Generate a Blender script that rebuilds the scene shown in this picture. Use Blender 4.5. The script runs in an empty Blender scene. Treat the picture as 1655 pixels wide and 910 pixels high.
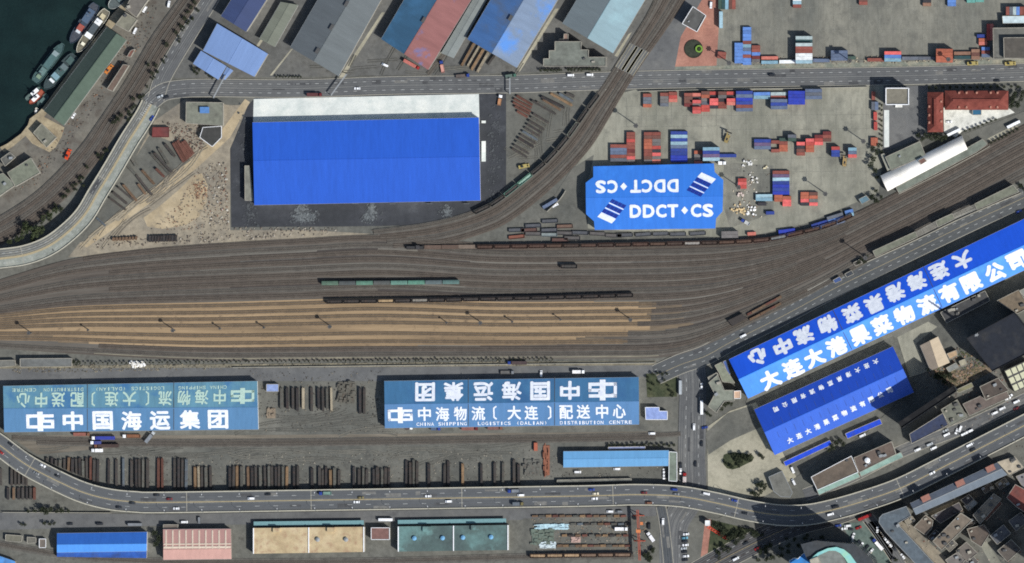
import bpy, math, random
from mathutils import Vector, Matrix
random.seed(7)
SC = bpy.context.scene
C = SC.collection

# ------------------------------------------------------------------ camera
# straight-down long-lens view from the east; one photograph pixel is 0.455 m
# on the ground
S = 0.455
PW, PH = 1655.0, 910.0
CAMH, CAMX = 6000.0, 540.0
cam = bpy.data.cameras.new('camera')
cam_o = bpy.data.objects.new('camera', cam)
C.objects.link(cam_o)
cam_o.location = (CAMX, 0, CAMH)
cam.sensor_width = 36.0
cam.sensor_fit = 'HORIZONTAL'
cam.lens = 36.0 * CAMH / (PW * S)
cam.shift_x = -CAMX / (PW * S)
cam.clip_start = 10.0
cam.clip_end = 20000.0
SC.camera = cam_o

# ------------------------------------------------------------------ light
SUN_EL = math.radians(45)
SX, SY = 0.823, -0.568            # towards the sun, on the ground
world = bpy.data.worlds.new('World')
SC.world = world
world.use_nodes = True
nt = world.node_tree
bg = nt.nodes['Background']
sky = nt.nodes.new('ShaderNodeTexSky')
sky.sky_type = 'NISHITA'
sky.sun_disc = False
sky.sun_elevation = SUN_EL
sky.sun_rotation = math.atan2(SX, SY)
sky.air_density = 1.2
sky.dust_density = 1.5
nt.links.new(sky.outputs[0], bg.inputs[0])
bg.inputs[1].default_value = 0.085
sun = bpy.data.lights.new('sun', 'SUN')
sun.energy = 4.3
sun.angle = math.radians(0.55)
sun.color = (1.0, 0.98, 0.94)
sun_o = bpy.data.objects.new('sun', sun)
C.objects.link(sun_o)
d = Vector((-SX * math.cos(SUN_EL), -SY * math.cos(SUN_EL), -math.sin(SUN_EL)))
sun_o.rotation_euler = d.to_track_quat('-Z', 'Y').to_euler()
sun_o.location = (400, -300, 500)
SC.view_settings.view_transform = 'Standard'
SC.view_settings.look = 'None'
SC.view_settings.exposure = 0.09
SC.view_settings.gamma = 1.0
SC.view_settings.use_curve_mapping = False
SC.render.engine = 'CYCLES'
SC.cycles.filter_width = 1.8
SC.cycles.max_bounces = 4
SC.cycles.use_denoising = False

# ------------------------------------------------------------------ helpers
def lin(v):
    v = v / 255.0
    return v / 12.92 if v <= 0.04045 else ((v + 0.055) / 1.055) ** 2.4
def c(r, g, b, k=1.0):
    return (min(lin(r) * k, .9), min(lin(g) * k, .9), min(lin(b) * k, .9), 1.0)

def P(px, py, h=0.0):
    """world point at height h that the photograph shows at pixel px, py"""
    gx, gy = (px - PW / 2) * S, (PH / 2 - py) * S
    t = h / CAMH
    return Vector((gx + (CAMX - gx) * t, gy * (1 - t), h))

def onplane(px, py, o, n):
    """where the line of sight through a pixel meets the plane (o, n)"""
    g = P(px, py, 0); cc = Vector((CAMX, 0, CAMH)); dd = g - cc
    t = (o - cc).dot(n) / dd.dot(n)
    return cc + dd * t

ONES = ['', 'first', 'second', 'third', 'fourth', 'fifth', 'sixth', 'seventh', 'eighth', 'ninth', 'tenth',
        'eleventh', 'twelfth', 'thirteenth', 'fourteenth', 'fifteenth', 'sixteenth', 'seventeenth', 'eighteenth', 'nineteenth']
TENS = ['', '', 'twenty', 'thirty', 'forty', 'fifty', 'sixty', 'seventy', 'eighty', 'ninety']
def ordw(n):
    if n < 20: return ONES[n]
    if n >= 100: return 'hundred-and-' + ordw(n - 100) if n > 100 else 'hundredth'
    t, o = divmod(n, 10)
    return (TENS[t][:-1] + 'ieth') if o == 0 else TENS[t] + '-' + ONES[o]

class MB:
    def __init__(s): s.v, s.f, s.m, s.uv = [], [], [], []
    def poly(s, pts, mi=0):
        b = len(s.v); s.v += [tuple(p) for p in pts]
        s.f.append(tuple(range(b, b + len(pts)))); s.m.append(mi)
    def box(s, cx, cy, cz, sx, sy, sz, rz=0.0, mi=0, taper=1.0, tx=None):
        b = len(s.v); ca, sa = math.cos(rz), math.sin(rz)
        tx = taper if tx is None else tx
        for (x, y, z) in ((-1,-1,-1),(1,-1,-1),(1,1,-1),(-1,1,-1),(-1,-1,1),(1,-1,1),(1,1,1),(-1,1,1)):
            kx = tx if z > 0 else 1; ky = taper if z > 0 else 1
            X, Y = x * sx / 2 * kx, y * sy / 2 * ky
            s.v.append((cx + X * ca - Y * sa, cy + X * sa + Y * ca, cz + z * sz / 2))
        for q in ((0,3,2,1),(4,5,6,7),(0,1,5,4),(1,2,6,5),(2,3,7,6),(3,0,4,7)):
            s.f.append(tuple(b + i for i in q)); s.m.append(mi)
    def prism(s, poly, z0, z1, mi=0, mtop=None, shrink=None):
        """poly: list of (x, y); counter-clockwise is enforced"""
        a = sum(poly[i][0] * poly[(i + 1) % len(poly)][1] - poly[(i + 1) % len(poly)][0] * poly[i][1] for i in range(len(poly)))
        if a < 0: poly = poly[::-1]
        b = len(s.v); n = len(poly)
        s.v += [(p[0], p[1], z0) for p in poly] + [(p[0], p[1], z1) for p in poly]
        for i in range(n):
            j = (i + 1) % n
            s.f.append((b + i, b + j, b + n + j, b + n + i)); s.m.append(mi)
        s.f.append(tuple(b + n + i for i in range(n))); s.m.append(mi if mtop is None else mtop)
        s.f.append(tuple(b + n - 1 - i for i in range(n))); s.m.append(mi)
    def cyl(s, x, y, z0, z1, r0, r1=None, n=8, mi=0):
        r1 = r0 if r1 is None else r1; b = len(s.v)
        for i in range(n):
            a = 2 * math.pi * i / n
            s.v.append((x + r0 * math.cos(a), y + r0 * math.sin(a), z0))
        for i in range(n):
            a = 2 * math.pi * i / n
            s.v.append((x + r1 * math.cos(a), y + r1 * math.sin(a), z1))
        for i in range(n):
            j = (i + 1) % n
            s.f.append((b + i, b + j, b + n + j, b + n + i)); s.m.append(mi)
        s.f.append(tuple(b + n + i for i in range(n))); s.m.append(mi)
        s.f.append(tuple(b + n - 1 - i for i in range(n))); s.m.append(mi)
    def bar(s, p, q, w, h=None, mi=0):
        """square bar from p to q"""
        p, q = Vector(p), Vector(q); dd = q - p; L = dd.length
        if L < 1e-6: return
        dd /= L; up = Vector((0, 0, 1)) if abs(dd.z) < .95 else Vector((1, 0, 0))
        a = dd.cross(up).normalized(); u = a.cross(dd).normalized()
        h = w if h is None else h; b = len(s.v)
        for e in (p, q):
            for (i, j) in ((-1,-1),(1,-1),(1,1),(-1,1)):
                s.v.append(tuple(e + a * (i * w / 2) + u * (j * h / 2)))
        for f in ((0,1,2,3),(7,6,5,4),(0,4,5,1),(1,5,6,2),(2,6,7,3),(3,7,4,0)):
            s.f.append(tuple(b + i for i in f)); s.m.append(mi)
    def mesh(s, name, mats):
        me = bpy.data.meshes.new(name)
        me.from_pydata(s.v, [], s.f)
        for m in (mats if isinstance(mats, (list, tuple)) else [mats]): me.materials.append(m)
        me.polygons.foreach_set('material_index', s.m)
        me.update()
        return me
    def build(s, name, mats, parent=None, off=None):
        if off is not None: s.v = [(a - off[0], b - off[1], q - off[2]) for a, b, q in s.v]
        return link(name, s.mesh(name, mats), parent)

def link(name, me, parent=None):
    o = bpy.data.objects.new(name, me); C.objects.link(o)
    if parent is not None: o.parent = parent
    return o
def tag(o, label=None, cat=None, group=None, kind=None):
    if label: o['label'] = label
    if cat: o['category'] = cat
    if group: o['group'] = group
    if kind: o['kind'] = kind
    return o
def thing(name, label, cat, loc=(0, 0, 0), rz=0.0, group=None):
    o = bpy.data.objects.new(name, None); C.objects.link(o)
    o.empty_display_size = 1.0
    o.location = loc; o.rotation_euler = (0, 0, rz)
    return tag(o, label, cat, group)
def struct(name, me): return tag(link(name, me), kind='structure')
def copy_tree(o, parent=None):
    q = o.copy(); C.objects.link(q); q.parent = parent
    for ch in o.children: copy_tree(ch, q)
    return q

def smooth(pts, step=6.0):
    """Catmull-Rom through pts (any dimension), about step units apart"""
    pts = [tuple(map(float, p)) for p in pts]; out = []
    n = len(pts)
    for i in range(n - 1):
        p0, p1, p2, p3 = pts[max(i - 1, 0)], pts[i], pts[i + 1], pts[min(i + 2, n - 1)]
        L = math.hypot(p2[0] - p1[0], p2[1] - p1[1]); k = max(1, int(L / step))
        for j in range(k):
            t = j / k
            out.append(tuple(0.5 * (2 * b + (cc - a) * t + (2 * a - 5 * b + 4 * cc - dd) * t * t + (3 * b - a - 3 * cc + dd) * t ** 3)
                             for a, b, cc, dd in zip(p0, p1, p2, p3)))
    out.append(pts[-1])
    return out
def resample(w, step):
    """points evenly spaced along a world polyline -> [(point, tangent)]"""
    out = []; acc = 0.0; nxt = 0.0
    for a, b in zip(w, w[1:]):
        L = (b - a).length
        if L < 1e-9: continue
        while nxt <= acc + L:
            out.append((a.lerp(b, (nxt - acc) / L), (b - a) / L)); nxt += step
        acc += L
    return out
def normals2(w):
    out = []
    for i in range(len(w)):
        t = (w[min(i + 1, len(w) - 1)] - w[max(i - 1, 0)]); t.z = 0; t.normalize()
        out.append(Vector((-t.y, t.x, 0)))
    return out
def path(pts, z=0.0, step=6.0):
    """pixel polyline (px, py[, h]) -> smooth world polyline"""
    return [P(p[0], p[1], (p[2] if len(p) > 2 else z)) for p in smooth(pts, step)]
def offset(w, d, dz=0.0):
    return [p + n * d + Vector((0, 0, dz)) for p, n in zip(w, normals2(w))]
def ribbon(mb, w, d0, d1, dz=0.0, mi=0, thick=0.0):
    """strip along w between the side offsets d0 < d1 (metres, left positive)"""
    A, B = offset(w, d0, dz), offset(w, d1, dz); b = len(mb.v); n = len(w)
    for p, q in zip(A, B): mb.v += [tuple(p), tuple(q)]
    for i in range(n - 1):
        k = b + 2 * i; mb.f.append((k, k + 2, k + 3, k + 1)); mb.m.append(mi)
    if thick:
        b2 = len(mb.v)
        for p, q in zip(A, B): mb.v += [(p.x, p.y, p.z - thick), (q.x, q.y, q.z - thick)]
        for i in range(n - 1):
            k, l = b + 2 * i, b2 + 2 * i
            for f in ((l, l + 1, l + 3, l + 2), (k, l, l + 2, k + 2), (k + 1, k + 3, l + 3, l + 1)):
                mb.f.append(f); mb.m.append(mi)
        for i in (0, n - 1):
            k, l = b + 2 * i, b2 + 2 * i; mb.f.append((k, k + 1, l + 1, l)); mb.m.append(mi)
def dashes(mb, w, d, length, gap, width, dz, mi=0):
    tot = resample(w, length + gap)
    for p, t in tot:
        n = Vector((-t.y, t.x, 0)).normalized(); o = p + n * d + Vector((0, 0, dz))
        e = o + t * length
        mb.poly([o - n * width / 2, e - n * width / 2, e + n * width / 2, o + n * width / 2], mi)

# ------------------------------------------------------------------ materials
MATS = {}
def mat(name, cols, sc=0.05, sc2=0.5, amp2=0.22, amp3=0.10, rough=0.9, spec=0.2, stretch=None, uv=False,
        lo=0.32, hi=0.68, sc3=2.2, stain=None, bump=0.0, coat=0.0, slab=None):
    if name in MATS: return MATS[name]
    m = bpy.data.materials.new(name); m.use_nodes = True
    N, Lk = m.node_tree.nodes, m.node_tree.links
    bs = N['Principled BSDF']
    bs.inputs['Roughness'].default_value = rough
    bs.inputs['Specular IOR Level'].default_value = spec
    if coat: bs.inputs['Coat Weight'].default_value = coat; bs.inputs['Coat Roughness'].default_value = .3
    geo = N.new('ShaderNodeNewGeometry')
    src = geo.outputs['Position']
    if uv:
        u = N.new('ShaderNodeUVMap'); src = u.outputs[0]
    mp = N.new('ShaderNodeMapping'); Lk.new(src, mp.inputs[0])
    if stretch:
        ang, ratio = stretch
        mp.vector_type = 'TEXTURE'
        mp.inputs['Rotation'].default_value = (0, 0, ang)
        mp.inputs['Scale'].default_value = (ratio, 1, 1)
    def noise(scale, detail, rgh=0.6, vec=None):
        n = N.new('ShaderNodeTexNoise'); n.inputs['Scale'].default_value = scale
        n.inputs['Detail'].default_value = detail; n.inputs['Roughness'].default_value = rgh
        Lk.new(vec or mp.outputs[0], n.inputs['Vector']); return n.outputs[0]
    r = N.new('ShaderNodeValToRGB'); e = r.color_ramp.elements
    k = len(cols)
    e[0].position = lo; e[0].color = cols[0]
    e[1].position = hi; e[1].color = cols[-1]
    for i in range(1, k - 1):
        q = e.new(lo + (hi - lo) * i / (k - 1)); q.color = cols[i]
    Lk.new(noise(sc, 6), r.inputs[0]); col = r.outputs[0]
    def mul(col, nz, amp):
        mr = N.new('ShaderNodeMapRange'); mr.inputs['From Min'].default_value = .3; mr.inputs['From Max'].default_value = .7
        mr.inputs['To Min'].default_value = 1 - amp; mr.inputs['To Max'].default_value = 1 + amp
        Lk.new(nz, mr.inputs[0])
        vm = N.new('ShaderNodeVectorMath'); vm.operation = 'SCALE'
        Lk.new(col, vm.inputs[0]); Lk.new(mr.outputs[0], vm.inputs['Scale']); return vm.outputs[0]
    if amp2: col = mul(col, noise(sc2, 5), amp2)
    if amp3: col = mul(col, noise(sc3, 3, vec=src), amp3)
    if slab:
        sn_ = N.new('ShaderNodeVectorMath'); sn_.operation = 'SNAP'; sn_.inputs[1].default_value = (slab[0], slab[1], 1000); Lk.new(src, sn_.inputs[0])
        wn = N.new('ShaderNodeTexWhiteNoise'); Lk.new(sn_.outputs[0], wn.inputs['Vector']); col = mul(col, wn.outputs['Value'], slab[2])
    if stain:
        sc_, scol, t0, t1 = stain
        rr = N.new('ShaderNodeMapRange'); rr.inputs['From Min'].default_value = t0; rr.inputs['From Max'].default_value = t1
        Lk.new(noise(sc_, 8, .65, vec=src), rr.inputs[0])
        mx = N.new('ShaderNodeMix'); mx.data_type = 'RGBA'
        Lk.new(rr.outputs[0], mx.inputs[0]); Lk.new(col, mx.inputs[6]); mx.inputs[7].default_value = scol
        col = mx.outputs[2]
    Lk.new(col, bs.inputs['Base Color'])
    if bump:
        bp = N.new('ShaderNodeBump'); bp.inputs['Strength'].default_value = bump; bp.inputs['Distance'].default_value = .3
        Lk.new(noise(sc3, 3, vec=src), bp.inputs['Height']); Lk.new(bp.outputs[0], bs.inputs['Normal'])
    MATS[name] = m
    return m
def plain(name, col, rough=.8, spec=.2, amp=.12, sc=.8, var=.0):
    return mat(name, [tuple(x * (1 - amp) for x in col[:3]) + (1,), tuple(min(.95, x * (1 + amp)) for x in col[:3]) + (1,)], sc=sc, sc2=3, amp2=.06, amp3=.05, rough=rough, spec=spec)
def roofmat(name, col, ang, rough=.45, spec=.5, amp=.10, dirt=None, coat=0.0):
    """painted sheet metal, streaked down the slope"""
    lo = tuple(x * (1 - amp) for x in col[:3]) + (1,); hi = tuple(min(.9, x * (1 + amp)) for x in col[:3]) + (1,)
    return mat(name, [lo, hi], sc=.12, sc2=.5, amp2=.07, amp3=.04, rough=rough, spec=spec, stretch=(ang + math.pi / 2, 8), stain=dirt, coat=coat)
def objpaint(name, rough=.55, spec=.35, wear=.25, wsc=1.2, wcol=(.09, .05, .035, 1)):
    """paint whose colour is the object's own colour, with patchy wear"""
    m = bpy.data.materials.new(name); m.use_nodes = True
    N, Lk = m.node_tree.nodes, m.node_tree.links; bs = N['Principled BSDF']
    bs.inputs['Roughness'].default_value = rough; bs.inputs['Specular IOR Level'].default_value = spec
    oi = N.new('ShaderNodeObjectInfo'); g = N.new('ShaderNodeNewGeometry')
    n1 = N.new('ShaderNodeTexNoise'); n1.inputs['Scale'].default_value = wsc; n1.inputs['Detail'].default_value = 7
    Lk.new(g.outputs['Position'], n1.inputs['Vector'])
    r = N.new('ShaderNodeMapRange'); r.inputs['From Min'].default_value = .5; r.inputs['From Max'].default_value = .75
    r.inputs['To Max'].default_value = wear; Lk.new(n1.outputs[0], r.inputs[0])
    mx = N.new('ShaderNodeMix'); mx.data_type = 'RGBA'; Lk.new(r.outputs[0], mx.inputs[0])
    Lk.new(oi.outputs['Color'], mx.inputs[6]); mx.inputs[7].default_value = wcol
    n2 = N.new('ShaderNodeTexNoise'); n2.inputs['Scale'].default_value = .35; n2.inputs['Detail'].default_value = 4
    Lk.new(g.outputs['Position'], n2.inputs['Vector'])
    r2 = N.new('ShaderNodeMapRange'); r2.inputs['From Min'].default_value = .3; r2.inputs['From Max'].default_value = .7
    r2.inputs['To Min'].default_value = .82; r2.inputs['To Max'].default_value = 1.15; Lk.new(n2.outputs[0], r2.inputs[0])
    vm = N.new('ShaderNodeVectorMath'); vm.operation = 'SCALE'; Lk.new(mx.outputs[2], vm.inputs[0]); Lk.new(r2.outputs[0], vm.inputs['Scale'])
    Lk.new(vm.outputs[0], bs.inputs['Base Color'])
    MATS[name] = m; return m

M_asphalt = mat('asphalt', [c(88,89,90), c(99,100,100), c(109,109,107)], sc=.03, sc2=.25, amp2=.10, amp3=.07, stain=(.09, c(72,73,75), .55, .8))
M_asphalt_new = mat('fresh asphalt', [c(52,54,57), c(60,62,66), c(70,72,76)], sc=.03, sc2=.2, amp2=.14, amp3=.06, stain=(.06, c(92,95,98), .6, .8))
M_deckroad = mat('elevated asphalt', [c(82,85,88), c(92,95,98)], sc=.03, sc2=.3, amp2=.07, amp3=.05, stain=(.1, c(98,99,98), .58, .8))
M_dirt = mat('yard dirt', [c(84,85,81), c(98,98,92), c(112,111,104)], sc=.025, sc2=.3, amp2=.2, amp3=.1, stain=(.12, c(70,68,64), .56, .76))
M_yard = mat('grey yard ground', [c(86,87,83), c(98,98,92), c(111,110,103)], sc=.03, sc2=.25, amp2=.14, amp3=.1, stain=(.1, c(66,66,64), .55, .78))
M_port = mat('quayside ground', [c(90,88,82), c(103,100,93), c(117,113,103)], sc=.04, sc2=.3, amp2=.2, amp3=.12, stain=(.15, c(72,64,58), .52, .72))
M_conc = mat('container yard concrete', [c(116,116,105), c(134,133,121), c(150,148,134)], sc=.035, sc2=.35, amp2=.12, amp3=.09, stretch=(math.pi / 2, 3), stain=(.07, c(104,104,96), .5, .75), slab=(3.2, 3.2, .035))
M_conc2 = mat('dark container yard concrete', [c(102,103,97), c(118,117,108), c(133,131,120)], sc=.035, sc2=.35, amp2=.14, amp3=.1, stretch=(math.pi / 2, 3), stain=(.09, c(92,92,87), .5, .75), slab=(2.4, 4.8, .035))
M_white_conc = mat('pale concrete', [c(190,196,192), c(206,210,205), c(216,218,211)], sc=.08, sc2=.6, amp2=.06, amp3=.05, stain=(.12, c(176,186,182), .5, .8), spec=.1)
M_beige = mat('sandy earth', [c(112,107,98), c(138,130,115), c(162,151,130)], sc=.03, sc2=.3, amp2=.2, amp3=.12, stain=(.06, c(108,104,97), .54, .72))
M_paving = mat('pale paving', [c(134,131,116), c(154,150,133), c(170,165,147)], sc=.05, sc2=.4, amp2=.1, amp3=.08, stain=(.1, c(112,108,96), .55, .78))
M_brick = mat('red plaza paving', [c(140,100,88), c(156,112,98), c(168,124,108)], sc=.06, sc2=.5, amp2=.12, amp3=.1)
M_grass = mat('lawn', [c(48,54,40), c(62,68,50), c(78,80,60)], sc=.1, sc2=.6, amp2=.25, amp3=.15)
M_quay = mat('quay stone', [c(128,116,96), c(150,138,114), c(168,156,130)], sc=.1, sc2=.5, amp2=.18, amp3=.1)
M_barrier = plain('concrete barrier', c(176,172,156))
M_kerb = plain('kerb stone', c(150,147,136))
M_paint = plain('road paint', c(160,162,160), amp=.3, sc=.4)
M_paint_faint = plain('worn road paint', c(126,127,124), amp=.2, sc=.4)
M_yellow = plain('yellow line', c(158,146,116), amp=.15)
M_wall = mat('rendered wall', [c(140,136,126), c(168,164,152)], sc=.1, sc2=.5)
M_wallw = plain('white wall', c(222,224,222))
M_walld = plain('dark wall', c(80,80,80))
M_conc_struct = mat('structural concrete', [c(120,118,110), c(146,143,134)], sc=.1, sc2=.6)
M_steel = plain('galvanised steel', c(140,144,146), rough=.5)
M_dark = plain('dark steel', c(48,46,45))
M_rust = mat('rusty steel', [c(70,52,44), c(92,66,54), c(84,74,66)], sc=.3, sc2=1.5, amp2=.25)
M_rail = plain('rail steel', c(112,105,97), rough=.5)
M_sleeper = mat('railway sleeper', [c(74,69,64), c(90,84,77)], sc=.5, sc2=2)
M_sleeper_s = mat('sandy sleeper', [c(98,85,70), c(116,100,80)], sc=.5, sc2=2)
M_tyremark = mat('tyre worn asphalt', [c(82,84,86), c(91,93,94)], sc=.06, sc2=.4, amp2=.08, stretch=(0, 6))
M_patch = mat('asphalt patch', [c(66,67,69), c(84,85,86)], sc=.08, sc2=.4)
M_patchl = mat('pale asphalt patch', [c(104,104,102), c(116,115,111)], sc=.08, sc2=.4)
M_tyre = plain('tyre rubber', c(30,30,32))
M_glass = plain('dark glass', c(38,46,54), rough=.2, spec=.5)
M_white = plain('white paint', c(232,234,236), rough=.5)
M_letter = mat('white roof lettering', [c(206,212,224), c(232,236,244)], sc=.35, sc2=2, amp2=.06, rough=.65)
M_letterg = plain('pale green roof lettering', c(176,202,190), rough=.6, amp=.10)
M_leaf = mat('foliage', [c(40,48,30), c(56,64,42), c(74,82,54)], sc=.8, sc2=2.5, amp2=.3, amp3=.2, sc3=4)
M_leafd = mat('dark foliage', [c(36,42,32), c(48,54,40), c(62,68,50)], sc=.8, sc2=2.5, amp2=.3, amp3=.2, sc3=4)
M_bark = plain('bark', c(80,66,52))
M_car = objpaint('vehicle paint', rough=.35, spec=.5, wear=.0)
M_cont = objpaint('container paint', wear=.35)
M_wagon = objpaint('wagon paint', wear=.45, rough=.7)
M_goods = objpaint('stacked goods', wear=.5, rough=.8, wsc=.6)
M_roofobj = objpaint('flat roof felt', wear=.5, rough=.9, wsc=.12, wcol=(.05, .048, .045, 1))
# ------------------------------------------------------------------ ground and sea
M_sea = mat('harbour water', [(.004,.013,.013,1), (.007,.019,.018,1), (.011,.026,.023,1)], sc=.01, sc2=.06, amp2=.2, amp3=.1, rough=.35, spec=.3, sc3=.6, bump=.25)
_wmb = MB(); _wmb.poly([(-3000,-3000,-3.2),(3000,-3000,-3.2),(3000,3000,-3.2),(-3000,3000,-3.2)])
struct('harbour_water', _wmb.mesh('harbour_water', M_sea))
QUAY = [(640,-900),(203,0),(179,26),(169,43),(132,88),(70,173),(57,187),(34,216),(12,232),(0,238),(-900,700)]
QW = [P(*p) for p in QUAY]
mb = MB()
g = [(-2500, QW[-1].y - 40), (-2500,-2500), (2500,-2500), (2500,2500), (QW[0].x, 2500)]
mb.poly([(a, b, 0) for a, b in g] + [(p.x, p.y, 0) for p in QW])
struct('ground', mb.mesh('ground', M_dirt))
mb = MB()
for a, b in zip(QW, QW[1:]):
    mb.poly([(a.x, a.y, 0), (a.x, a.y, -6), (b.x, b.y, -6), (b.x, b.y, 0)])
struct('quay_wall', mb.mesh('quay_wall', M_quay))

ZL = [0.0]
def sheet(name, pts, m, z=None):
    if z is None: ZL[0] += .008; z = ZL[0]
    mb = MB(); q = [P(a, b, z) for a, b in pts]
    ar = sum(q[i].x * q[(i+1) % len(q)].y - q[(i+1) % len(q)].x * q[i].y for i in range(len(q)))
    mb.poly(q if ar > 0 else q[::-1])
    return struct(name, mb.mesh(name, m))

sheet('quayside', [(203,0),(179,26),(169,43),(132,88),(70,173),(57,187),(34,216),(12,232),(0,238),(-120,300),(-120,480),(0,400),(60,362),(115,315),(165,250),(240,140),(330,-2),(330,-60),(232,-60)], M_port)
sheet('quay_apron', [(203,0),(179,26),(169,43),(132,88),(70,173),(57,187),(34,216),(12,232),(0,238),(6,246),(22,236),(48,214),(66,196),(78,180),(140,94),(176,52),(190,34),(212,4)], M_quay)
sheet('quay_apron', [(48,192),(60,183),(104,206),(100,220),(90,238),(80,246),(52,232),(40,218)], M_quay)
sheet('scrap_yard_ground', [(250,195),(300,160),(372,170),(402,170),(372,240),(372,372),(500,372),(600,378),(500,388),(330,398),(200,410),(110,416),(150,365),(200,290)], M_beige)
M_sandy = mat('pale sandy soil', [c(142,129,108), c(164,149,122), c(178,163,136)], sc=.05, sc2=.35, amp2=.12, amp3=.08, stain=(.09, c(130,121,106), .54, .7))
sheet('sandy_patch', [(232,352),(262,330),(290,306),(312,284),(326,280),(336,300),(334,326),(322,350),(300,364),(262,370),(238,366)], M_sandy)
sheet('storage_yard', [(244,215),(290,235),(310,262),(230,325),(150,385),(128,392),(160,345),(196,290)], M_yard)
sheet('dirt_track', [(128,396),(160,372),(230,318),(310,258),(360,208),(396,160),(404,165),(372,222),(318,272),(240,330),(170,380),(140,400)], M_sandy)
sheet('warehouse_district_ground', [(330,-60),(275,90),(282,126),(700,122),(1000,112),(1085,-60)], mat('depot ground', [c(84,85,83), c(96,96,93), c(108,107,102)], sc=.03, sc2=.3, amp2=.16, amp3=.1, stain=(.1, c(74,72,68), .55, .78)))
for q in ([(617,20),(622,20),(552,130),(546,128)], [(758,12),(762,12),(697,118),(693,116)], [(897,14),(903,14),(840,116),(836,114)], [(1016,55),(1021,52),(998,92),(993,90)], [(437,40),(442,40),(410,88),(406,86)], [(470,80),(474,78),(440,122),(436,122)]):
    sheet('lit_wall_strip', q, M_paving)  # pale ground strips painted for sunlit walls and kerbs between the warehouses
sheet('steel_yard', [(818,148),(985,140),(960,185),(905,240),(850,292),(812,318),(800,320),(818,300)], M_yard)
sheet('warehouse_forecourt', [(372,240),(376,232),(400,172),(412,158),(776,150),(818,150),(818,300),(800,322),(760,344),(690,364),(560,366),(374,367)], M_asphalt_new)
sheet('loading_apron', [(410,160),(774,152),(775,200),(409,200)], M_white_conc)
sheet('container_yard', [(1006,150),(1030,144),(1400,138),(1428,138),(1428,250),(1420,312),(1300,362),(1230,378),(1170,384),(930,368),(880,340),(935,262),(975,205)], M_conc)
sheet('container_yard', [(880,340),(925,272),(960,250),(950,300),(950,372),(905,366)], M_yard)
sheet('cargo_yard_patch', [(1170,262),(1250,268),(1250,345),(1180,368),(1168,330)], M_conc2)
sheet('container_yard', [(1165,-60),(1760,-60),(1760,104),(1158,106),(1158,70)], M_conc2)
sheet('plaza', [(1136,-10),(1165,-10),(1158,106),(1081,110),(1083,92),(1098,58)], M_brick)
sheet('verge', [(1081,108),(1300,103),(1480,99),(1655,96),(1760,94),(1760,104),(1081,116)], mat('dusty verge', [c(104,112,104), c(126,128,116), c(150,144,126)], sc=.1, sc2=.5))
sheet('depot_lane', [(1085,140),(1100,60),(1140,-10),(1100,-60),(1060,20),(1022,112),(1020,138)], M_asphalt)
sheet('office_yard', [(1428,140),(1500,138),(1500,220),(1440,242),(1426,242)], M_asphalt)
sheet('parking_strip', [(1429,178),(1437,178),(1437,238),(1429,238)], M_white_conc)
sheet('courtyard', [(1525,172),(1632,176),(1640,182),(1555,212),(1545,222),(1526,214)], mat('bleached concrete', [c(178,178,170), c(206,206,198), c(222,220,210)], sc=.12, sc2=.5, amp2=.1, stain=(.15, c(150,150,144), .55, .75)))
sheet('station_lane', [(1560,216),(1655,180),(1700,160),(1700,190),(1655,205),(1590,240)], M_yard)
sheet('station_forecourt', [(1596,224),(1640,202),(1650,208),(1608,234)], M_paving)
mb = MB()
def yline(a, b, wd=.16): 
    A, B = P(*a, .36), P(*b, .36); d_ = (B - A).normalized(); n_ = Vector((-d_.y, d_.x, 0)) * wd / 2; mb.poly([A - n_, B - n_, B + n_, A + n_])
for y in (186.5, 209.5, 256, 278): yline((1165, y + 1), (1405, y - 1))
for y in (171, 187, 204): yline((1010, y + 1.5), (1165, y))
for i in range(17): yline((1013 + i * 24.2, 158), (1013 + i * 24.2, 205 if i < 7 else 300), .13)
for i in range(22): yline((1180 + i * 24, -20), (1180 + i * 24, 82), .12)
for y in (12, 49): yline((1175, y), (1600, y - 1), .12)
struct('yard_lines', mb.mesh('yard_lines', mat('pale yard line', [c(138,138,128), c(160,159,148)], sc=.2, sc2=1)))
# south half
sheet('south_yard', [(-60,596),(430,594),(1040,592),(1095,598),(1095,790),(-60,790)], M_yard)
sheet('dusty_lane', [(-60,592),(250,590),(430,588),(900,584),(1060,583),(1060,592),(430,597),(-60,612)], mat('dusty verge lane', [c(98,95,84), c(120,115,100), c(134,128,110)], sc=.08, sc2=.4))
sheet('service_lane', [(-60,596),(430,594),(620,593),(1095,590),(1095,608),(620,616),(430,616),(-60,622)], M_asphalt)
sheet('rail_siding_ground', [(20,704),(430,703),(900,699),(1060,697),(1060,712),(880,716),(430,722),(200,722),(60,735),(30,715)], mat('siding ballast', [c(92,88,80), c(108,102,92), c(120,113,101)], sc=.05, sc2=.4, stretch=(0, 12)))
sheet('square', [(1180,664),(1222,650),(1280,760),(1300,790),(1250,800),(1200,806),(1144,795),(1143,690)], M_paving)
sheet('square_apron', [(1140,700),(1175,668),(1215,655),(1230,690),(1180,712),(1145,735)], M_yard)
sheet('south_street', [(-60,828),(260,831),(700,824),(1060,818),(1062,836),(860,840),(500,846),(250,850),(-60,858)], M_asphalt)
sheet('freight_yard', [(-60,858),(250,850),(500,846),(860,840),(1062,836),(1048,920),(-60,920)], M_dirt)
sheet('stock_yard', [(845,838),(1062,834),(1050,900),(850,900)], M_yard)
sheet('city_ground', [(1240,800),(1400,700),(1500,600),(1440,540),(1480,520),(1560,470),(1760,400),(1760,1000),(1040,1000),(1060,832),(1160,838)], M_yard)
sheet('warehouse_lane', [(1205,652),(1440,545),(1655,440),(1760,390),(1760,380),(1655,428),(1420,540),(1208,642)], M_yard)
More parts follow.
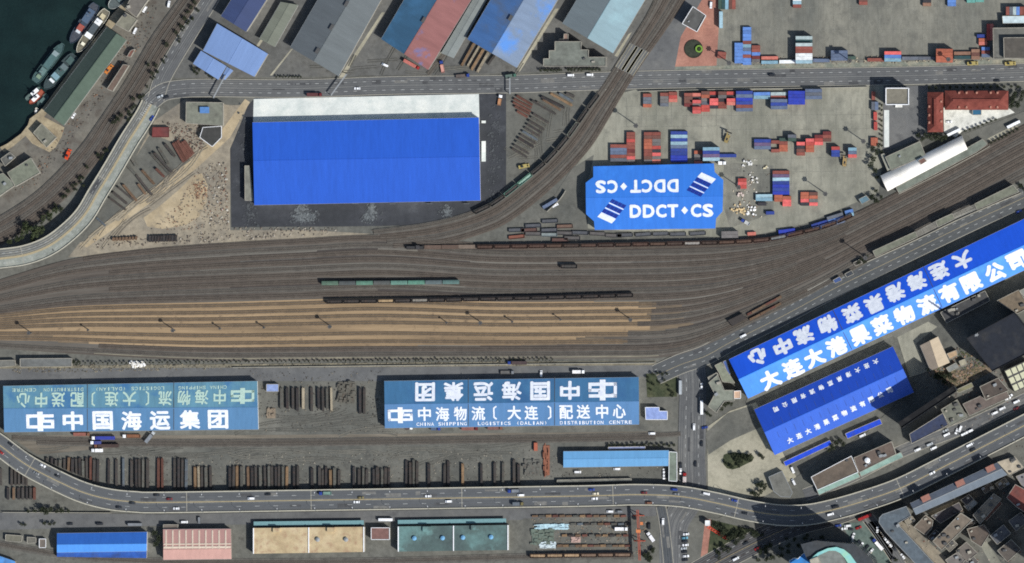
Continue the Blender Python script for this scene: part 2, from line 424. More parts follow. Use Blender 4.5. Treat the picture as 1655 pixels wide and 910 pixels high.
sheet('alley', [(1450,545),(1500,520),(1515,528),(1480,555),(1500,600),(1470,610)], M_conc)
sheet('lawn', [(1142,838),(1240,862),(1162,905),(1145,900),(1140,870)], M_grass)
sheet('footpath', [(1140,838),(1150,840),(1143,900),(1138,920),(1130,920)], M_brick)
sheet('lawn', [(1044,604),(1094,603),(1094,641),(1046,642)], M_grass)
sheet('lawn', [(1168,742),(1170,735),(1177,732),(1188,731),(1202,733),(1214,735),(1219,739),(1216,745),(1206,750),(1194,756),(1184,759),(1175,757),(1169,750)], M_grass)
sheet('overgrown_plot', [(1508,600),(1552,598),(1600,590),(1604,600),(1540,634)], mat('overgrown earth', [c(72,74,54), c(110,98,80), c(134,118,98)], sc=.15, sc2=.6, amp2=.25))
sheet('alley', [(1450,848),(1468,834),(1474,842),(1482,858),(1530,902),(1542,916),(1512,916),(1488,884)], M_beige)
sheet('alley', [(1576,862),(1584,856),(1600,884),(1620,912),(1604,916),(1588,888)], M_conc)
sheet('alley', [(1500,828),(1600,784),(1612,790),(1560,812),(1508,838)], M_beige)
sheet('green_court', [(1360,846),(1420,842),(1445,880),(1440,912),(1402,912),(1378,880)], mat('green court paving', [c(78,92,88), c(92,106,100), c(104,116,108)], sc=.08, sc2=.4))

# ------------------------------------------------------------------ roads
wearr = random.Random(77)
def wear(o, w, width, n=None):
    mb = MB(); lanes = 4 if width > 11 else 2; lw = width / lanes
    for i in range(lanes):
        for k in (-.8, .8):
            dd = -width / 2 + lw * (i + .5) + k; ribbon(mb, w, dd - .3, dd + .3, .015)
    mb.build('tyre_track', M_tyremark, o)
    mb = MB()
    for p, t in resample(w, 9.0):
        if wearr.random() < .55: continue
        nn = Vector((-t.y, t.x, 0)).normalized(); q = p + nn * wearr.uniform(-.42, .42) * width + Vector((0, 0, .022)); a, b = wearr.uniform(1.5, 6), wearr.uniform(.5, 1.6)
        mb.poly([q - t * a - nn * b, q + t * a - nn * b, q + t * a + nn * b, q - t * a + nn * b], wearr.randrange(2))
    tag(mb.build('asphalt_patches', [M_patch, M_patchl], o), kind='stuff')
def road(name, pts, width, m=M_asphalt, z=.75, marks=(), median=None, kerbs=True, dash=(2.6, 4.4), med_mat=None, step=6):
    w = path(pts, z - .28, step)
    mb = MB(); ribbon(mb, w, -width / 2, width / 2, 0, 0)
    o = struct(name, mb.mesh(name, m))
    if kerbs:
        mb = MB()
        for s in (-1, 1): ribbon(mb, w, s * width / 2 - .25, s * width / 2 + .25, .1, 0, .25)
        mb.build('kerb', M_kerb, o)
    if marks:
        mb = MB()
        for d in marks: dashes(mb, w, d, dash[0], dash[1], .34, .03)
        mb.build('lane_marking', M_paint, o)
    if median is not None:
        mb = MB()
        for d in median: ribbon(mb, w, d - .14, d + .14, .03)
        mb.build('centre_line', med_mat or M_yellow, o)
    wear(o, w, width)
    return o, w
MAIN = [(240,168),(262,150),(290,144),(340,142),(480,143),(640,138),(820,136),(940,132),(1040,129),(1160,127),(1300,125),(1480,122),(1655,117),(1780,113)]
road('main_road', MAIN, 13.0, marks=(-3.3, 3.3), median=(0.0,), med_mat=M_paint_faint, z=.80)
HARB = [(252,160),(262,128),(283,90),(310,46),(338,2),(372,-55)]
road('harbour_road', HARB, 12.0, median=(0.0,), med_mat=M_paint_faint, marks=(3.0,), z=.76)
DIAG = [(1060,606),(1100,588),(1140,574),(1180,552),(1260,512),(1350,464),(1440,420),(1560,362),(1655,318),(1780,258)]
_, WDIAG = road('warehouse_road', DIAG, 14.5, mat('warehouse road asphalt', [c(70,73,74), c(80,83,84), c(88,90,90)], sc=.03, sc2=.3, amp2=.08, amp3=.06), marks=(3.6, -3.6), median=(-.6,), z=.78)
CROSS = [(1116,580),(1120,620),(1119,680),(1118,740),(1117,800),(1090,850),(1088,930)]
road('cross_street', CROSS, 20.0, marks=(-4.8, 4.8), median=(0.0,), kerbs=False, med_mat=M_paint_faint, z=.72)
road('underpass_ramp', [(1068,818),(1074,850),(1082,925)], 7.0, mat('ramp asphalt', [c(66,70,74), c(78,82,86)], sc=.05), marks=(), z=.82)
road('diagonal_street', [(1120,930),(1170,902),(1230,872),(1290,846),(1350,830),(1400,812)], 17.0, mat('diagonal street asphalt', [c(66,64,64), c(76,74,73)], sc=.05), marks=(4.2, -4.2), median=(-.4,), z=.70)
road('terrace_street', [(1300,800),(1372,772),(1460,728),(1560,690),(1655,646),(1700,624)], 9.0, M_asphalt, marks=(), z=.74)
road('court_street', [(1402,836),(1420,860),(1450,905),(1460,925)], 9.0, M_asphalt, z=.68)
# crossing zebra at the ramp head and the service tracks across the cross street
mb = MB()
for i in range(10):
    a = P(226 + i * 2.05, 192 - i * 3.0, 1.25 - i*.05); u = Vector((.52, .85, 0)); n = Vector((-.85, .52, 0))
    mb.poly([a - n * .9 - u * .3, a + n * .9 - u * .3, a + n * .9 + u * .3, a - n * .9 + u * .3][::-1])
struct('zebra_crossing', mb.mesh('zebra_crossing', M_paint))

# ------------------------------------------------------------------ railway
STN = [((-60,472),(-60,557)),((0,452),(0,563)),((110,420),(110,571)),((220,404),(220,578)),((340,394),(340,583)),((480,386),(480,583)),
       ((620,380),(620,582)),((800,394),(800,581)),((960,394),(960,580)),((1100,392),(1075,577)),((1200,388),(1140,558)),((1290,375),(1220,520)),
       ((1360,354),(1310,476)),((1435,320),(1395,428)),((1545,262),(1500,375)),((1655,203),(1655,288)),((1760,150),(1760,238))]
def bedgrid(name, stn, m, z, v0=0.0, v1=1.0, nv=12, i0=0, i1=None, step=8):
    """sheet spanned between two rails of control points; UV runs along (u) and across (v), in metres"""
    z -= .36
    st = [(a[0], a[1], b[0], b[1]) for a, b in stn]
    sm = smooth(st, step)[i0:i1]
    mb = MB(); uv = []
    u = 0.0; prev = None; rows = []
    for (ax, ay, bx, by) in sm:
        A, B = P(ax, ay, z), P(bx, by, z); mid = (A + B) / 2
        if prev is not None: u += (mid - prev).length
        prev = mid
        W = (A - B).length
        rows.append([(A.lerp(B, v0 + (v1 - v0) * j / nv), (u, (v0 + (v1 - v0) * j / nv) * 88.0)) for j in range(nv + 1)])
    for r in rows: mb.v += [tuple(p) for p, _ in r]
    k = nv + 1
    for i in range(len(rows) - 1):
        for j in range(nv):
            q = (i * k + j, (i + 1) * k + j, (i + 1) * k + j + 1, i * k + j + 1)
            mb.f.append(q[::-1]); mb.m.append(0); uv += [rows[a // k][a % k][1] for a in q[::-1]]
    me = mb.mesh(name, m); l = me.uv_layers.new(name='UVMap')
    for i, t in enumerate(uv): l.data[i].uv = t
    return struct(name, me)
M_bed = mat('railway ballast', [c(72,68,65), c(85,79,73), c(98,93,86), c(90,89,86)], sc=.10, sc2=.8, amp2=.16, amp3=.10, stretch=(0, 22), uv=True, lo=.3, hi=.72)
M_bedbr = mat('rusty ballast', [c(70,64,59), c(83,75,68), c(94,86,79)], sc=.2, sc2=1.2, amp2=.16, amp3=.1)
M_bedgr = mat('grey ballast', [c(76,74,71), c(90,88,83), c(101,98,92)], sc=.2, sc2=1.2, amp2=.16, amp3=.1)
M_sand = mat('sandy ballast', [c(122,105,84), c(146,125,98), c(160,138,109)], sc=.10, sc2=.7, amp2=.12, amp3=.10, stretch=(0, 18), uv=True, lo=.34, hi=.62, stain=(.16, c(104,90,74), .57, .72))
M_sandf = mat('fading sandy ballast', [c(88,82,74), c(102,92,79), c(118,104,86)], sc=.12, sc2=.8, amp2=.2, uv=True, stretch=(0, 8))
M_sandtr = mat('trodden sandy ballast', [c(100,87,71), c(120,103,82), c(134,115,91)], sc=.2, sc2=.9, amp2=.15, amp3=.1)
bedgrid('rail_yard_bed', STN, M_bed, .9)
SM = smooth([(a[0], a[1], b[0], b[1]) for a, b in STN], 8)
def yard_line(v, x0=-1e9, x1=1e9, z=.9):
    z -= .36
    out = []
    for ax, ay, bx, by in SM:
        x, y = ax + (bx - ax) * v, ay + (by - ay) * v
        if x0 <= x <= x1: out.append(P(x, y, z))
    return out
# sandy strips of the lower yard, each ending where it does
def strip(v0, v1, x0, x1, m, z, name='sandy_strip'):
    i0 = next(i for i, q in enumerate(SM) if q[0] + (q[2] - q[0]) * v0 >= x0)
    i1 = next((i for i, q in enumerate(SM) if q[0] + (q[2] - q[0]) * v0 > x1), len(SM))
    bedgrid(name, STN, m, z, v0, v1, 3, i0, i1)
random.seed(3)
vs = [.50 + i * .0195 for i in range(21)]
for k in range(20):
    x1 = random.uniform(1022, 1070) if k < 13 else random.uniform(1040, 1060) - (k - 12) * 30
    x0 = -60 if 2 < k < 14 else random.uniform(20, 70) + max(0, k - 14) * 22
    strip(vs[k], vs[k + 1], x0, x1, M_sand, .93)
    strip(vs[k], vs[k + 1], x1 - 12, x1 + random.uniform(22, 70), M_sandf, .922)
    if x0 > 0: strip(vs[k], vs[k + 1], x0 - random.uniform(25, 50), x0 + 12, M_sandf, .922)
for (v0, v1, x0, x1) in [(.16,.175,380,665),(.15,.162,812,1185),(.16,.172,665,730)]:
    strip(v0, v1, x0, x1, M_bedgr, .94, 'walkway')
rr_ = random.Random(19)
M_cinder = mat('pale cinder strip', [c(98,95,89), c(116,112,104)], sc=.2, sc2=.9, amp2=.15, uv=True, stretch=(0, 14))
M_cinderd = mat('dark cinder strip', [c(62,58,56), c(74,69,66)], sc=.2, sc2=.9, amp2=.15, uv=True, stretch=(0, 14))
for k in range(34):
    v0 = rr_.choice([.053,.108,.163,.218,.273,.328,.383,.438,.49,.878,.93,.555,.62,.675,.74,.815]) + rr_.uniform(-.008, .008); xa_ = rr_.uniform(-60, 1400) if v0 < .5 or v0 > .87 else rr_.uniform(1075, 1400)
    strip(v0, v0 + rr_.uniform(.006, .016), xa_, min(1740, xa_ + rr_.uniform(120, 520)), M_cinder if rr_.random() < .62 else M_cinderd, .945 + k * .0012, 'cinder_path')
strip(.945, .985, 150, 1070, mat('pale lineside path', [c(110,106,94), c(136,130,112)], sc=.2, sc2=.8, uv=True, stretch=(0, 10)), .94, 'lineside_path')

def track(w, bed, label, sleepers=True, bedw=3.0, dz=0.0, sl=None):
    mb = MB(); ribbon(mb, w, -bedw / 2, bedw / 2, .12 + dz)
    for s in (-1, 1):
        A = offset(w, s * bedw / 2, .12 + dz); B = offset(w, s * (bedw / 2 + .5), -.03 + dz); b = len(mb.v)
        for p, q in zip(A, B): mb.v += [tuple(p), tuple(q)]
        for i in range(len(w) - 1):
            k = b + 2 * i; mb.f.append((k, k + 1, k + 3, k + 2) if s < 0 else (k, k + 2, k + 3, k + 1)); mb.m.append(0)
    o = struct('railway_track', mb.mesh('railway_track', bed))
    if sleepers:
        mb = MB()
        for p, t in resample(w, .62):
            n = Vector((-t.y, t.x, 0)).normalized()
            mb.bar(p - n * 1.25 + Vector((0, 0, .19 + dz)), p + n * 1.25 + Vector((0, 0, .19 + dz)), .24, .16)
            del mb.f[-6:-4]; del mb.m[-6:-4]
        tag(mb.build('sleepers', sl or M_sleeper, o), kind='stuff')
    for s in (-1, 1):
        mb = MB(); ribbon(mb, w, s * .76 - .10, s * .76 + .10, .42 + dz, 0, .16)
        mb.build('rail', M_rail, o)
    return o
VT = [.025,.08,.135,.19,.245,.30,.355,.41,.465,.53,.59,.645,.70,.785,.85,.905,.955]
random.seed(5)
for i, v in enumerate(VT):
    sandy = .5 < v < .87
    x1 = 1e9 if i % 2 == 0 else random.uniform(1290, 1400)
    x0 = -1e9 if (i % 3 or sandy) else random.uniform(60, 180)
    if sandy:
        xm = random.uniform(1000, 1060)
        track(yard_line(v, x0, xm + 4.5, .935), M_sandtr, '', bedw=2.3, sl=M_sleeper_s)
        track(yard_line(v, xm - 4.5, x1, .92), random.choice([M_bedbr, M_bedgr]), '', bedw=2.6)
    else:
        track(yard_line(v, x0, x1, .92), M_bedbr if i % 3 != 1 else M_bedgr, '', bedw=2.7)
BRA = [((600,372),(640,400)),((678,362),(720,394)),((741,348),(790,374)),((792,327),(825,357)),((837,294),(868,325)),((880,258),(916,281)),((915,218),(955,238)),
       ((945,176),(985,190)),((975,136),(1008,150)),((1008,84),(1040,100)),((1045,24),(1085,36)),((1065,-20),(1120,-20))]
bedgrid('branch_line_bed', BRA, M_bed, .96, nv=6)
def line_of(stn, v, z, x0=0, x1=1):
    z -= .36
    sm = smooth([(a[0], a[1], b[0], b[1]) for a, b in stn], 8); n = len(sm)
    return [P(q[0] + (q[2] - q[0]) * v, q[1] + (q[3] - q[1]) * v, z) for q in sm[int(n * x0):max(2, int(n * x1))]]
for v in (.1, .38, .64, .88):
    track(line_of(BRA, v, .98), M_bedbr if v in (.38, .88) else M_bedgr, '')
HAR = [((310,-30),(344,-30)),((290,0),(322,0)),((245,62),(275,70)),((205,130),(235,135)),((165,190),(195,195)),((120,250),(165,250)),((60,310),(110,315)),((0,350),(50,365)),((-40,370),(-30,410))]
bedgrid('harbour_line_bed', HAR, M_bed, .9, nv=6)
for v in (.08, .29, .5, .7, .9):
    track(line_of(HAR, v, .92), M_bedbr if v in (.29, .7, .9) else M_bedgr, '')
track(path([(-30,874),(60,890),(150,902),(300,908),(600,907),(850,900),(1024,898)], .48), M_bedgr, '', bedw=4.5)
track(path([(20,707),(200,713),(430,713),(900,706),(1060,703),(1100,701)], .44), M_bedgr, '')
track(path([(60,715),(220,718),(430,718),(900,711),(1060,708)], .44), M_bedgr, '')
track(path([(692,120),(720,85),(745,45),(775,-10)], .44), M_bedgr, '')
# level crossing: asphalt panels between and beside the rails on the main road
mb = MB(); w = line_of(BRA, .5, 1.43, .80, .88)
for v, wd in ((.24, 4.0), (.51, 4.0), (.76, 4.0)):
    ribbon(mb, line_of(BRA, v, 1.40, .77, .845), -wd / 2 - .9, wd / 2 + .9)
o = struct('level_crossing', mb.mesh('level_crossing', M_asphalt))
mb = MB()
for v in (.1, .38, .64, .88):
    [ribbon(mb, line_of(BRA, v, 1.415, .77, .845), q - .22, q + .22) for q in (-1.0, 1.0)]
mb.build('crossing_panel', M_paving, o)

# ------------------------------------------------------------------ elevated roads
def elevated(name, pts, width, m_l, m_r, med_w, lanes, dash, pier_step, joints=(), zmin=3.0, label=None, med_m=M_yellow, edge=None, side=None):
    w = path(pts, 0, 5)
    mb = MB(); ribbon(mb, w, -width / 2, width / 2, 0, 0, 1.1)
    o = struct(name, mb.mesh(name, m_l))
    if m_r is not m_l:
        mb = MB(); ribbon(mb, w, -width / 2 + .4, -med_w / 2, .03); mb.build('carriageway', m_r, o)
    for s in (-1, 1):
        mb = MB(); d = s * (width / 2 - .3); ribbon(mb, w, d - .35, d + .35, .85, 0, .9); mb.build('parapet', M_barrier, o)
    mb = MB(); ribbon(mb, w, -med_w / 2, med_w / 2, .12, 0, .14); mb.build('median', med_m, o)
    mb = MB()
    for dd in lanes: dashes(mb, w, dd, dash[0], dash[1], .32, .06)
    mb.build('lane_marking', M_paint, o)
    if edge:
        mb = MB()
        for dd, ww in edge: ribbon(mb, w, dd - ww / 2, dd + ww / 2, .05)
        mb.build('edge_line', M_paint_faint, o)
    for j in joints:
        k = min(range(len(w)), key=lambda i: (w[i] - P(j[0], j[1], w[i].z)).length)
        t = (w[min(k + 1, len(w) - 1)] - w[max(0, k - 1)]); t.z = 0; t.normalize(); n = Vector((-t.y, t.x, 0)); p = w[k] + Vector((0, 0, .09))
        mb = MB(); a, b = p - n * (width / 2 - .7), p + n * (width / 2 - .7)
        mb.poly([a - t * .25, a + t * .25, b + t * .25, b - t * .25]); mb.build('expansion_joint', M_kerb, o)
    wear(o, w, width - 1.6)
    for p, t in resample(w, pier_step):
        if p.z < zmin: continue
        n = Vector((-t.y, t.x, 0)).normalized(); a = math.atan2(t.y, t.x)
        mb = MB()
        for s in (-1, 1):
            q = p + n * s * width * .25; mb.box(q.x, q.y, (p.z - 1.9) / 2, 1.4, 1.4, p.z - 1.9, a)
        mb.box(p.x, p.y, p.z - 1.5, 1.6, width * .8, .8, a)
        mb.build('pier', M_conc_struct, o)
    return o, w
M_ramp_l = mat('ramp carriageway', [c(108,108,102), c(124,124,117), c(136,134,124)], sc=.06, sc2=.4, amp2=.1)
M_ramp_r = mat('pale ramp carriageway', [c(120,124,116), c(138,142,134), c(156,158,148)], sc=.12, sc2=.5, amp2=.14)
RAMP = [(-90,424,8),(-40,422,8),(0,418,8),(41,412,8),(78,398,8),(110,375,7.5),(137,347,7),(158,312,6),(182,273,4.6),(207,230,2.8),(223,205,1.5),(236,184,.9),(244,168,.6)]
_, WRAMP = elevated('ramp_viaduct', RAMP, 14.5, M_ramp_l, M_ramp_r, 1.6, (3.6, -3.6), (2.2, 2.6), 26, joints=((38,414),(172,290)),
                    med_m=plain('ramp median', c(158,146,118)))
HWY = [(-60,676,7),(-25,703,7),(0,720,7),(44,752,7),(100,781,7),(138,797,7),(178,807,7),(218,811,7),(260,812,7),(470,809,7),(730,805,7),(950,801.5,7),(1030,799.5,7),(1100,802.5,7),
       (1160,813.5,7),(1210,825,7),(1260,832.5,7),(1305,832,7),(1350,823,7),(1400,808.5,7),(1455,789,7),(1520,757,7),(1655,688,7),(1780,624,7)]
_, WHWY = elevated('elevated_highway', HWY, 15.6, M_deckroad, M_deckroad, .7, (3.7, -3.7), (3.4, 10.2), 28,
                   joints=((300,812),(502,809),(746,805),(990,800),(50,756),(1192,821),(1456,788)), edge=((.9, .2), (-.9, .2), (6.8, .2), (-6.8, .2)))
# ------------------------------------------------------------------ buildings
def W2(p): return (p.x, p.y)
def centre(pts): return (sum(p[0] for p in pts) / len(pts), sum(p[1] for p in pts) / len(pts))
def frame(o, a, b):
    u = (b - a); u.normalize(); return u

def gable(name, label, cat, q, he, rise, mn, ms, wall=None, ridge=(.5, .5), cap=None, group=None, over=.4, th=.25, gutter=True):
    """q: eave corners in pixels (A, B, C, D): A-B is the far (northern) eave, D-C the near one; ridge runs from A-D to B-C"""
    A, B, Cc, D = [P(x, y, he) for x, y in q]
    r0 = P(q[0][0] + (q[3][0] - q[0][0]) * ridge[0], q[0][1] + (q[3][1] - q[0][1]) * ridge[0], he + rise)
    r1 = P(q[1][0] + (q[2][0] - q[1][0]) * ridge[1], q[1][1] + (q[2][1] - q[1][1]) * ridge[1], he + rise)
    base = (A + B + Cc + D) / 4; base = Vector((base.x, base.y, 0))
    t = thing(name, label, cat, base, 0, group)
    # walls: inset ring with gable triangles
    mid = base.copy(); mid.z = he
    ins = lambda p, k=over: p + (Vector((mid.x, mid.y, p.z)) - p).normalized() * k * 1.3
    a, b, cc, dd, s0, s1 = ins(A), ins(B), ins(Cc), ins(D), ins(r0), ins(r1)
    z = Vector((0, 0, th + .02)); g0 = lambda p: Vector((p.x, p.y, 0))
    mb = MB()
    mb.poly([g0(dd), g0(cc), cc - z, dd - z]); mb.poly([g0(b), g0(a), a - z, b - z])
    mb.poly([g0(a), g0(dd), dd - z, s0 - z, a - z]); mb.poly([g0(cc), g0(b), b - z, s1 - z, cc - z])
    mb.build('wall', wall or M_wall, t, base)
    slopes = []
    for (p0, p1, p2, p3, m, sgn) in ((A, B, r1, r0, mn, 1), (r0, r1, Cc, D, ms, -1)):
        n = (p1 - p0).cross(p3 - p0).normalized()
        if n.z < 0: n = -n
        mb = MB(); v = Vector((0, 0, -th))
        top = [p0, p1, p2, p3]; 
        if (p1 - p0).cross(p2 - p0).z < 0: top = top[::-1]
        bot = [p + v for p in top]; b0 = len(mb.v); mb.v += [tuple(p) for p in top + bot]
        mb.f.append((0, 1, 2, 3)); mb.m.append(0); mb.f.append((7, 6, 5, 4)); mb.m.append(0)
        for i in range(4):
            j = (i + 1) % 4; mb.f.append((i, i + 4, j + 4, j)); mb.m.append(0)
        o = mb.build('roof_slope', m, t, base)
        u = (r1 - r0).normalized()
        n = ((p1 - p3).cross(p2 - p0)).normalized(); n = n if n.z > 0 else -n   # mean plane of the slope
        slopes.append(dict(o=o, n=n, p=(p0 + p1 + p2 + p3) / 4, u=u, base=base, sgn=sgn))
    mb = MB(); up = Vector((0, 0, .06)); mb.bar(r0 + up, r1 + up, .55, .14); mb.build('ridge_cap', cap or ms, t, base)
    if gutter:
        for p, r in ((A, B), (D, Cc)):
            mb = MB(); mb.bar(p + Vector((0, 0, -.12)), r + Vector((0, 0, -.12)), .3, .2); mb.build('gutter', M_steel, t, base)
    return t, slopes

def put(sl, me, px, py, w, h, flip=False, name='letter', lift=.2, rot=0.0, m=None):
    """lay mesh me (unit, centred) on a roof slope at a pixel, w x h metres"""
    n, base = sl['n'], sl['base']
    pos = onplane(px, py, sl['p'], n) + n * lift - base
    x = sl['u'].copy(); x = (x - n * x.dot(n)).normalized()
    if flip: x = -x
    if rot: x = Matrix.Rotation(rot, 3, n) @ x
    y = n.cross(x)
    o = link(name, me, sl['o'])
    R = Matrix((x, y, n)).transposed().to_4x4()
    o.matrix_basis = Matrix.Translation(pos) @ R @ Matrix.Diagonal((w, h, 1, 1))
    return o
GL = {}
def glyph(ch, bold=.03, m=None):
    m = m or M_letter; k = (ch, bold, m.name)
    if k in GL: return GL[k]
    cu = bpy.data.curves.new('lettering', 'FONT'); cu.body = ch; cu.resolution_u = 3
    ob = bpy.data.objects.new('lettering', cu); C.objects.link(ob)
    dg = bpy.context.evaluated_depsgraph_get(); dg.update()
    m0 = bpy.data.meshes.new_from_object(ob.evaluated_get(dg))
    bpy.data.objects.remove(ob); bpy.data.curves.remove(cu)
    vs = [v.co.copy() for v in m0.vertices]; fs = [tuple(p.vertices) for p in m0.polygons]
    xs = [v.x for v in vs]; ys = [v.y for v in vs]
    cx, cy, w, h = (min(xs) + max(xs)) / 2, (min(ys) + max(ys)) / 2, max(xs) - min(xs) + 2 * bold, max(ys) - min(ys) + 2 * bold
    mb = MB()
    # broad brush: the strokes struck nine times, each coat a little higher than the last
    for i in range(9):
        dx, dy = (bold * math.cos(i * math.pi / 4), bold * math.sin(i * math.pi / 4)) if i < 8 else (0, 0)
        b = len(mb.v); mb.v += [((v.x - cx + dx) / w, (v.y - cy + dy) / h, i * .006) for v in vs]
        for f in fs: mb.f.append(tuple(b + k for k in f)); mb.m.append(0)
    me = mb.mesh('letter', m)
    bpy.data.meshes.remove(m0)
    me.materials.clear(); me.materials.append(m); me.name = 'letter'
    GL[k] = me; return me
def polymesh(polys, m, z=.0, name='emblem'):
    mb = MB()
    for i, p in enumerate(polys): mb.prism(p, z, z + .04)
    return mb.mesh(name, m)
def rect(x0, y0, x1, y1): return [(x0, y0), (x1, y0), (x1, y1), (x0, y1)]
def joint_on(sl, p, q, w=.35, m=None, name='roof_joint'):
    a = onplane(p[0], p[1], sl['p'], sl['n']); b = onplane(q[0], q[1], sl['p'], sl['n'])
    mb = MB(); mb.bar(a + Vector((0, 0, .1)), b + Vector((0, 0, .1)), w, .3); mb.build(name, m or M_walld, sl['o'], sl['base'])

# --- the broad blue warehouse
MB1 = roofmat('ultramarine roof sheet', c(36,86,186), .02, rough=.5, spec=.35, amp=.05)
t, _ = gable('warehouse', 'very large plain ultramarine roofed warehouse behind a pale loading apron', 'warehouse', [(408,198),(774,190),(776.5,324),(411,331.5)], 7.5, 2.6, MB1, MB1, M_wallw, ridge=(.465, .475))
for (x0, y0, x1, y1, h, nm) in ((776.5,195,785,199,1.0,'dock'), (776.5,228,785,261,1.0,'dock')):
    a, b = P(x0, y1, h), P(x1, y0, h); mb = MB(); mb.prism(rect(a.x + .8, a.y, b.x, b.y), 0, h); mb.build(nm, M_white_conc, t, t.location)
for i in range(6):
    a = P(455 + i * 60, 333, 0); mb = MB(); mb.box(a.x, a.y + 1.6, 3.2, 4.2, .12, 3.4); mb.build('roller_door', M_steel, t, t.location)
# --- octagonal blue terminal with latin lettering
OCT = [(125,385),(970,365),(975,425),(1035,480),(1030,700),(985,750),(980,820),(135,830),(130,770),(75,720),(72,500),(125,460)]
OCT = [(x / 4.333 + 930, y / 4.333 + 180) for x, y in OCT]
he, rise = 8.0, 1.7
base = P(1058, 318, 0); base.z = 0
t = thing('terminal_shed', 'bright blue shed with chamfered corners and white latin letters on its roof', 'warehouse', base)
r0, r1 = P(946.8, 320, he + rise), P(1168.5, 317.5, he + rise)
mn = roofmat('azure roof sheet', c(48,114,204), 0, rough=.42, spec=.5, amp=.05, dirt=(.08, c(60,134,228), .55, .8))
DD = []
for sgn, idx in ((1, [10, 11, 0, 1, 2, 3]), (-1, [4, 5, 6, 7, 8, 9])):
    if sgn > 0: n3 = [P(*OCT[0], he), P(*OCT[1], he)]
    else: n3 = [P(*OCT[7], he), P(*OCT[6], he)]
    n = (r1 - r0).cross(n3[0] - r0).normalized()
    if n.z < 0: n = -n
    pl = [onplane(*OCT[i], r0, n) for i in idx]
    # ends of this slope on the ridge
    if sgn > 0: ring = [r0 + Vector((0, 0, 0))] + [onplane(*OCT[10], r0, n)] * 0 + pl + [r1]
    else: ring = [r1] + pl + [r0]
    mb = MB(); a = sum(ring[i].x * ring[(i+1) % len(ring)].y - ring[(i+1) % len(ring)].x * ring[i].y for i in range(len(ring)))
    if a < 0: ring = ring[::-1]
    mb.poly(ring); nn = len(ring); low = [p - Vector((0, 0, .3)) for p in ring]
    mb.poly(low[::-1])
    for i in range(nn): mb.poly([ring[i], low[i], low[(i+1) % nn], ring[(i+1) % nn]])
    o = mb.build('roof_slope', mn, t, base)
    DD.append(dict(o=o, n=n, p=r0, u=(r1 - r0).normalized(), base=base, sgn=sgn))
cxy = P(1058, 318, he)
mb = MB(); mb.prism([W2(cxy + (P(*p, he) - cxy) * .985) for p in OCT], 0, he - .32); mb.build('wall', M_wallw, t, base)
mb = MB(); mb.bar(r0 + Vector((0,0,.05)), r1 + Vector((0,0,.05)), .5, .12); mb.build('ridge_cap', mn, t, base)
def ddx(x, y): return (x / 4.333 + 930, y / 4.333 + 180)
Wd = 22.0 * S
for ch, x0, x1 in (('D', 378, 462), ('D', 470, 556), ('C', 562, 640), ('T', 642, 722), ('C', 806, 884), ('S', 888, 968)):
    px, py = ddx((x0 + x1) / 2, 697 - (x0 - 600) * .012); put(DD[1], glyph(ch, .045), px, py, (x1 - x0) / 4.333 * S * .96, 93 / 4.333 * S)
put(DD[1], polymesh([[(-.5,0),(0,-.5),(.5,0),(0,.5)]], M_letter, 0, 'letter'), *ddx(765, 693), 48 / 4.333 * S, 55 / 4.333 * S)
for ch, x0, x1 in (('D', 640, 724), ('D', 548, 632), ('C', 462, 540), ('T', 382, 462), ('C', 222, 298), ('S', 138, 214)):
    px, py = ddx((x0 + x1) / 2, 524 - (x0 - 430) * .016); put(DD[0], glyph(ch, .045), px, py, (x1 - x0) / 4.333 * S * .96, 92 / 4.333 * S, flip=True)
put(DD[0], polymesh([[(-.5,0),(0,-.5),(.5,0),(0,.5)]], M_letter, 0, 'letter'), *ddx(338, 526), 48 / 4.333 * S, 55 / 4.333 * S, flip=True)
M_navy = plain('navy roof paint', c(28,48,134))
def cube_logo(sl, cx, cy, flip):
    k = S / 4.333
    # 3 rows of 4 navy tiles with white bars between, and a broad white foot
    u, v = Vector((25, -12)), Vector((28, 34))
    o0 = Vector((-62, -16))
    q = lambda a, b: tuple((o0 + u * a + v * b) * k)
    for i in range(3):
        put(sl, polymesh([[q(j + .06, i + .08), q(j + .94, i + .08), q(j + .94, i + .74), q(j + .06, i + .74)] for j in range(4)], M_navy), cx, cy, 1, 1, flip, 'emblem', .16)
        put(sl, polymesh([[q(0, i - .14), q(4, i - .14), q(4, i + .02), q(0, i + .02)]], M_letter), cx, cy, 1, 1, flip, 'emblem', .08)
    put(sl, polymesh([[q(-.1, -.95), q(3.9, -.95), q(4, -.16), q(0, -.16)]], M_letter), cx, cy, 1, 1, flip, 'emblem', .09)
cube_logo(DD[1], *ddx(244, 690), False)
cube_logo(DD[0], *ddx(893, 522), True)

# --- two long steel-blue distribution warehouses
def sign_logo(m):
    ps = [rect(-.8, -.36, -.62, .36), rect(-.8, .20, -.16, .36), rect(-.8, -.36, -.16, -.20), rect(-.62, .18, -.5, .21),
          rect(-.16, -.5, .16, .5), rect(.16, .20, .78, .36), rect(.16, -.07, .8, .09), rect(.62, -.36, .8, .09), rect(.16, -.36, .62, -.20), rect(.16, .0, .24, .2)]
    return polymesh([[(x / 1.6, y) for x, y in p] for p in ps], m)
LOGO, LOGOG = sign_logo(M_letter), sign_logo(M_letterg)
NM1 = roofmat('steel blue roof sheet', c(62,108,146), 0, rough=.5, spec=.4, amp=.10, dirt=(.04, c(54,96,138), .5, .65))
NM2 = roofmat('sunlit steel blue roof sheet', c(80,122,166), 0, rough=.5, spec=.4, amp=.06)  # brighter copy of the north sheet, sunlight put into the colour
t, (sn, ss) = gable('warehouse', 'long steel blue warehouse whose sunny slope reads distribution centre in white', 'warehouse', [(621,616),(1032.4,609.6),(1033,686),(622,692)], 7.5, 2.8, NM1, NM2, M_wallw, ridge=(.497, .515))
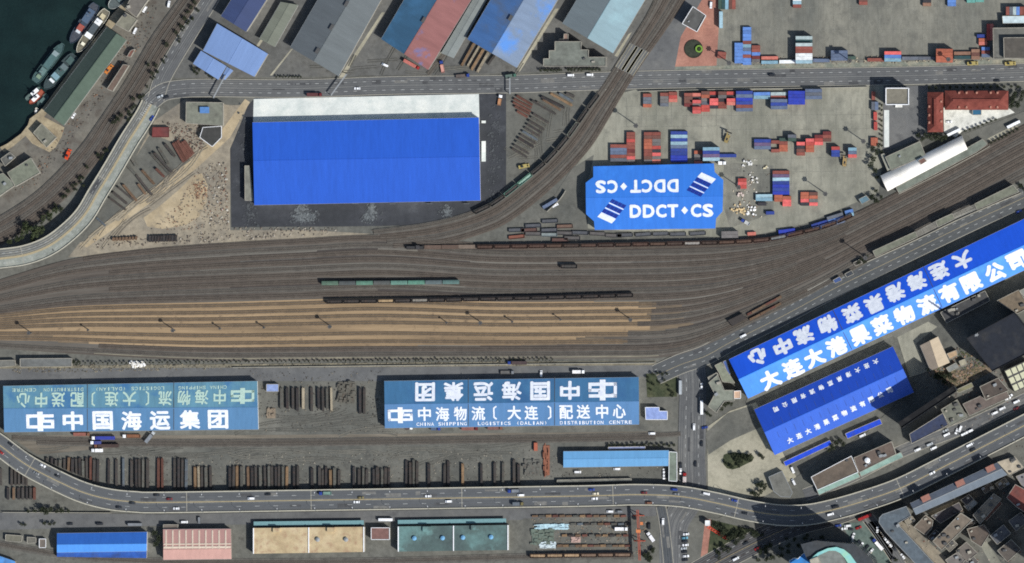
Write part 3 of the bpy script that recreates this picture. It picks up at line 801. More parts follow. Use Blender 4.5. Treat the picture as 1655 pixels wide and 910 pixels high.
for i, (ch, px, py) in enumerate((('团',687,633.3),('集',733,633),('运',781,632.6),('海',827,632),('国',873,631.6),('中',921,631))):
    put(sn, glyph(ch, .034), px, py, 32 * S, 31 * S, True)
put(sn, LOGO, 974, 630.4, 46 * S, 34 * S, True, 'emblem')
put(ss, LOGO, 647, 671, 40 * S, 26 * S, False, 'emblem')
for ch, px, py, w in (('中',686,669,21),('海',715,669,22),('物',744,668.4,21),('流',773,668,22),('〔',800,667,6),('大',831,667,22),('连',858.6,667,22),('〕',888,666.5,6),('配',915,666,22),('送',942.7,665.4,22),('中',973,665,20),('心',1000.7,664.6,21)):
    put(ss, glyph(ch, .026), px, py, w * S, 23 * S)
def words_on(sl, text, x0, x1, y0, y1, h, flip=False, m=None):
    n = len(text); 
    for i, ch in enumerate(text):
        f = (i + .5) / n; f2 = 1 - f if flip else f
        if ch == ' ': continue
        put(sl, glyph(ch, .018, m), x0 + (x1 - x0) * f2, y0 + (y1 - y0) * f2, ((x1 - x0) / n * (.35 if ch in 'I()' else .80)) * S, h * S, flip)
words_on(ss, 'CHINA SHIPPING', 672.5, 755, 685.6, 684.6, 5.6); words_on(ss, 'LOGISTICS', 771.6, 826, 684.4, 684, 5.6)
words_on(ss, '(DALIAN)', 834, 885, 683.8, 683.4, 5.6); words_on(ss, 'DISTRIBUTION', 904.4, 976, 683.2, 682.6, 5.6); words_on(ss, 'CENTRE', 983.6, 1022, 682.4, 682, 5.6)
for x in (757, 896.5):
    joint_on(sn, (x, 613.8 - (x - 621) * .0155 + .2), (x, 652 - (x - 621) * .009)); joint_on(ss, (x, 654 - (x - 621) * .009), (x, 691 - (x - 621) * .0125))
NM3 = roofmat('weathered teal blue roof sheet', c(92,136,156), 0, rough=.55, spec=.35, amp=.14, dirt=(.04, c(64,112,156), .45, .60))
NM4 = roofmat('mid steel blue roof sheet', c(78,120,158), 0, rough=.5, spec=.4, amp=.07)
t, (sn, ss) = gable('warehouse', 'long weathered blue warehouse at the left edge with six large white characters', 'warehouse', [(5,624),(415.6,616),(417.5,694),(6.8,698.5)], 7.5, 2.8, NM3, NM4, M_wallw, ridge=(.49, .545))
put(sn, LOGOG, 392, 640, 38 * S, 26 * S, True, 'emblem')
for ch, px, py, w in (('中',355,641.4,20),('海',326,642,22),('物',297.5,643,21),('流',267,643.7,22),('〔',238,643.7,6),('大',209,644.5,22),('连',180,645,22),('〕',151,645,6),('配',124.5,645.6,22),('送',94,646,22),('中',66.5,646.4,20),('心',37.5,647,22)):
    put(sn, glyph(ch, .026, M_letterg), px, py, w * S, 24 * S, True)
words_on(sn, 'CHINA SHIPPING', 288, 367, 627, 625.6, 5.6, True, M_letterg); words_on(sn, 'LOGISTICS', 211.5, 266, 628, 627.2, 5.6, True, M_letterg)
words_on(sn, '(DALIAN)', 153.5, 204, 629, 628.2, 5.6, True, M_letterg); words_on(sn, 'DISTRIBUTION', 70, 135, 630, 629.2, 5.6, True, M_letterg); words_on(sn, 'CENTRE', 19, 59, 630.6, 630, 5.6, True, M_letterg)
put(ss, LOGO, 65, 681, 45 * S, 32 * S, False, 'emblem')
for ch, px, py in (('中',117.7,680),('国',166,679.6),('海',212.5,679.8),('运',258.6,679.4),('集',307,678),('团',352.4,677.6)):
    put(ss, glyph(ch, .034), px, py, 33 * S, 31 * S)
for x in (141.4, 281):
    joint_on(sn, (x, 622.2 - (x - 5) * .0195 + .2), (x, 659.4)); joint_on(ss, (x, 661), (x, 697.6 - (x - 5) * .011))

# --- two diagonal royal-blue market halls
A1 = math.radians(25.1)
NM5 = roofmat('royal blue shade-side sheet', c(30,86,210), A1, rough=.40, spec=.5, amp=.05)  # north slope: its shade is painted in as a darker blue
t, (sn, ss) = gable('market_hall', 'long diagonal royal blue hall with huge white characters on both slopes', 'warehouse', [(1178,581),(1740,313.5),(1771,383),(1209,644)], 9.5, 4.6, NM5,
                    roofmat('royal blue sunlit sheet', c(48,128,224), A1, rough=.40, spec=.5, amp=.07, dirt=(.05, c(64,148,236), .5, .7)), M_wallw, ridge=(.51, .51))  # same roof on the sunny side, sun sheen painted as lighter blue
HV = .062
for ch, px, py in (('心',1225,577),('中',1265,559.5),('流',1299.6,542.5),('物',1337.7,524.5),('菜',1377.6,506.6),('果',1413,491),('港',1447,473),('海',1482,455.6),('连',1518,438.5),('大',1556,421)):
    put(sn, glyph(ch, HV), px, py, 31 * S, 29 * S, True)
for ch, px, py in (('大',1245,613),('连',1281.5,595),('大',1316,577.5),('港',1352,560),('果',1390,542),('菜',1425,525),('物',1461.5,508.6),('流',1499,491.6),('有',1534,473),('限',1570,456.5),('公',1608,439.6),('司',1644,421)):
    put(ss, glyph(ch, HV), px, py, 33 * S, 31 * S)
joint_on(sn, (1346.5, 501.5), (1362, 533), .4); joint_on(ss, (1363, 537), (1377, 565), .4)
joint_on(sn, (1493, 432), (1508, 464), .4); joint_on(ss, (1509, 467), (1523, 497), .4)
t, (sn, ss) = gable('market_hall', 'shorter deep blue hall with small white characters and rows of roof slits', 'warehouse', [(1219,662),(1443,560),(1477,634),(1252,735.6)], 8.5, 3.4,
                    roofmat('deep blue shade-side sheet', c(28,68,170), A1, rough=.42, spec=.5, amp=.06), roofmat('deep blue sunlit sheet', c(40,92,196), A1, rough=.42, spec=.5, amp=.06), M_wallw, ridge=(.5, .49))  # one roof in two blues: shade painted north, sunlight painted south
seq = '大连大港果菜物流有限公司'
for i, ch in enumerate(seq):
    put(sn, glyph(ch, .05), 1415.4 - i * 14.67, 584.6 + i * 6.95, 8.5 * S, 8.5 * S, True)
    put(ss, glyph(ch, .05), 1277 + i * 14.6, 711.6 - i * 7.35, 9.5 * S, 9.5 * S)
M_slit = plain('roof slit', c(70,92,150))
for i in range(15):
    for k in (0,):
        x, y = 1248 + i * 13.6, 680 - i * 6.35; joint_on(sn, (x, y), (x + 4, y + 9), .18, M_slit, 'roof_vent')
        x, y = 1256 + i * 13.6, 698 - i * 6.35; joint_on(ss, (x, y), (x + 4, y + 9), .18, M_slit, 'roof_vent')

# --- harbour shed and the depot warehouses along the top
def rm(n, col, a, **k): return roofmat(n, c(*col), a, **k)
A2 = math.radians(54)
gable('harbour_shed', 'long dark green ridged shed standing along the quay', 'shed', [(71,179.4),(173,43.5),(204.5,64.6),(103,203)], 5.0, 5.2,
      rm('dark green roof', (72,84,78), A2, rough=.8, spec=.2, amp=.06), rm('grey green roof', (74,88,78), A2, rough=.8, spec=.2, amp=.06), M_wall)
A3 = math.radians(60)
GREY = rm('slate grey roof sheet', (88,94,98), A3, rough=.7, spec=.2, amp=.07)
def depot(label, q, mn, ms, he=7.5, rise=3.6, ridge=(.5, .5), vents=()):
    t, sl = gable('depot_warehouse', label, 'warehouse', q, he, rise, mn, ms, M_wall, ridge)
    for (x, y) in vents:
        p = P(x, y, he + rise); mb = MB(); mb.box(p.x, p.y, he + rise + .3, 4.2, 2.2, 1.5, A3); mb.build('ridge_vent', M_walld, t, t.location)
    return t, sl
# quads: A (front-left), B (back-left), C (back-right), D (front-right); the ridge runs front to back
depot('broad slate grey double pitched warehouse at the top edge', [(469,76.5),(540,-46),(641,-46),(547,123)], GREY, rm('pale slate roof sheet', (98,104,106), A3, rough=.7, spec=.2, amp=.07), 8, 3.2, (.49, .52), [(560,6),(536,44),(513,82)])
depot('top edge warehouse with one teal and one faded red slope', [(616,63),(682,-50),(792,-50),(692,113)], rm('teal blue roof sheet', (46,84,112), A3, rough=.65, amp=.12, dirt=(.06, c(54,98,132), .5, .7)),
      rm('faded red roof sheet', (134,92,90), A3, rough=.75, spec=.15, amp=.12, dirt=(.045, c(92,108,156), .54, .64)), 8, 3.2, (.495, .5), [(685,32)])
depot('top edge warehouse with blue slope and patchy grey blue slope', [(755.6,63.3),(822,-50),(931,-50),(835,109.5)], rm('mid blue roof sheet', (58,96,146), A3, rough=.65, amp=.12, dirt=(.06, c(72,88,112), .5, .7)),
      rm('bleached blue roof sheet', (108,126,150), A3, rough=.65, amp=.12, dirt=(.028, c(76,130,200), .55, .68)), 8, 3.2, (.497, .5), [(825,29)])
depot('pale grey blue warehouse beside the level crossing at the top', [(909,38),(965,-55),(1075,-55),(990.6,86)], rm('grey sheet', (100,110,114), A3, rough=.65, amp=.07), rm('pale aqua sheet', (124,150,158), A3, rough=.5, amp=.10, dirt=(.05, c(136,168,176), .5, .7)), 8, 3.2, (.498, .5))
depot('navy blue pitched roof building at the top edge', [(357,26),(405,-50),(462,-50),(397.6,51.4)], rm('navy roof sheet', (48,62,100), A3, rough=.6, amp=.06), rm('navy roof sheet', (46,64,110), A3), 10, 1.0)
gable('depot_hall', 'light blue roofed hall beside the road junction', 'building', [(328,82),(351,38),(433,87),(411,124)], 10, .8, rm('powder blue roof', (112,138,182), -.5, amp=.05), rm('powder blue roof', (122,152,200), -.5), M_wall, cap=None)
gable('depot_annex', 'small light blue annex tucked below the light blue hall', 'building', [(312,103),(325,82),(366,107),(353,129)], 6, .5, rm('powder blue roof', (122,152,200), -.5), rm('powder blue roof', (122,152,200), -.5), M_wall)
gable('depot_porch', 'tiny light blue lean-to between annex and road', 'building', [(356,128),(367,108),(377,114),(364,129)], 4, .3, rm('powder blue roof', (122,152,200), -.5), rm('powder blue roof', (122,152,200), -.5), M_wall)
gable('storage_shed', 'narrow grey green shed between navy roof and slate warehouse', 'shed', [(419,63),(454,3),(482,8),(444,76)], 5, .8, rm('grey green sheet', (108,112,100), A3, rough=.8), rm('grey green sheet', (108,112,100), A3), M_wall)
gable('storage_shed', 'narrow pale grey shed between red slope and blue slope warehouses', 'shed', [(713,86),(770,-10),(792,-10),(733,94)], 4, .5, rm('pale grey sheet', (120,126,124), A3, rough=.8), rm('pale grey sheet', (120,126,124), A3), M_wall)

# --- flat roofed buildings
def flat(name, label, pts, h, col, cat='building', wall=None, par=.6, parm=None, units=0, bands=False, group=None, seed=1, pw=.35, roofm=None):
    base = Vector((*W2(P(*centre(pts), h)), 0))
    t = thing(name, label, cat, base, 0, group)
    ring = [W2(P(x, y, h)) for x, y in pts]
    a = sum(ring[i][0] * ring[(i+1) % len(ring)][1] - ring[(i+1) % len(ring)][0] * ring[i][1] for i in range(len(ring)))
    if a < 0: ring = ring[::-1]
    mb = MB(); mb.prism(ring, 0, h - .02); mb.build('wall', wall or M_wall, t, base)
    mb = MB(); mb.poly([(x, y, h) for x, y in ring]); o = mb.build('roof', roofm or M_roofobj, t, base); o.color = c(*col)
    if par:
        mb = MB(); n = len(ring)
        for i in range(n):
            p, q = Vector((*ring[i], h + par / 2)), Vector((*ring[(i+1) % n], h + par / 2)); mb.bar(p, q, pw, par)
        mb.build('parapet', parm or wall or M_wall, t, base)
    r = random.Random(seed + int(pts[0][0]))
    cx, cy = centre(ring)
    for k in range(units):
        i = r.randrange(len(ring)); f = r.uniform(.25, .75)
        x, y = cx + (ring[i][0] - cx) * f, cy + (ring[i][1] - cy) * f
        mb = MB(); s = r.uniform(.9, 2.2); mb.box(x, y, h + .5 * s, s * r.uniform(1, 1.8), s, s, r.uniform(0, .6)); mb.build('roof_unit', r.choice([M_steel, M_wall, M_walld]), t, base)
    if bands:
        n = len(ring); fl = 3.4
        for k in range(1, int(h / fl)):
            mb = MB()
            for i in range(n):
                p, q = Vector((*ring[i], k * fl)), Vector((*ring[(i+1) % n], k * fl)); d = (q - p) * .05
                mb.bar(p + d, q - d, .12, 1.5)
            mb.build('window_band', M_glass, t, base)
    return t
def T(x0, y0, s, pts): return [(x / s + x0, y / s + y0) for x, y in pts]
flat('stepped_office', 'grey office building with stepped outline facing the main road', T(860,0,3.791,[(70,360),(105,360),(105,310),(140,310),(140,255),(300,255),(300,305),(345,305),(345,350),(452,350),(452,405),(70,405)]), 11, (112,116,108), 'office', par=.7, units=2, bands=True)
flat('stair_tower', 'small reddish stair block behind the stepped grey office', T(860,0,3.791,[(165,240),(195,240),(195,208),(220,208),(220,253),(165,253)]), 8, (134,112,100), par=.5)
flat('gatehouse', 'dark grey flat building at the tip of the red plaza', T(860,0,3.791,[(985,40),(1065,95),(1010,195),(920,145)]), 8, (86,86,84), par=.9, parm=M_white, units=1)
flat('office_block', 'white edged flat office block south of the main road', [(1432,142.6),(1468.5,142.6),(1468.5,169),(1432,169)], 14.5, (118,114,102), 'office', wall=M_wallw, par=1.0, parm=M_white, units=0, bands=True, pw=.6)
flat('entrance_canopy', 'small white canopy on the office block front', [(1447,169.3),(1458,169.3),(1458,173.5),(1447,173.5)], 4.0, (226,226,220), 'canopy', wall=M_wallw, par=0)
flat('crossing_hut', 'grey metal roofed building with blue rooftop box near the rubble', [(301,165),(360.5,166),(360.5,203),(300.5,199)], 6, (118,120,108), par=.3, units=0)
p = P(331, 178, 6); mb = MB(); mb.box(0, 0, .9, 6.5, 4.2, 1.8); mb.box(0, 0, 1.86, 6.9, 4.6, .12)
tag(mb.build('rooftop_cabin', plain('blue cabin', c(84,124,176))), 'small blue cabin on the grey metal roof by the rubble', 'cabin').location = (p.x, p.y, 6.02)
flat('derelict_hut', 'black roofed wedge shaped hut beside the rubble heaps', [(328,206),(358,204),(358,222),(343,237),(323,222)], 4.5, (62,62,60), 'hut', par=.25, parm=M_white)
flat('red_cabin', 'red flat roofed cabin between ramp and scrap yard', [(247,206),(273,206),(273,221.5),(246,221.5)], 3.2, (112,58,56), 'cabin', par=.4, parm=plain('red brown wall', c(104,52,50)))
flat('lean_to', 'narrow grey annex against the west end of the ultramarine warehouse', [(395.6,268),(403,268),(409,324),(396,324)], 5, (124,124,114), 'annex', par=.2)
# harbour side
for i, (lab, q, h, col) in enumerate((('grey roofed harbour office beside the quay at the top', [(187,39.5),(202,20),(221.5,31.6),(208,51)], 7, (122,120,106)),
        ('broad grey harbour building cut by the top edge', [(203,13),(214,-8),(242,-4),(220,27.7)], 7, (104,100,94)),
        ('grey roofed harbour hut below the long green shed', [(54,214.5),(67,200),(91,222),(75,238)], 5, (112,112,100)),
        ('small square hut at the quay corner', [(1.3,256.7),(16,246),(25,254),(8,268.6)], 5, (92,92,88)),
        ('grey green roofed harbour workshop below the quay corner', [(12,279),(50,255),(64.6,279),(25,301.5)], 7, (112,116,102)),
        ('harbour workshop cut by the left edge', [(-20,288),(5,280),(25,299),(-2,318)], 6, (112,116,104)))):
    flat('harbour_building', lab, q, h, col, par=.4, units=1, seed=i)
flat('goods_shed', 'long narrow brown shed on the harbour tracks', T(0,0,3.791,[(755,395),(790,400),(690,560),(655,545)]), 5.5, (104,88,78), 'shed', par=.2)
flat('goods_shed', 'short red brown shed on the harbour tracks', T(0,0,3.791,[(800,310),(828,300),(800,350),(778,348)]), 4, (112,76,66), 'shed', par=.2)
# red tiled houses
def hip(name, label, x0, y0, x1, y1, he, rise, col, ns, along='x', dorm=()):
    A, B, Cc, D = P(x0, y0, he), P(x1, y0, he), P(x1, y1, he), P(x0, y1, he)
    base = (A + Cc) / 2; base.z = 0
    t = thing(name, label, 'house', base)
    w = min(abs(A.x - B.x), abs(A.y - D.y)) / 2 * .85
    if along == 'x': r0, r1 = Vector((A.x + w, base.y, he + rise)), Vector((B.x - w, base.y, he + rise))
    else: r0, r1 = Vector((base.x, A.y - w, he + rise)), Vector((base.x, D.y + w, he + rise))
    m = mat('red tile', [c(98,52,46), c(116,62,54), c(128,72,63)], sc=.2, sc2=1.2, amp2=.1, amp3=.08)
    mb = MB()
    if along == 'x': F = ([A, D, r0], [D, Cc, r1, r0], [Cc, B, r1], [B, A, r0, r1])
    else: F = ([B, A, r0], [A, D, r1, r0], [D, Cc, r1], [Cc, B, r0, r1])
    for f in F: mb.poly(f)
    mb.build('roof', m, t, base)
    mb = MB(); mb.bar(r0, r1, 1.6 if along == 'x' else 1.8, .5); mb.build('ridge_cap', m, t, base)
    mb = MB(); mb.prism([W2(base + (p - base) * .95) for p in (A, B, Cc, D)], 0, he - .05); mb.build('wall', M_wall, t, base)
    for (px, py) in dorm:
        p = P(px, py, he + rise * .45); mb = MB(); mb.box(p.x, p.y, he + rise * .35, 1.8, 2.2, 1.9, 0, 0, .6); mb.build('dormer', plain('dormer wall', c(168,120,104)), t, base)
hip('tiled_house', 'long red tiled hipped house along the main road', 1527, 146.5, 1629.6, 177.7, 9, 4.2, None, 0, 'x', [(1550,150),(1562,150),(1578.5,150),(1601,150),(1612,150),(1550,173),(1562,173),(1601,173),(1612,173)])
hip('tiled_house', 'upright red tiled hipped house left of the bleached courtyard', 1499, 149, 1524.6, 213.5, 9, 4.0, None, 0, 'y', [(1502,172),(1502,186),(1502,198),(1521,164),(1521,180),(1521,196)])
hip('tiled_annex', 'small red tiled link roof between the two red houses', 1522, 155, 1537, 172, 6, 2.5, None, 0, 'x')
flat('courtyard_canopy', 'small teal blue canopy on the bleached courtyard', [(1572,177.5),(1586,177),(1586,185.5),(1572,186)], 3.2, (44,92,122), 'canopy', par=.1)
# white vaulted roof and its neighbours
def vault(name, label, q, he, rise, m, n=10):
    A, B, Cc, D = [P(x, y, he) for x, y in q]; base = (A + B + Cc + D) / 4; base.z = 0
    t = thing(name, label, 'building', base); mb = MB(); L, R = [], []
    for i in range(n + 1):
        f = i / n; z = Vector((0, 0, rise * math.sin(math.pi * f))); L.append(A.lerp(D, f) + z); R.append(B.lerp(Cc, f) + z)
    for i in range(n): mb.poly([L[i], L[i+1], R[i+1], R[i]])
    mb.build('roof', m, t, base)
    mb = MB(); mb.poly(L[::-1] + []); mb.poly(R)
    mb.build('gable_end', M_wall, t, base)
    mb = MB(); mb.prism([W2(p) for p in (A, B, Cc, D)], 0, he - .03); mb.build('wall', M_wall, t, base)
    return t
vault('vaulted_hall', 'brilliant white vaulted roof hall beside the railway fan', [(1423,284),(1554.6,219),(1564,241),(1434.6,309)], 6, 4.0, mat('white sheet roof', [c(206,202,192), c(232,228,220), c(240,236,230)], sc=.08, sc2=.5, amp2=.06, rough=.6, spec=.3))
flat('roof_turret', 'small brown block notched into the white vaulted roof', T(1385,120,4.333,[(430,603),(470,585),(488,608),(448,633)]), 10.2, (110,84,76), 'turret', par=.2)
flat('platform_roof', 'long grey lean-to roof between white vault and the tracks', [(1448,303),(1588,225),(1596,233),(1578,246),(1453,312)], 4.5, (112,118,108), 'canopy', par=.15)
flat('workshop', 'grey flat workshop behind the white vaulted roof', [(1431,254),(1486.5,228.5),(1496,251.5),(1440,274.6)], 7, (114,118,106), par=.3, units=1)
flat('workshop_annex', 'thin pale annex at the west end of the grey workshop', [(1424,250),(1429,248),(1441,273),(1435,277)], 5, (142,144,132), par=.2)
flat('signal_hut', 'small hut with pale blue roof at the yard corner by the tracks', [(1388,322),(1400,316),(1406,323),(1393,330)], 4, (96,124,136), 'hut', par=.2)
# station canopies
for lab, q in (('westernmost grey platform canopy beside the warehouse road', [(1410.7,405.8),(1479.6,374.3),(1483,383),(1415,415)]),
               ('short middle grey platform canopy beside the warehouse road', [(1512,357.5),(1539,345),(1543,353.5),(1516,367)]),
               ('easternmost grey platform canopy beside the warehouse road', [(1575,329.6),(1637,299),(1647,310),(1579,339)])):
    t = flat('platform_canopy', lab, q, 8.0, (112,114,100), 'canopy', par=.25)
for lab, q in (('open lattice frame between west and middle platform canopies', [(1480.5,375),(1511,358.5),(1515,366),(1483,382.5)]), ('open lattice frame between middle and east platform canopies', [(1540.5,346),(1574,331),(1578,338),(1543.5,353)])):
    a, b, cc, dd = [P(x, y, 7.6) for x, y in q]; base = (a + cc) / 2; base.z = 0
    t = thing('canopy_frame', lab, 'frame', base)
    for f in (0, .25, .5, .75, 1):
        mb = MB(); mb.bar(a.lerp(dd, f), b.lerp(cc, f), .5, .4); mb.build('beam', M_conc_struct, t, base)
    for f in (0, .33, .66, 1):
        mb = MB(); mb.bar(a.lerp(b, f), dd.lerp(cc, f), .35, .4); mb.build('cross_beam', M_conc_struct, t, base)
    for p in (a, b, cc, dd): mb = MB(); mb.box(p.x, p.y, 3.7, .5, .5, 7.4); mb.build('post', M_conc_struct, t, base)
# top right depot building
flat('depot_building', 'large dark roofed building at the right edge above the main road', [(1605,45.5),(1720,44),(1720,96),(1606,95)], 10, (104,104,98), par=.8)
flat('roof_storey', 'dark upper storey on the building at the right edge', [(1622,61),(1720,60),(1720,94),(1623,94)], 14, (84,80,74), par=.4)
flat('white_shed', 'pale roofed strip shed at the right edge of the container yard', [(1620,26),(1720,25),(1720,37),(1621,38)], 5, (188,204,208), 'shed', par=.2)
# south-middle buildings
gable('site_office', 'long sky blue roofed office above the elevated highway', 'office', [(910.5,729.6),(1081,728),(1080,753),(910.5,755.5)], 6, .8, rm('sky blue sheet', (98,152,196), 0, amp=.03), rm('sky blue sheet', (98,152,196), 0), M_wall)
flat('office_wing', 'grey green flat wing at the end of the sky blue office', [(1081.5,730),(1094,731),(1094,778),(1081,777)], 5, (118,128,116), par=.4, parm=M_white)
flat('bike_shelter', 'thin lavender shelter along the top of the sky blue office', [(983,722.5),(1043,721.5),(1043,725.5),(983,726.5)], 3, (136,146,178), 'shelter', par=.1)
flat('low_shed', 'very long thin grey shed beside the elevated highway', [(900.5,775.8),(1020.5,773.5),(1020.5,777),(900.5,779.5)], 3.2, (114,114,106), 'shed', par=.1)
flat('guard_house', 'lavender blue roofed L shaped house beside the cross street', T(820,570,3.79,[(845,335),(930,335),(930,358),(980,358),(980,410),(848,410)]), 5, (134,152,200), 'house', par=.15, parm=M_white)
flat('pump_house', 'tiny lavender roofed hut at the end of the left blue warehouse', [(430.7,621),(450,621),(450,633),(430.7,633)], 4, (136,154,196), 'hut', par=.1)
flat('lineside_building', 'long low grey building between rail yard and left blue warehouse', [(32.6,579.7),(116,579.2),(116,592),(32.6,593)], 4.5, (104,106,104), par=.3)
flat('lineside_building', 'low grey building at the left edge under the rail yard', [(-20,583),(24,582),(25,591),(-20,595)], 3.5, (112,112,106), par=.3)
flat('office_house', 'three winged grey office building at the street corner', T(1060,560,6.5,[(555,380),(650,300),(720,460),(820,460),(820,570),(720,575),(635,695),(550,630),(620,500)]), 12, (128,132,120), 'office', par=.6, units=2, bands=True)
flat('office_turret', 'narrow roof strip north of the three winged office', T(1060,560,6.5,[(545,325),(640,275),(655,300),(560,355)]), 11, (128,126,114), par=.3)
flat('office_stair_hall', 'pale bay with round skylight on the three winged office', T(1060,560,6.5,[(822,470),(890,465),(890,545),(822,548)]), 10, (190,160,136), par=.4, parm=M_white)
flat('side_house', 'grey house between the three winged office and royal blue hall', T(1060,560,6.5,[(620,200),(690,165),(830,385),(700,370),(660,270)]), 6, (126,130,114), 'house', par=.3)
flat('blue_porch', 'slim slate blue porch beside the royal blue hall end', T(1060,560,6.5,[(705,160),(735,145),(785,290),(765,300)]), 5, (70,94,150), 'porch', par=.1)
# ------------------------------------------------------------------ bottom row of freight sheds
gable('freight_shed', 'blue banded roof shed at the bottom left by the street', 'shed', [(92,862),(237.5,859.8),(237,891),(92,893)], 7, 2.6, rm('shed blue', (44,96,176), 0, amp=.05), rm('light shed blue', (72,136,212), 0, amp=.04), M_wallw, ridge=(.6, .62))
flat('shed_apron_roof', 'darker blue lower roof along the banded blue shed', [(92,892),(237,890.5),(236.6,902),(92,900)], 4.5, (44,84,160), 'shed', par=0)
t, (sn, ss) = gable('freight_shed', 'salmon pink roofed shed with pale translucent strips', 'shed', [(263.5,855.6),(373,854.8),(374,903.5),(264,904.8)], 7, 3.2, rm('salmon sheet', (176,136,128), 0, amp=.10, rough=.5), rm('pale salmon sheet', (184,144,134), 0, amp=.08), M_wall, ridge=(.67, .66))
M_trans = plain('translucent sheet', c(206,190,172), rough=.5)
for i in range(10):
    x = 268.5 + i * 10.7; joint_on(sn, (x, 857), (x, 887), 1.1, M_trans, 'skylight_strip')
joint_on(sn, (264.5, 885), (373, 884.3), 1.5, M_trans, 'skylight_strip'); joint_on(sn, (264.5, 879.5), (373, 879), .8, M_trans, 'skylight_strip')
def freight(label, q, h, m, par_m, div, vents, canopy, boxes, ventm):
    t = flat('freight_shed', label, q, h, (120,120,120), 'shed', wall=M_wall, par=0, roofm=m)
    (x0, y0), (x1, y1), (x2, y2), (x3, y3) = q; base = t.location
    for x in div:
        mb = MB(); f = (x - x0) / (x1 - x0); a, b = P(x, y0 + (y1 - y0) * f, h), P(x, y3 + (y2 - y3) * f, h); mb.bar(a + Vector((0,0,.3)), b + Vector((0,0,.3)), .7, .6); mb.build('fire_wall', par_m, t, base)
    for (x, y) in vents:
        p = P(x, y, h); mb = MB(); mb.cyl(p.x, p.y, h, h + 1.3, 1.2, 1.2, 10); mb.cyl(p.x, p.y, h + 1.3, h + 1.9, 1.7, .5, 10); mb.build('roof_ventilator', ventm, t, base)
    for (x, y, w, d) in boxes:
        p = P(x, y, h); mb = MB(); mb.box(p.x, p.y, h + .9, w * S, d * S, 1.8); mb.build('hoist_house', m, t, base)
    a, b = P(canopy[0], canopy[1], 3.6), P(canopy[2], canopy[3], 3.6)
    mb = MB(); mb.bar(a, b, 3.2, .2); mb.build('canopy', plain('canopy teal', c(110,146,150)), t, base)
    return t
M_tan = mat('cream bitumen roof', [c(158,138,108), c(184,166,132), c(198,182,150)], sc=.06, sc2=.5, amp2=.12, amp3=.08, stain=(.25, c(150,120,98), .5, .72))
M_teal = mat('teal bitumen roof', [c(72,84,84), c(84,102,100), c(100,130,128)], sc=.045, sc2=.5, amp2=.12, amp3=.08, stain=(.05, c(120,160,158), .55, .72))
freight('long cream roofed freight shed with white end walls', [(409,853.5),(589,851.5),(589,892),(409,895)], 7, M_tan, M_white, (409.8,499,588), ((513.7,872),(559.5,872)), (410,846.5,588,844.5), ((447,857,11,7),(535,856,12,7)), M_steel)
freight('long teal roofed freight shed beside the stock yard', [(643,851),(822,848.5),(822,889),(643,891.5)], 7, M_teal, M_white, (643.8,733,821), ((670,870),(715.7,869.6),(748.5,868.8),(794,868)), (643,844,818,841.5), ((690,855,13,8),(768,853,13,8)), plain('pale blue ventilator', c(110,160,196)))
flat('link_building', 'small reddish flat building between cream and teal freight sheds', [(600,853),(629.5,853),(629.5,872),(600,872)], 6, (120,90,84), par=.5, parm=M_white)
flat('shed_porch', 'small brown lean-to behind the salmon pink shed', [(264,848),(288,848),(287,855),(264,855)], 5, (108,100,92), 'annex', par=.2)
flat('yard_hut', 'little square hut with white rim left of the banded blue shed', [(63.5,871),(74,871),(74,885),(63.5,885)], 3.5, (112,104,96), 'hut', par=.4, parm=M_white)
flat('yard_hut', 'grey hut at bottom left beside the white rimmed hut', [(44,868),(58,869),(58,877),(44,878)], 3.5, (104,102,94), 'hut', par=.3)
flat('yard_hut', 'low walled grey hut farthest left at the bottom', [(9,864),(36,866),(34,876),(9,874)], 2.8, (108,106,94), 'hut', par=.3)
flat('corner_shed', 'bright blue roof corner in the bottom left corner of the view', [(-40,895),(0,899),(24,907),(30,930),(-40,930)], 6, (84,150,220), 'shed', par=0)

# ------------------------------------------------------------------ city blocks on the right
def strip_roof(name, label, a, b, w, h, col, cat='shed', par=.1):
    A, B = Vector((a[0], a[1])), Vector((b[0], b[1])); n = (B - A).normalized(); n = Vector((-n.y, n.x)) * (w / 2)
    return flat(name, label, [tuple(A + n), tuple(B + n), tuple(B - n), tuple(A - n)], h, col, cat, par=par)
strip_roof('parking_shed', 'long royal blue parking shed south of the deep blue hall', (1268,750), (1343,715), 8, 3.5, (30,72,200))
strip_roof('parking_shed', 'shorter royal blue parking shed beyond the round tree', (1368,705), (1424,681), 9, 3.5, (30,72,200))
flat('brown_block', 'brown gravel roofed block behind the elevated highway bend', [(1311,771),(1376,737),(1387,763),(1321,792)], 13, (98,88,78), par=.5, parm=M_white, units=1)
flat('brown_block', 'brown roofed block with rooftop clutter and white tank', [(1380,740),(1441,713.6),(1448,734),(1388,764)], 13, (100,88,80), par=.4, units=6)
strip_roof('green_awning', 'pale green glass awning along the brown gravel roofed block', (1322,796), (1388,767), 9, 4.5, (132,160,152), 'awning')
strip_roof('green_awning', 'pale green glass awning along the cluttered brown block', (1390,766), (1458,735), 9, 4.5, (132,160,152), 'awning')
p = P(1402, 744, 13); mb = MB(); mb.cyl(0, 0, 0, 2.2, 2.0, 2.0, 14); mb.cyl(0, 0, 2.2, 3.0, 2.0, .4, 14)
tag(mb.build('water_tank', M_white), 'round white water tank on the cluttered brown roof', 'tank').location = (p.x, p.y, 13.02)
flat('parking_deck', 'grey asphalt topped deck beside two white vans', T(1120,740,5.354,[(655,165),(770,115),(860,300),(840,340),(760,335),(700,290)]), 5, (106,106,100), 'deck', par=.2, parm=M_steel)
flat('navy_roof_house', 'house with glossy navy roof in front of the dark tower', [(1470,701.5),(1524,667.7),(1532.7,687),(1473.4,717)], 8, (54,62,86), 'house', par=.5, units=1)
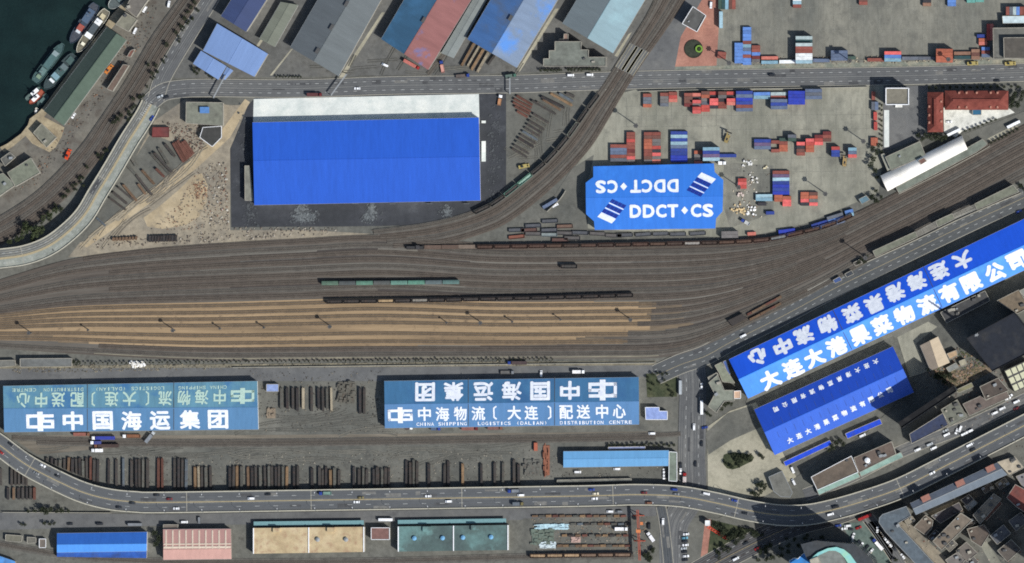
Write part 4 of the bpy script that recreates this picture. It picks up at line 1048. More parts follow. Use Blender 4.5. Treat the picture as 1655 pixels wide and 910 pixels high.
flat('walled_yard_house', 'small cluttered roof beside the glossy navy roof', [(1521,662),(1547,646),(1563,674),(1536,689)], 5, (112,114,104), 'house', par=.4, units=9)
flat('terrace_house', 'brown terrace with beige end wall beside the parked vans', [(1556,653),(1585,640),(1594,647),(1626,630),(1632,642),(1567,672)], 7, (104,94,88), 'house', par=.3, units=3)
flat('dark_flat_block', 'dark brown flat block behind the brown terrace', [(1583.6,625),(1613,611),(1630.5,631),(1593,646)], 11, (82,74,68), par=.5, units=4)
A4 = math.radians(25)
gable('two_tone_house', 'beige two tone roofed building between the halls and dark tower', 'building', [(1504,599.6),(1487,558.5),(1516,544),(1535,586)], 7, 2.4, rm('taupe sheet', (142,130,116), A4 + 1.57, rough=.8), rm('light beige sheet', (184,168,144), A4 + 1.57, rough=.8), M_wall, ridge=(.42, .55))
flat('small_house', 'little tan house at the corner of the two tone building', T(1395,440,4.135,[(560,545),(625,520),(632,555),(580,580)]), 5, (176,150,120), 'house', par=.2)
flat('small_house', 'grey roofed little house below the two tone building', T(1395,440,4.135,[(555,640),(620,605),(640,635),(575,668)]), 4, (132,134,130), 'house', par=.2)
flat('small_house', 'pale square little house above the overgrown plot', T(1395,440,4.135,[(640,595),(680,580),(697,615),(655,630)]), 4, (158,152,132), 'house', par=.2)
flat('garden_shed', 'thin olive roof strip under the overgrown plot', T(1395,440,4.135,[(615,790),(725,738),(738,765),(640,806)]), 3, (126,122,96), 'shed', par=.1)
# greenhouse on the right edge: white panes in a dark frame
base = P(1640, 610, 6); base.z = 0
t = thing('glass_roof', 'grid of white roof panes at the right edge', 'glass roof', base)
q = [(1623,599),(1660,582),(1674,618),(1640,634)]
A, B, Cc, D = [P(x, y, 6) for x, y in q]
mb = MB(); mb.prism([W2(p) for p in (A, B, Cc, D)], 0, 5.9); mb.build('wall', M_walld, t, base)
for i in range(4):
    for j in range(3):
        f = lambda a, b: A.lerp(B, (i + a) / 4).lerp(D.lerp(Cc, (i + a) / 4), (j + b) / 3)
        mb = MB(); mb.prism([W2(f(.1, .12)), W2(f(.9, .12)), W2(f(.9, .88)), W2(f(.1, .88))], 5.92, 6.15); mb.build('pane', plain('milky pane', c(196,196,168), rough=.3), t, base)
# long gabled roofs by the highway
gable('row_building', 'long slate blue roof parallel to the highway with two brick stair heads', 'building', [(1471,813.6),(1612,748),(1628,767),(1480,832)], 17, 1.6, rm('slate blue tiles', (84,92,104), A4, rough=.8), rm('pale slate blue tiles', (98,108,118), A4, rough=.8), M_wall, cap=M_steel)
for lab, (x, y) in (('brick stair head in the middle of the slate blue roof', (1552,780.6)), ('brick stair head near the left end of the slate blue roof', (1496.5,805)), ('brick stair head near the right end of the slate blue roof', (1601,757))):
    p = P(x, y, 18); mb = MB(); mb.box(0, 0, 1.2, 6.2, 4.0, 3.4, A4); mb.box(0, 0, 3.0, 6.6, 4.4, .2, A4)
    tag(mb.build('brick_stair_tower', plain('brick stair head', c(146,104,92))), lab, 'stair head', 'stair heads on the slate blue roof').location = (p.x, p.y, 17.2)
flat('corner_building', 'L shaped slate roof building with rounded corner', T(1375,740,5.354,[(245,560),(248,520),(275,490),(480,420),(520,500),(400,570),(560,740),(735,930),(575,930),(300,640)]), 14, (88,98,106), par=.6, parm=M_steel, units=3)
for i, (lab, q, h, col, u) in enumerate((
        ('brown house with pitched looking top beside the slate roofs', [(1477,852),(1496,832.5),(1508,841),(1506,854),(1496,865)], 8, (104,94,84), 2),
        ('long brown apartment roof dotted with vents', [(1507.5,875),(1553,829),(1571,841),(1522,889)], 16, (116,106,94), 10),
        ('long grey apartment roof right of the vented brown one', [(1572.6,832.5),(1606,798),(1618.7,806),(1584,847)], 14, (122,116,104), 5),
        ('reddish brown flat tower roof at the lower right edge', [(1627,804.5),(1641,783),(1672,800),(1672,838),(1642.6,819)], 18, (112,64,58), 1),
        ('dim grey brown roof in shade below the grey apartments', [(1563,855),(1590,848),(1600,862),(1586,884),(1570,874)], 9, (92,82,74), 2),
        ('small dark house left of the green shop sign', [(1545,890),(1562,876),(1580,894),(1563,908)], 6, (104,98,92), 2),
        ('pale little house between the apartment rows', [(1558,818),(1572,806),(1580,813),(1566,826)], 8, (150,152,148), 3),
        ('dark cottage under the long slate blue roof', [(1505,834),(1550,812),(1556,824),(1520,846)], 6, (78,74,76), 3),
        ('small grey house at the bottom edge', [(1528,905),(1548,892),(1560,905),(1545,925)], 6, (112,108,104), 3),
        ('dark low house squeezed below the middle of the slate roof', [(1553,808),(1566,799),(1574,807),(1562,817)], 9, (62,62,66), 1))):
    flat('city_house', lab, q, h, col, 'house', par=.5, units=u, seed=i * 7, bands=h > 12)
for i, (lab, q, h, col, u) in enumerate((
        ('small grey roof just right of the rounded slate corner', [(1462,842),(1474,834),(1480,842),(1468,850)], 5, (128,122,110), 2),
        ('little dark roof left of the vented brown apartments', [(1500,868),(1512,856),(1519,862),(1506,874)], 5, (84,78,74), 2),
        ('tiny grey roof under the vented brown apartments', [(1527,884),(1540,872),(1548,880),(1535,892)], 5, (112,108,100), 3),
        ('dim roof between vented brown and grey apartments', [(1560,846),(1572,838),(1578,845),(1566,853)], 6, (96,88,82), 2),
        ('narrow red brown strip roof right of the grey apartments', [(1590,838),(1616,810),(1620,814),(1594,842)], 5, (112,82,72), 1),
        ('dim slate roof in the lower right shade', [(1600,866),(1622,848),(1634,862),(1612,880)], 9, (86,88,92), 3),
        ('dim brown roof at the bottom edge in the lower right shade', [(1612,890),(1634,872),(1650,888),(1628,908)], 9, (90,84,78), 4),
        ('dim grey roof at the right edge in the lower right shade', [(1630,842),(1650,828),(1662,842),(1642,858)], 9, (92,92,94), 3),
        ('pale cluttered roof at the right end of the slate blue roof', [(1608,782),(1624,772),(1632,782),(1616,792)], 5, (150,140,122), 7),
        ('small brown roof below the right end of the slate blue roof', [(1586,790),(1600,780),(1606,788),(1592,798)], 6, (108,98,88), 3),
        ('dark shed roof at the bottom edge beside the beige alley', [(1548,912),(1570,896),(1582,908),(1560,924)], 5, (86,84,82), 3))):
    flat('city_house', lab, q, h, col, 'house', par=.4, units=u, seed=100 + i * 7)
flat('upper_house', 'pale low house cluster right of the slate blue roof', [(1612,747),(1640,738),(1655,756),(1632,768)], 5, (170,160,142), 'house', par=.3, units=8)
flat('upper_house', 'grey yard house at the right edge above the red roof', [(1642,770),(1680,756),(1690,780),(1655,790)], 5, (124,122,124), 'house', par=.3, units=6)
# lit roof standing out of the shade and the sunken dark block
flat('lit_block', 'brown roof lit by sun amid the deep shade at the right edge', [(1611.5,486),(1646.5,468.5),(1664,497),(1644,507)], 15, (112,100,84), par=.8, units=3, bands=True)
flat('pale_block', 'pale slab at the right edge beside the lit brown roof', [(1648,470),(1690,448),(1700,480),(1668,495)], 13, (126,128,122), par=.5, bands=True)
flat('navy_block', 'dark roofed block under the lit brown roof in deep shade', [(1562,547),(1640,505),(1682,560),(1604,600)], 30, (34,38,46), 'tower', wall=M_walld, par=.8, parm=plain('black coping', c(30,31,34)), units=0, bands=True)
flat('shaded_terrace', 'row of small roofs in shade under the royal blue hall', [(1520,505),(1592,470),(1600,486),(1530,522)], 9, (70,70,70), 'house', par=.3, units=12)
# towers: the slab behind the navy roofed house, and the ones whose shade falls into the view
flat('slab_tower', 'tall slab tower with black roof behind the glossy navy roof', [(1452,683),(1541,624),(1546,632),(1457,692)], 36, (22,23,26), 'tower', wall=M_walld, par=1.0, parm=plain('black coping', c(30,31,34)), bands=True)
def tower(label, pts, h, col=(80,80,84)):
    return flat('high_rise', label, pts, h, col, 'tower', wall=M_conc_struct, par=1.2, units=3, bands=True)
p = P(1579, 541, 30); mb = MB(); mb.cyl(0, 0, 0, 26, 1.0, .6, 8)
for k in range(5): mb.box(0, 0, 4 + k * 4.5, 3.0, .3, .3, k)
tag(mb.build('roof_antenna', M_steel), 'antenna mast on the dark roofed block in the deep shade', 'antenna').location = (p.x, p.y, 30)
tower('high rise just beyond the lower right corner', [(1690,905),(1740,880),(1775,930),(1725,960)], 90)
# --- curved teal roofed tower at the bottom edge
M_aqua = mat('aqua roof rim', [c(112,172,178), c(134,192,190), c(150,196,168)], sc=.06, sc2=.5, amp2=.05)
h = 55
base = P(1340, 915, 0); t = thing('curved_tower', 'dark tower with curved aqua roof rim at the bottom edge', 'tower', base)
ring = [W2(P(x, y, h)) for x, y in ((1294,880),(1318,874),(1382,880),(1410,905),(1432,962),(1384,958),(1304,904))]
mb = MB(); mb.prism(ring, 0, h - .6); mb.build('wall', M_conc_struct, t, base)
mb = MB(); mb.poly([(x, y, h - .5) for x, y in ring[::-1]]); o = mb.build('roof', M_roofobj, t, base); o.color = c(62,66,70)
rimo = [(1308,905),(1322,893),(1338,886),(1352,884),(1364,888),(1374,896),(1384,910),(1392,930)]; rimi = [(1310,908),(1324,897),(1340,890),(1350,890),(1358,894),(1366,903),(1373,915),(1378,932)]
out = [W2(P(x, y, h + 1)) for x, y in rimo]; inn = [W2(P(x, y, h + 1)) for x, y in rimi]
mb = MB()
for i in range(len(out) - 1): mb.prism([out[i], out[i+1], inn[i+1], inn[i]], h - .45, h + 1.6)
mb.build('roof_rim', M_aqua, t, base)
mb = MB(); mb.poly([(x, y, h + .1) for x, y in inn] + [(*W2(P(1320, 975, h)), h + .1)]); o = mb.build('roof_terrace', M_roofobj, t, base); o.color = c(118,122,118)
for k in range(1, 15):
    mb = MB()
    for i in range(len(ring)): mb.bar(Vector((*ring[i], k * 3.4)), Vector((*ring[(i+1) % len(ring)], k * 3.4)), .15, 1.5)
    mb.build('window_band', M_glass, t, base)
flat('roof_penthouse', 'cream penthouse box on the roof of the curved tower', [(1309,905),(1322,900),(1328,912),(1314,920)], 57.5, (164,160,146), 'penthouse', par=.3)
flat('blue_pavilion', 'bright blue roofed pavilion at the bottom edge left of the curved tower', T(1180,790,7.58,[(725,880),(780,850),(830,860),(900,790),(950,800),(990,930),(730,930)]), 18, (58,128,196), 'pavilion', par=.2, wall=M_wallw)
for i in range(4):
    a = Vector((1368 + i * 11.5, 884 + i * 11)); u = Vector((9.5, -12)); v = Vector((7.5, 7))
    flat('terrace_roof', f'cream louvred terrace roof beside the curved tower, {ordw(i + 1)} from the top', [tuple(a), tuple(a + u), tuple(a + u + v), tuple(a + v)], 7, (186,188,176), 'roof', par=.15, group='louvred terrace roofs')
# small footbridge, gate mast, park kiosk
a, b = P(1143, 851, 5), P(1174, 871, 5); mid = (a + b) / 2; base = Vector((mid.x, mid.y, 0))
t = thing('crane_boom', 'bright red lattice boom lying beside the lawn', 'crane boom', base)
for s in (-1, 1):
    n = (b - a).normalized(); n = Vector((-n.y, n.x, 0)) * .7 * s; mb = MB(); mb.bar(a + n - Vector((0,0,4)), b + n - Vector((0,0,4)), .5, .5); mb.build('chord', plain('signal red', c(190,52,36)), t, base)
for i in range(9):
    f = i / 8; p = a.lerp(b, f) - Vector((0, 0, 4)); n = (b - a).normalized(); n = Vector((-n.y, n.x, 0)) * .7; mb = MB(); mb.bar(p - n, p + n + (b - a) * .06, .3, .3); mb.build('lacing', plain('pale orange', c(226,140,110)), t, base)
flat('gate_kiosk', 'white square kiosk roof beside the red boom', [(1140,841.5),(1147,841.5),(1147,849.5),(1140,849.5)], 6, (222,224,224), 'kiosk', par=.2, wall=M_wallw)
# ------------------------------------------------------------------ shipping containers
COL = dict(red=(186,70,62), rust=(142,74,62), brown=(112,72,62), orange=(176,92,66), pink=(226,96,92), salmon=(206,112,96), blue=(40,64,150), vivid=(34,56,176), lblue=(84,130,204), steel=(92,108,136),
           slate=(96,102,112), grey=(110,106,104), white=(226,230,230), pale=(172,190,190), aqua=(122,164,184), purple=(104,84,118), teal=(44,80,84), green=(60,84,74), mint=(98,170,158), dark=(52,52,58), tan=(150,110,88), cyan=(150,186,200), dred=(116,46,46))
NAME = dict(red='red', rust='rust red', brown='brown', orange='orange', pink='pinkish red', salmon='salmon', blue='blue', vivid='vivid blue', lblue='light blue', steel='steel blue', slate='slate grey', grey='grey',
            white='white', pale='pale grey', aqua='pale blue', purple='purple', teal='dark teal', green='dark green', mint='mint green', dark='almost black', tan='tan', cyan='pale cyan', dred='dark red')
def container_mesh(L):
    mb = MB(); Wc, H = 2.44, 2.6
    # corrugated side sheets
    n = int(L / .55)
    for s in (-1, 1):
        for i in range(n):
            x = -L / 2 + .12 + (L - .24) * (i + .5) / n
            mb.box(x, s * (Wc / 2 - .06), H / 2, (L - .24) / n * .55, .06, H - .3)
    mb.box(0, 0, H / 2, L - .16, Wc - .16, H - .12)
    # roof sheet with ribs, corner posts, rails, doors
    for i in range(n // 2):
        x = -L / 2 + .2 + (L - .4) * (i + .5) / (n // 2); mb.box(x, 0, H - .045, .16, Wc - .3, .03)
    for sx in (-1, 1):
        for sy in (-1, 1): mb.box(sx * (L / 2 - .09), sy * (Wc / 2 - .09), H / 2, .18, .18, H)
    for z in (.08, H - .08):
        for s in (-1, 1):
            mb.box(0, s * (Wc / 2 - .05), z, L - .36, .1, .16); mb.box(s * (L / 2 - .05), 0, z, .1, Wc - .36, .16)
    for y in (-.7, -.3, .3, .7): mb.box(L / 2 - .01, y, H / 2, .05, .05, H - .4)
    return mb.mesh('container', M_cont)
CM = {20: container_mesh(6.06), 40: container_mesh(12.19)}
crnd = random.Random(11)
def cont(px, py, size, colour, tier, label, group, rz=0.0, z0=.25):
    h = z0 + 2.6 * tier + 2.6
    p = P(px, py, h); o = link('shipping_container', CM[size]); o.location = (p.x, p.y, h - 2.6); o.rotation_euler = (0, 0, rz + crnd.uniform(-.012, .012))
    k = crnd.uniform(.85, 1.1); rgb = COL[colour]; gr = sum(rgb) / 3; o.color = c(*[v * .86 + gr * .14 for v in rgb], k)
    return tag(o, label, 'container', group)
def block(x, y, size, cols, where, tiers=1, rz=0.0, pitch=5.55, vert=False, group='shipping containers'):
    """a bank of containers side by side; x, y is the top-left pixel; where names the bank"""
    wpx, dpx = (26.8 if size == 40 else 13.35), 5.36
    n = len(cols)
    for i, cl in enumerate(cols):
        tn = tiers[i] if isinstance(tiers, (list, tuple)) else tiers
        if tn == 0: continue
        if vert: px, py, r, side = x + dpx / 2 + i * pitch, y + wpx / 2, math.pi / 2 + rz, 'left'
        else:
            dx, dy = wpx / 2, dpx / 2 + i * pitch
            px, py, r, side = x + dx * math.cos(rz) + dy * math.sin(rz) , y - dx * math.sin(rz) + dy * math.cos(rz), rz, 'top'
        pos = f'{ordw(i + 1)} from {side} in' if n > 1 else 'alone as'
        for k in range(tn):
            if k == tn - 1: lab = f'{NAME[cl]} container, {pos} {where}'
            else: lab = f'container {ordw(tn - 1 - k)} beneath the {ordw(i + 1)} of {where}'
            cont(px, py, size, cl if k == tn - 1 else crnd.choice(['rust', 'blue', 'brown', 'slate', 'red']), k, lab, group, r)
G1 = 'containers in the upper yard'
block(1187.3, 69.2, 20, ['lblue'] * 6, 'the left light blue bank', 1, group=G1)
block(1200.6, 43.8, 20, ['lblue'] * 4 + ['rust', 'aqua', 'steel', 'lblue', 'rust', 'lblue', 'lblue'], 'the tall bank right of it', 1, group=G1)
block(1215, 73.4, 20, ['rust', 'rust', 'lblue', 'dred', 'grey'], 'the short mixed bank by the tall one', 1, group=G1)
block(1230.5, 91, 40, ['salmon', 'aqua'], 'the salmon and pale blue pair', 1, pitch=7, group=G1)
block(1259.5, 97, 40, ['white'], 'the long white one by the road', 1, group=G1)
block(1286, 58.4, 40, ['pale', 'teal', 'pale', 'rust', 'rust', 'white', 'white', 'cyan'], 'the triple-high white bank', [3, 2, 3, 3, 3, 3, 3, 3], group=G1)
block(1314, 95, 40, ['steel'], 'the grey blue one right of the triple bank', 1, group=G1)
block(1343, 81.5, 40, ['steel', 'steel', 'steel'], 'the steel blue double-high bank', 2, group=G1)
block(1369.5, 91, 20, ['green'], 'the dark green one by the steel blue bank', 1, group=G1)
block(1402, 94, 40, ['rust'], 'the low rust one by the road', 1, group=G1)
block(1429.5, 83, 40, ['pink', 'lblue', 'aqua'], 'the pink topped bank', 2, group=G1)
block(1458, 91.5, 40, ['slate'], 'the slate one right of the pink topped bank', 1, group=G1)
block(1485, 91.5, 40, ['slate'], 'the slate one left of the orange bank', 1, group=G1)
block(1513, 79, 40, ['orange'] * 4, 'the triple-high orange bank', 3, group=G1)
block(1542, 83.5, 40, ['tan', 'teal'], 'the tan and teal pair', 1, pitch=6.5, group=G1)
block(1570, 79.5, 20, ['tan', 'brown', 'tan'], 'the small brown bank near the dark building', 1, group=G1)
block(1586.5, 76, 20, ['lblue', 'rust', 'steel'], 'the small blue bank by the dark building', 1, group=G1)
block(1582, 62, 20, ['orange', 'salmon'], 'the orange pair above it', 1, group=G1)
block(1579, 55.5, 20, ['blue'], 'the blue one above the orange pair', 1, group=G1)
block(1594.6, 38.5, 40, ['red', 'salmon'], 'the upright red pair by the dark building', 1, vert=True, group=G1)
block(1281.5, -4, 20, ['white', 'cyan', 'rust'], 'the small white bank at the top edge', 1, group=G1)
block(1388.5, -3, 20, ['brown', 'rust'], 'the brown pair at the top edge', 1, group=G1)
block(1491.5, -1, 20, ['dark', 'tan'], 'the black and tan pair at the top edge', 1, group=G1)
block(1531.5, -1, 20, ['lblue', 'lblue'], 'the blue pair at the top edge', 1, group=G1)
block(1562.7, -1, 20, ['mint'], 'the left mint one at the top edge', 1, group=G1)
block(1576.7, -2, 20, ['mint'], 'the right mint one at the top edge', 1, group=G1)
block(1161, -12, 40, ['green', 'teal', 'aqua', 'brown', 'rust'], 'the upright bank beside the plaza', 1, vert=True, group=G1)
block(1162.5, 18.5, 40, ['cyan'], 'the upright pale one beside the plaza', 2, vert=True, group=G1)
block(1160.5, 83, 20, ['rust', 'rust'], 'the rust pair at the plaza corner', 1, rz=-.12, group=G1)
block(1626, 11, 20, ['rust', 'slate', 'pale', 'lblue', 'rust', 'rust'], 'the upright bank at the right edge', 2, vert=True, group=G1)
G2 = 'containers along the road side of the lower yard'
block(1039.4, 151.5, 20, ['rust', 'slate', 'slate', 'orange'], 'the leftmost bank below the road', 1, group=G2)
block(1067, 150, 20, ['rust', 'grey', 'grey', 'slate'], 'the second bank below the road', 1, group=G2)
block(1081, 148.5, 20, ['rust', 'red', 'salmon'], 'the third bank below the road', 1, group=G2)
block(1105.8, 150.5, 20, ['rust', 'brown', 'brown', 'dred'], 'the fourth bank below the road', [2, 2, 1, 1], group=G2)
block(1119.3, 150.5, 20, ['salmon', 'dark', 'pink', 'grey', 'red', 'pink'], 'the fifth bank below the road', [2, 1, 2, 1, 2, 2], group=G2)
block(1133.5, 147.5, 20, ['brown', 'orange', 'grey', 'slate', 'red', 'red'], 'the sixth bank below the road', [2, 2, 1, 1, 1, 1], group=G2)
block(1147, 148, 20, ['red', 'dark', 'pink', 'pink', 'dark'], 'the seventh bank below the road', [1, 1, 2, 2, 1], group=G2)
block(1160.8, 148, 20, ['brown', 'grey', 'dark', 'rust', 'rust'], 'the eighth bank below the road', [2, 2, 1, 1, 1], group=G2)
block(1174.6, 148, 20, ['red', 'dark', 'pink', 'salmon'], 'the ninth bank below the road', [1, 1, 2, 2], group=G2)
block(1189.6, 147, 40, ['blue', 'steel', 'vivid', 'blue', 'rust', 'steel'], 'the long blue bank below the road', [2, 2, 1, 1, 1, 1], group=G2)
block(1218, 149, 40, ['lblue', 'aqua'], 'the light blue pair below the road', 1, group=G2)
block(1245.7, 149, 40, ['pale', 'rust', 'steel', 'blue', 'steel'], 'the white topped bank below the road', [1, 1, 2, 2, 2], group=G2)
block(1274, 147, 40, ['vivid'] * 4, 'the vivid blue bank below the road', 2, group=G2)
block(1301.5, 143.8, 40, ['steel', 'slate', 'steel'], 'the rightmost slate bank below the road', 2, group=G2)
G3 = 'containers on the right border of the lower yard'
block(1409, 148, 20, ['rust'], 'the upright rust one by the office block', 1, vert=True, group=G3)
block(1408.5, 164.5, 20, ['slate', 'steel'], 'the upright slate pair by the office block', 1, vert=True, group=G3)
block(1412, 181, 20, ['red'], 'the upright red one by the hedge, upper', 1, vert=True, group=G3)
block(1412.5, 197, 20, ['red'], 'the upright red one by the hedge, lower', 1, vert=True, group=G3)
block(1407.5, 222.5, 20, ['orange', 'orange'], 'the upright orange pair by the hedge', 1, vert=True, group=G3)
G4 = 'containers behind the lettered blue shed'
block(986.5, 233.5, 40, ['rust', 'steel', 'steel', 'rust', 'slate'], 'the wide bank left behind the lettered shed', 1, group=G4)
block(1012.8, 213.5, 20, ['rust', 'rust', 'red', 'rust', 'rust', 'dred', 'rust', 'pink', 'grey'], 'the tall red bank behind the lettered shed', 1, group=G4)
block(1040.8, 213.5, 20, ['rust', 'brown', 'orange', 'orange', 'orange', 'rust', 'rust', 'brown', 'grey'], 'the orange column behind the lettered shed', 1, group=G4)
block(1054.3, 213.5, 20, ['rust', 'brown', 'grey', 'grey', 'red', 'dark', 'pink', 'grey', 'salmon'], 'the mixed column behind the lettered shed', 1, group=G4)
block(1084, 212.3, 40, ['blue', 'cyan', 'blue', 'cyan', 'steel', 'blue', 'blue', 'vivid', 'vivid'], 'the tall blue bank behind the lettered shed', 1, group=G4)
block(1122, 243.5, 20, ['orange', 'grey', 'dark', 'salmon'], 'the small bank behind the lettered shed', 1, group=G4)
block(1136, 238, 40, ['aqua', 'blue', 'purple', 'cyan'], 'the high striped bank', [3, 3, 3, 2], group=G4)
block(1163, 249, 40, ['blue'], 'the blue one right of the striped bank', 1, group=G4)
G5 = 'containers scattered in the middle of the lower yard'
block(1219, 225, 40, ['blue', 'purple', 'steel'], 'the blue and purple bank in mid yard', 1, group=G5)
block(1246.5, 227, 20, ['rust'], 'the rust one right of the purple bank, upper', 1, group=G5)
block(1246.5, 241, 20, ['rust'], 'the rust one right of the purple bank, lower', 1, group=G5)
block(1259.5, 223, 20, ['green', 'rust', 'orange', 'orange'], 'the green topped bank in mid yard', 1, group=G5)
block(1273.5, 217.5, 20, ['slate', 'green'], 'the slate double-high pair in mid yard', 2, group=G5)
block(1287.5, 229.5, 20, ['pink', 'dark', 'brown', 'rust'], 'the pink and black bank in mid yard', [2, 1, 1, 1], group=G5)
block(1302.3, 224, 20, ['pink', 'red', 'orange', 'orange'], 'the pink and orange bank in mid yard', [2, 2, 1, 1], group=G5)
block(1316.6, 218, 20, ['dred', 'red', 'pink'], 'the bright red bank in mid yard', 1, group=G5)
block(1330, 212.5, 20, ['dred', 'rust', 'brown'], 'the dark red bank in mid yard', 1, group=G5)
block(1343.8, 237, 20, ['red', 'blue', 'blue'], 'the red and blue bank in mid yard', 2, group=G5)
block(1371, 238.5, 20, ['aqua', 'steel', 'pink'], 'the pale blue and pink bank in mid yard', [2, 2, 1], group=G5)
block(1248.8, 276, 40, ['rust', 'purple', 'cyan', 'blue', 'vivid', 'blue', 'vivid'], 'the large blue bank in the lower yard', 1, group=G5)
block(1251.5, 315, 20, ['orange', 'orange'], 'the orange pair under the large blue bank', 1, group=G5)
block(1265, 317, 20, ['orange', 'pink', 'pink'], 'the pink bank under the large blue bank', 1, group=G5)
block(1294, 310.5, 20, ['orange', 'orange', 'pink', 'dark'], 'the left orange bank in the lower yard', 1, group=G5)
block(1308, 310.5, 20, ['brown', 'orange', 'grey', 'pink'], 'the right orange bank in the lower yard', 1, group=G5)
block(1221.5, 314, 40, ['cyan', 'aqua'], 'the pale cyan pair in the lower yard', 1, group=G5)
block(1225, 327, 20, ['dark'], 'the black one under the cyan pair', 1, group=G5)
block(1193, 288.5, 20, ['red', 'pink', 'red'], 'the red bank among the white bags', 1, group=G5)
block(1238, 341.5, 20, ['blue'], 'the small blue one near the bottom of the yard', 1, group=G5)
G6 = 'containers beside the railway curve'
block(1258, 372, 40, ['vivid', 'blue'], 'the vivid blue pair by the railway curve', 1, rz=.12, group=G6)
block(1311, 363, 40, ['blue', 'lblue'], 'the blue pair by the railway curve', 1, rz=.30, group=G6)
block(1336, 351, 40, ['slate', 'lblue', 'steel'], 'the light blue bank by the railway curve', 1, rz=.30, group=G6)
block(1365, 341, 20, ['lblue', 'aqua'], 'the short light blue pair by the railway curve', 1, rz=.25, group=G6)
block(1208, 375.5, 20, ['salmon'], 'the salmon one beside the brown train', 1, rz=.05, group=G6)
block(1166, 374, 40, ['grey', 'grey'], 'the grey pair behind the brown train', 2, rz=.02, group=G6)
G7 = 'containers in the south yard'
block(863, 715.5, 20, ['orange'], 'the upright orange one in the south yard', 1, vert=True, group=G7)

# ------------------------------------------------------------------ railway wagons
def gondola(load):
    r = bpy.data.objects.new('gondola_wagon', None)
    L, Wd, H = 12.0, 3.0, 2.0; z = 1.15
    mb = MB()
    for s in (-1, 1): mb.box(0, s * (Wd / 2 - .06), z + H / 2, L, .12, H); mb.box(s * (L / 2 - .06), 0, z + H / 2, .12, Wd - .24, H)
    for i in range(8):
        for s in (-1, 1): mb.box(-L / 2 + .4 + i * (L - .8) / 7, s * (Wd / 2 + .05), z + H / 2, .18, .12, H)
    for s in (-1, 1): mb.box(0, s * (Wd / 2 - .02), z + H + .05, L, .24, .12)
    mb.box(0, 0, z + .08, L - .3, Wd - .3, .16)
    body = mb.mesh('body', M_wagon)
    mb = MB()
    for sx in (-1, 1):
        for k in (-.9, .9):
            for sy in (-1, 1): mb.box(sx * (L / 2 - 2.2) + k, sy * .75, .88, .84, .12, .84)
        mb.box(sx * (L / 2 - 2.2), 0, .95, 2.6, 1.9, .3)
    mb.box(0, 0, 1.05, L + .9, .4, .2)
    under = mb.mesh('bogie', M_dark)
    mb = MB()
    n = 10
    for i in range(n): mb.box(-L / 2 + .6 + (L - 1.2) * (i + .5) / n, 0, z + .5 + .25 * random.random(), (L - 1.2) / n, Wd - .5, .9 + .4 * random.random(), 0, 0, .7, 1.0)
    ld = mb.mesh('load', M_goods)
    return body, under, ld
GB, GU, GLd = gondola(True)
def boxcar_mesh():
    mb = MB(); L, Wd = 12.0, 2.9
    mb.box(0, 0, 2.45, L, Wd, 2.5)
    for i in range(10):
        for s in (-1, 1): mb.box(-L / 2 + .5 + i * (L - 1) / 9, s * (Wd / 2 + .03), 2.45, .12, .08, 2.4)
    body = mb.mesh('body', M_wagon)
    mb = MB(); n = 6
    for i in range(n):
        a0, a1 = math.pi * i / n, math.pi * (i + 1) / n
        p = lambda a, x: (x, -math.cos(a) * (Wd / 2 + .1), 3.7 + .55 * math.sin(a))
        mb.poly([p(a0, -L / 2 - .05), p(a0, L / 2 + .05), p(a1, L / 2 + .05), p(a1, -L / 2 - .05)][::1])
    for i in range(9): mb.box(-L / 2 + .7 + i * (L - 1.4) / 8, 0, 4.25, .1, 1.6, .06)
    return body, mb.mesh('roof', M_wagon)
BXB, BXR = boxcar_mesh()
def flatcar_mesh():
    mb = MB(); mb.box(0, 0, 1.2, 12.6, 2.9, .3)
    for i in range(6):
        for s in (-1, 1): mb.box(-5.4 + i * 2.16, s * 1.48, 1.5, .12, .1, .6)
    return mb.mesh('body', M_wagon)
FCB = flatcar_mesh()
wrnd = random.Random(21)
def wagon(kind, p, ang, label, group, col, loadcol=None, name=None):
    t = thing({'g': 'gondola_wagon', 'b': 'covered_wagon', 'f': 'flat_wagon'}[kind] if not name else name, label, 'wagon', p, ang, group)
    parts = {'g': [('body', GB), ('underframe', GU)], 'b': [('body', BXB), ('roof', BXR), ('underframe', GU)], 'f': [('body', FCB), ('underframe', GU)]}[kind]
    if loadcol: parts = parts + [('load', GLd)]
    for n, me in parts:
        o = link(n, me, t); k = wrnd.uniform(.85, 1.15)
        o.color = c(*(loadcol if n == 'load' else col), k)
    return t
def train(w, x0px, n, kind, names, group, pitch=12.95, skip=()):
    """n wagons along world polyline w, starting at the point nearest the given pixel"""
    k = min(range(len(w)), key=lambda i: (w[i].x - x0px[0]) ** 2 + (w[i].y - x0px[1]) ** 2)
    pts = resample(w[k:], pitch)
    for i in range(min(n, len(pts))):
        p, t = pts[i]
        if i in skip: continue
        kd, col, ld, desc = names(i)
        wagon(kd, Vector((p.x, p.y, p.z + .42)), math.atan2(t.y, t.x), desc, group, col, ld)
WT1 = path([(760,399.5),(860,398),(960,396.5),(1080,394),(1180,391.5),(1240,387),(1290,377),(1340,363.5),(1390,342)], .56, 4)
def n1(i):
    ld = {12: (150,146,140), 17: (120,122,122)}.get(i, wrnd.choice([(78,60,52), (70,58,52), (84,66,56)]))
    return 'g', wrnd.choice([(84,62,56), (76,60,54), (72,62,58)]), ld, f'brown open wagon, {ordw(i + 1)} from left in the long brown train' if i not in (12, 17) else f'brown open wagon with pale load, {ordw(i + 1)} in the long brown train'
train(WT1, P(783, 398), 22, 'g', n1, 'wagons of the long brown train', 12.7)
WT3 = path([(500,488),(700,485),(900,480.5),(1080,475)], .58, 4)
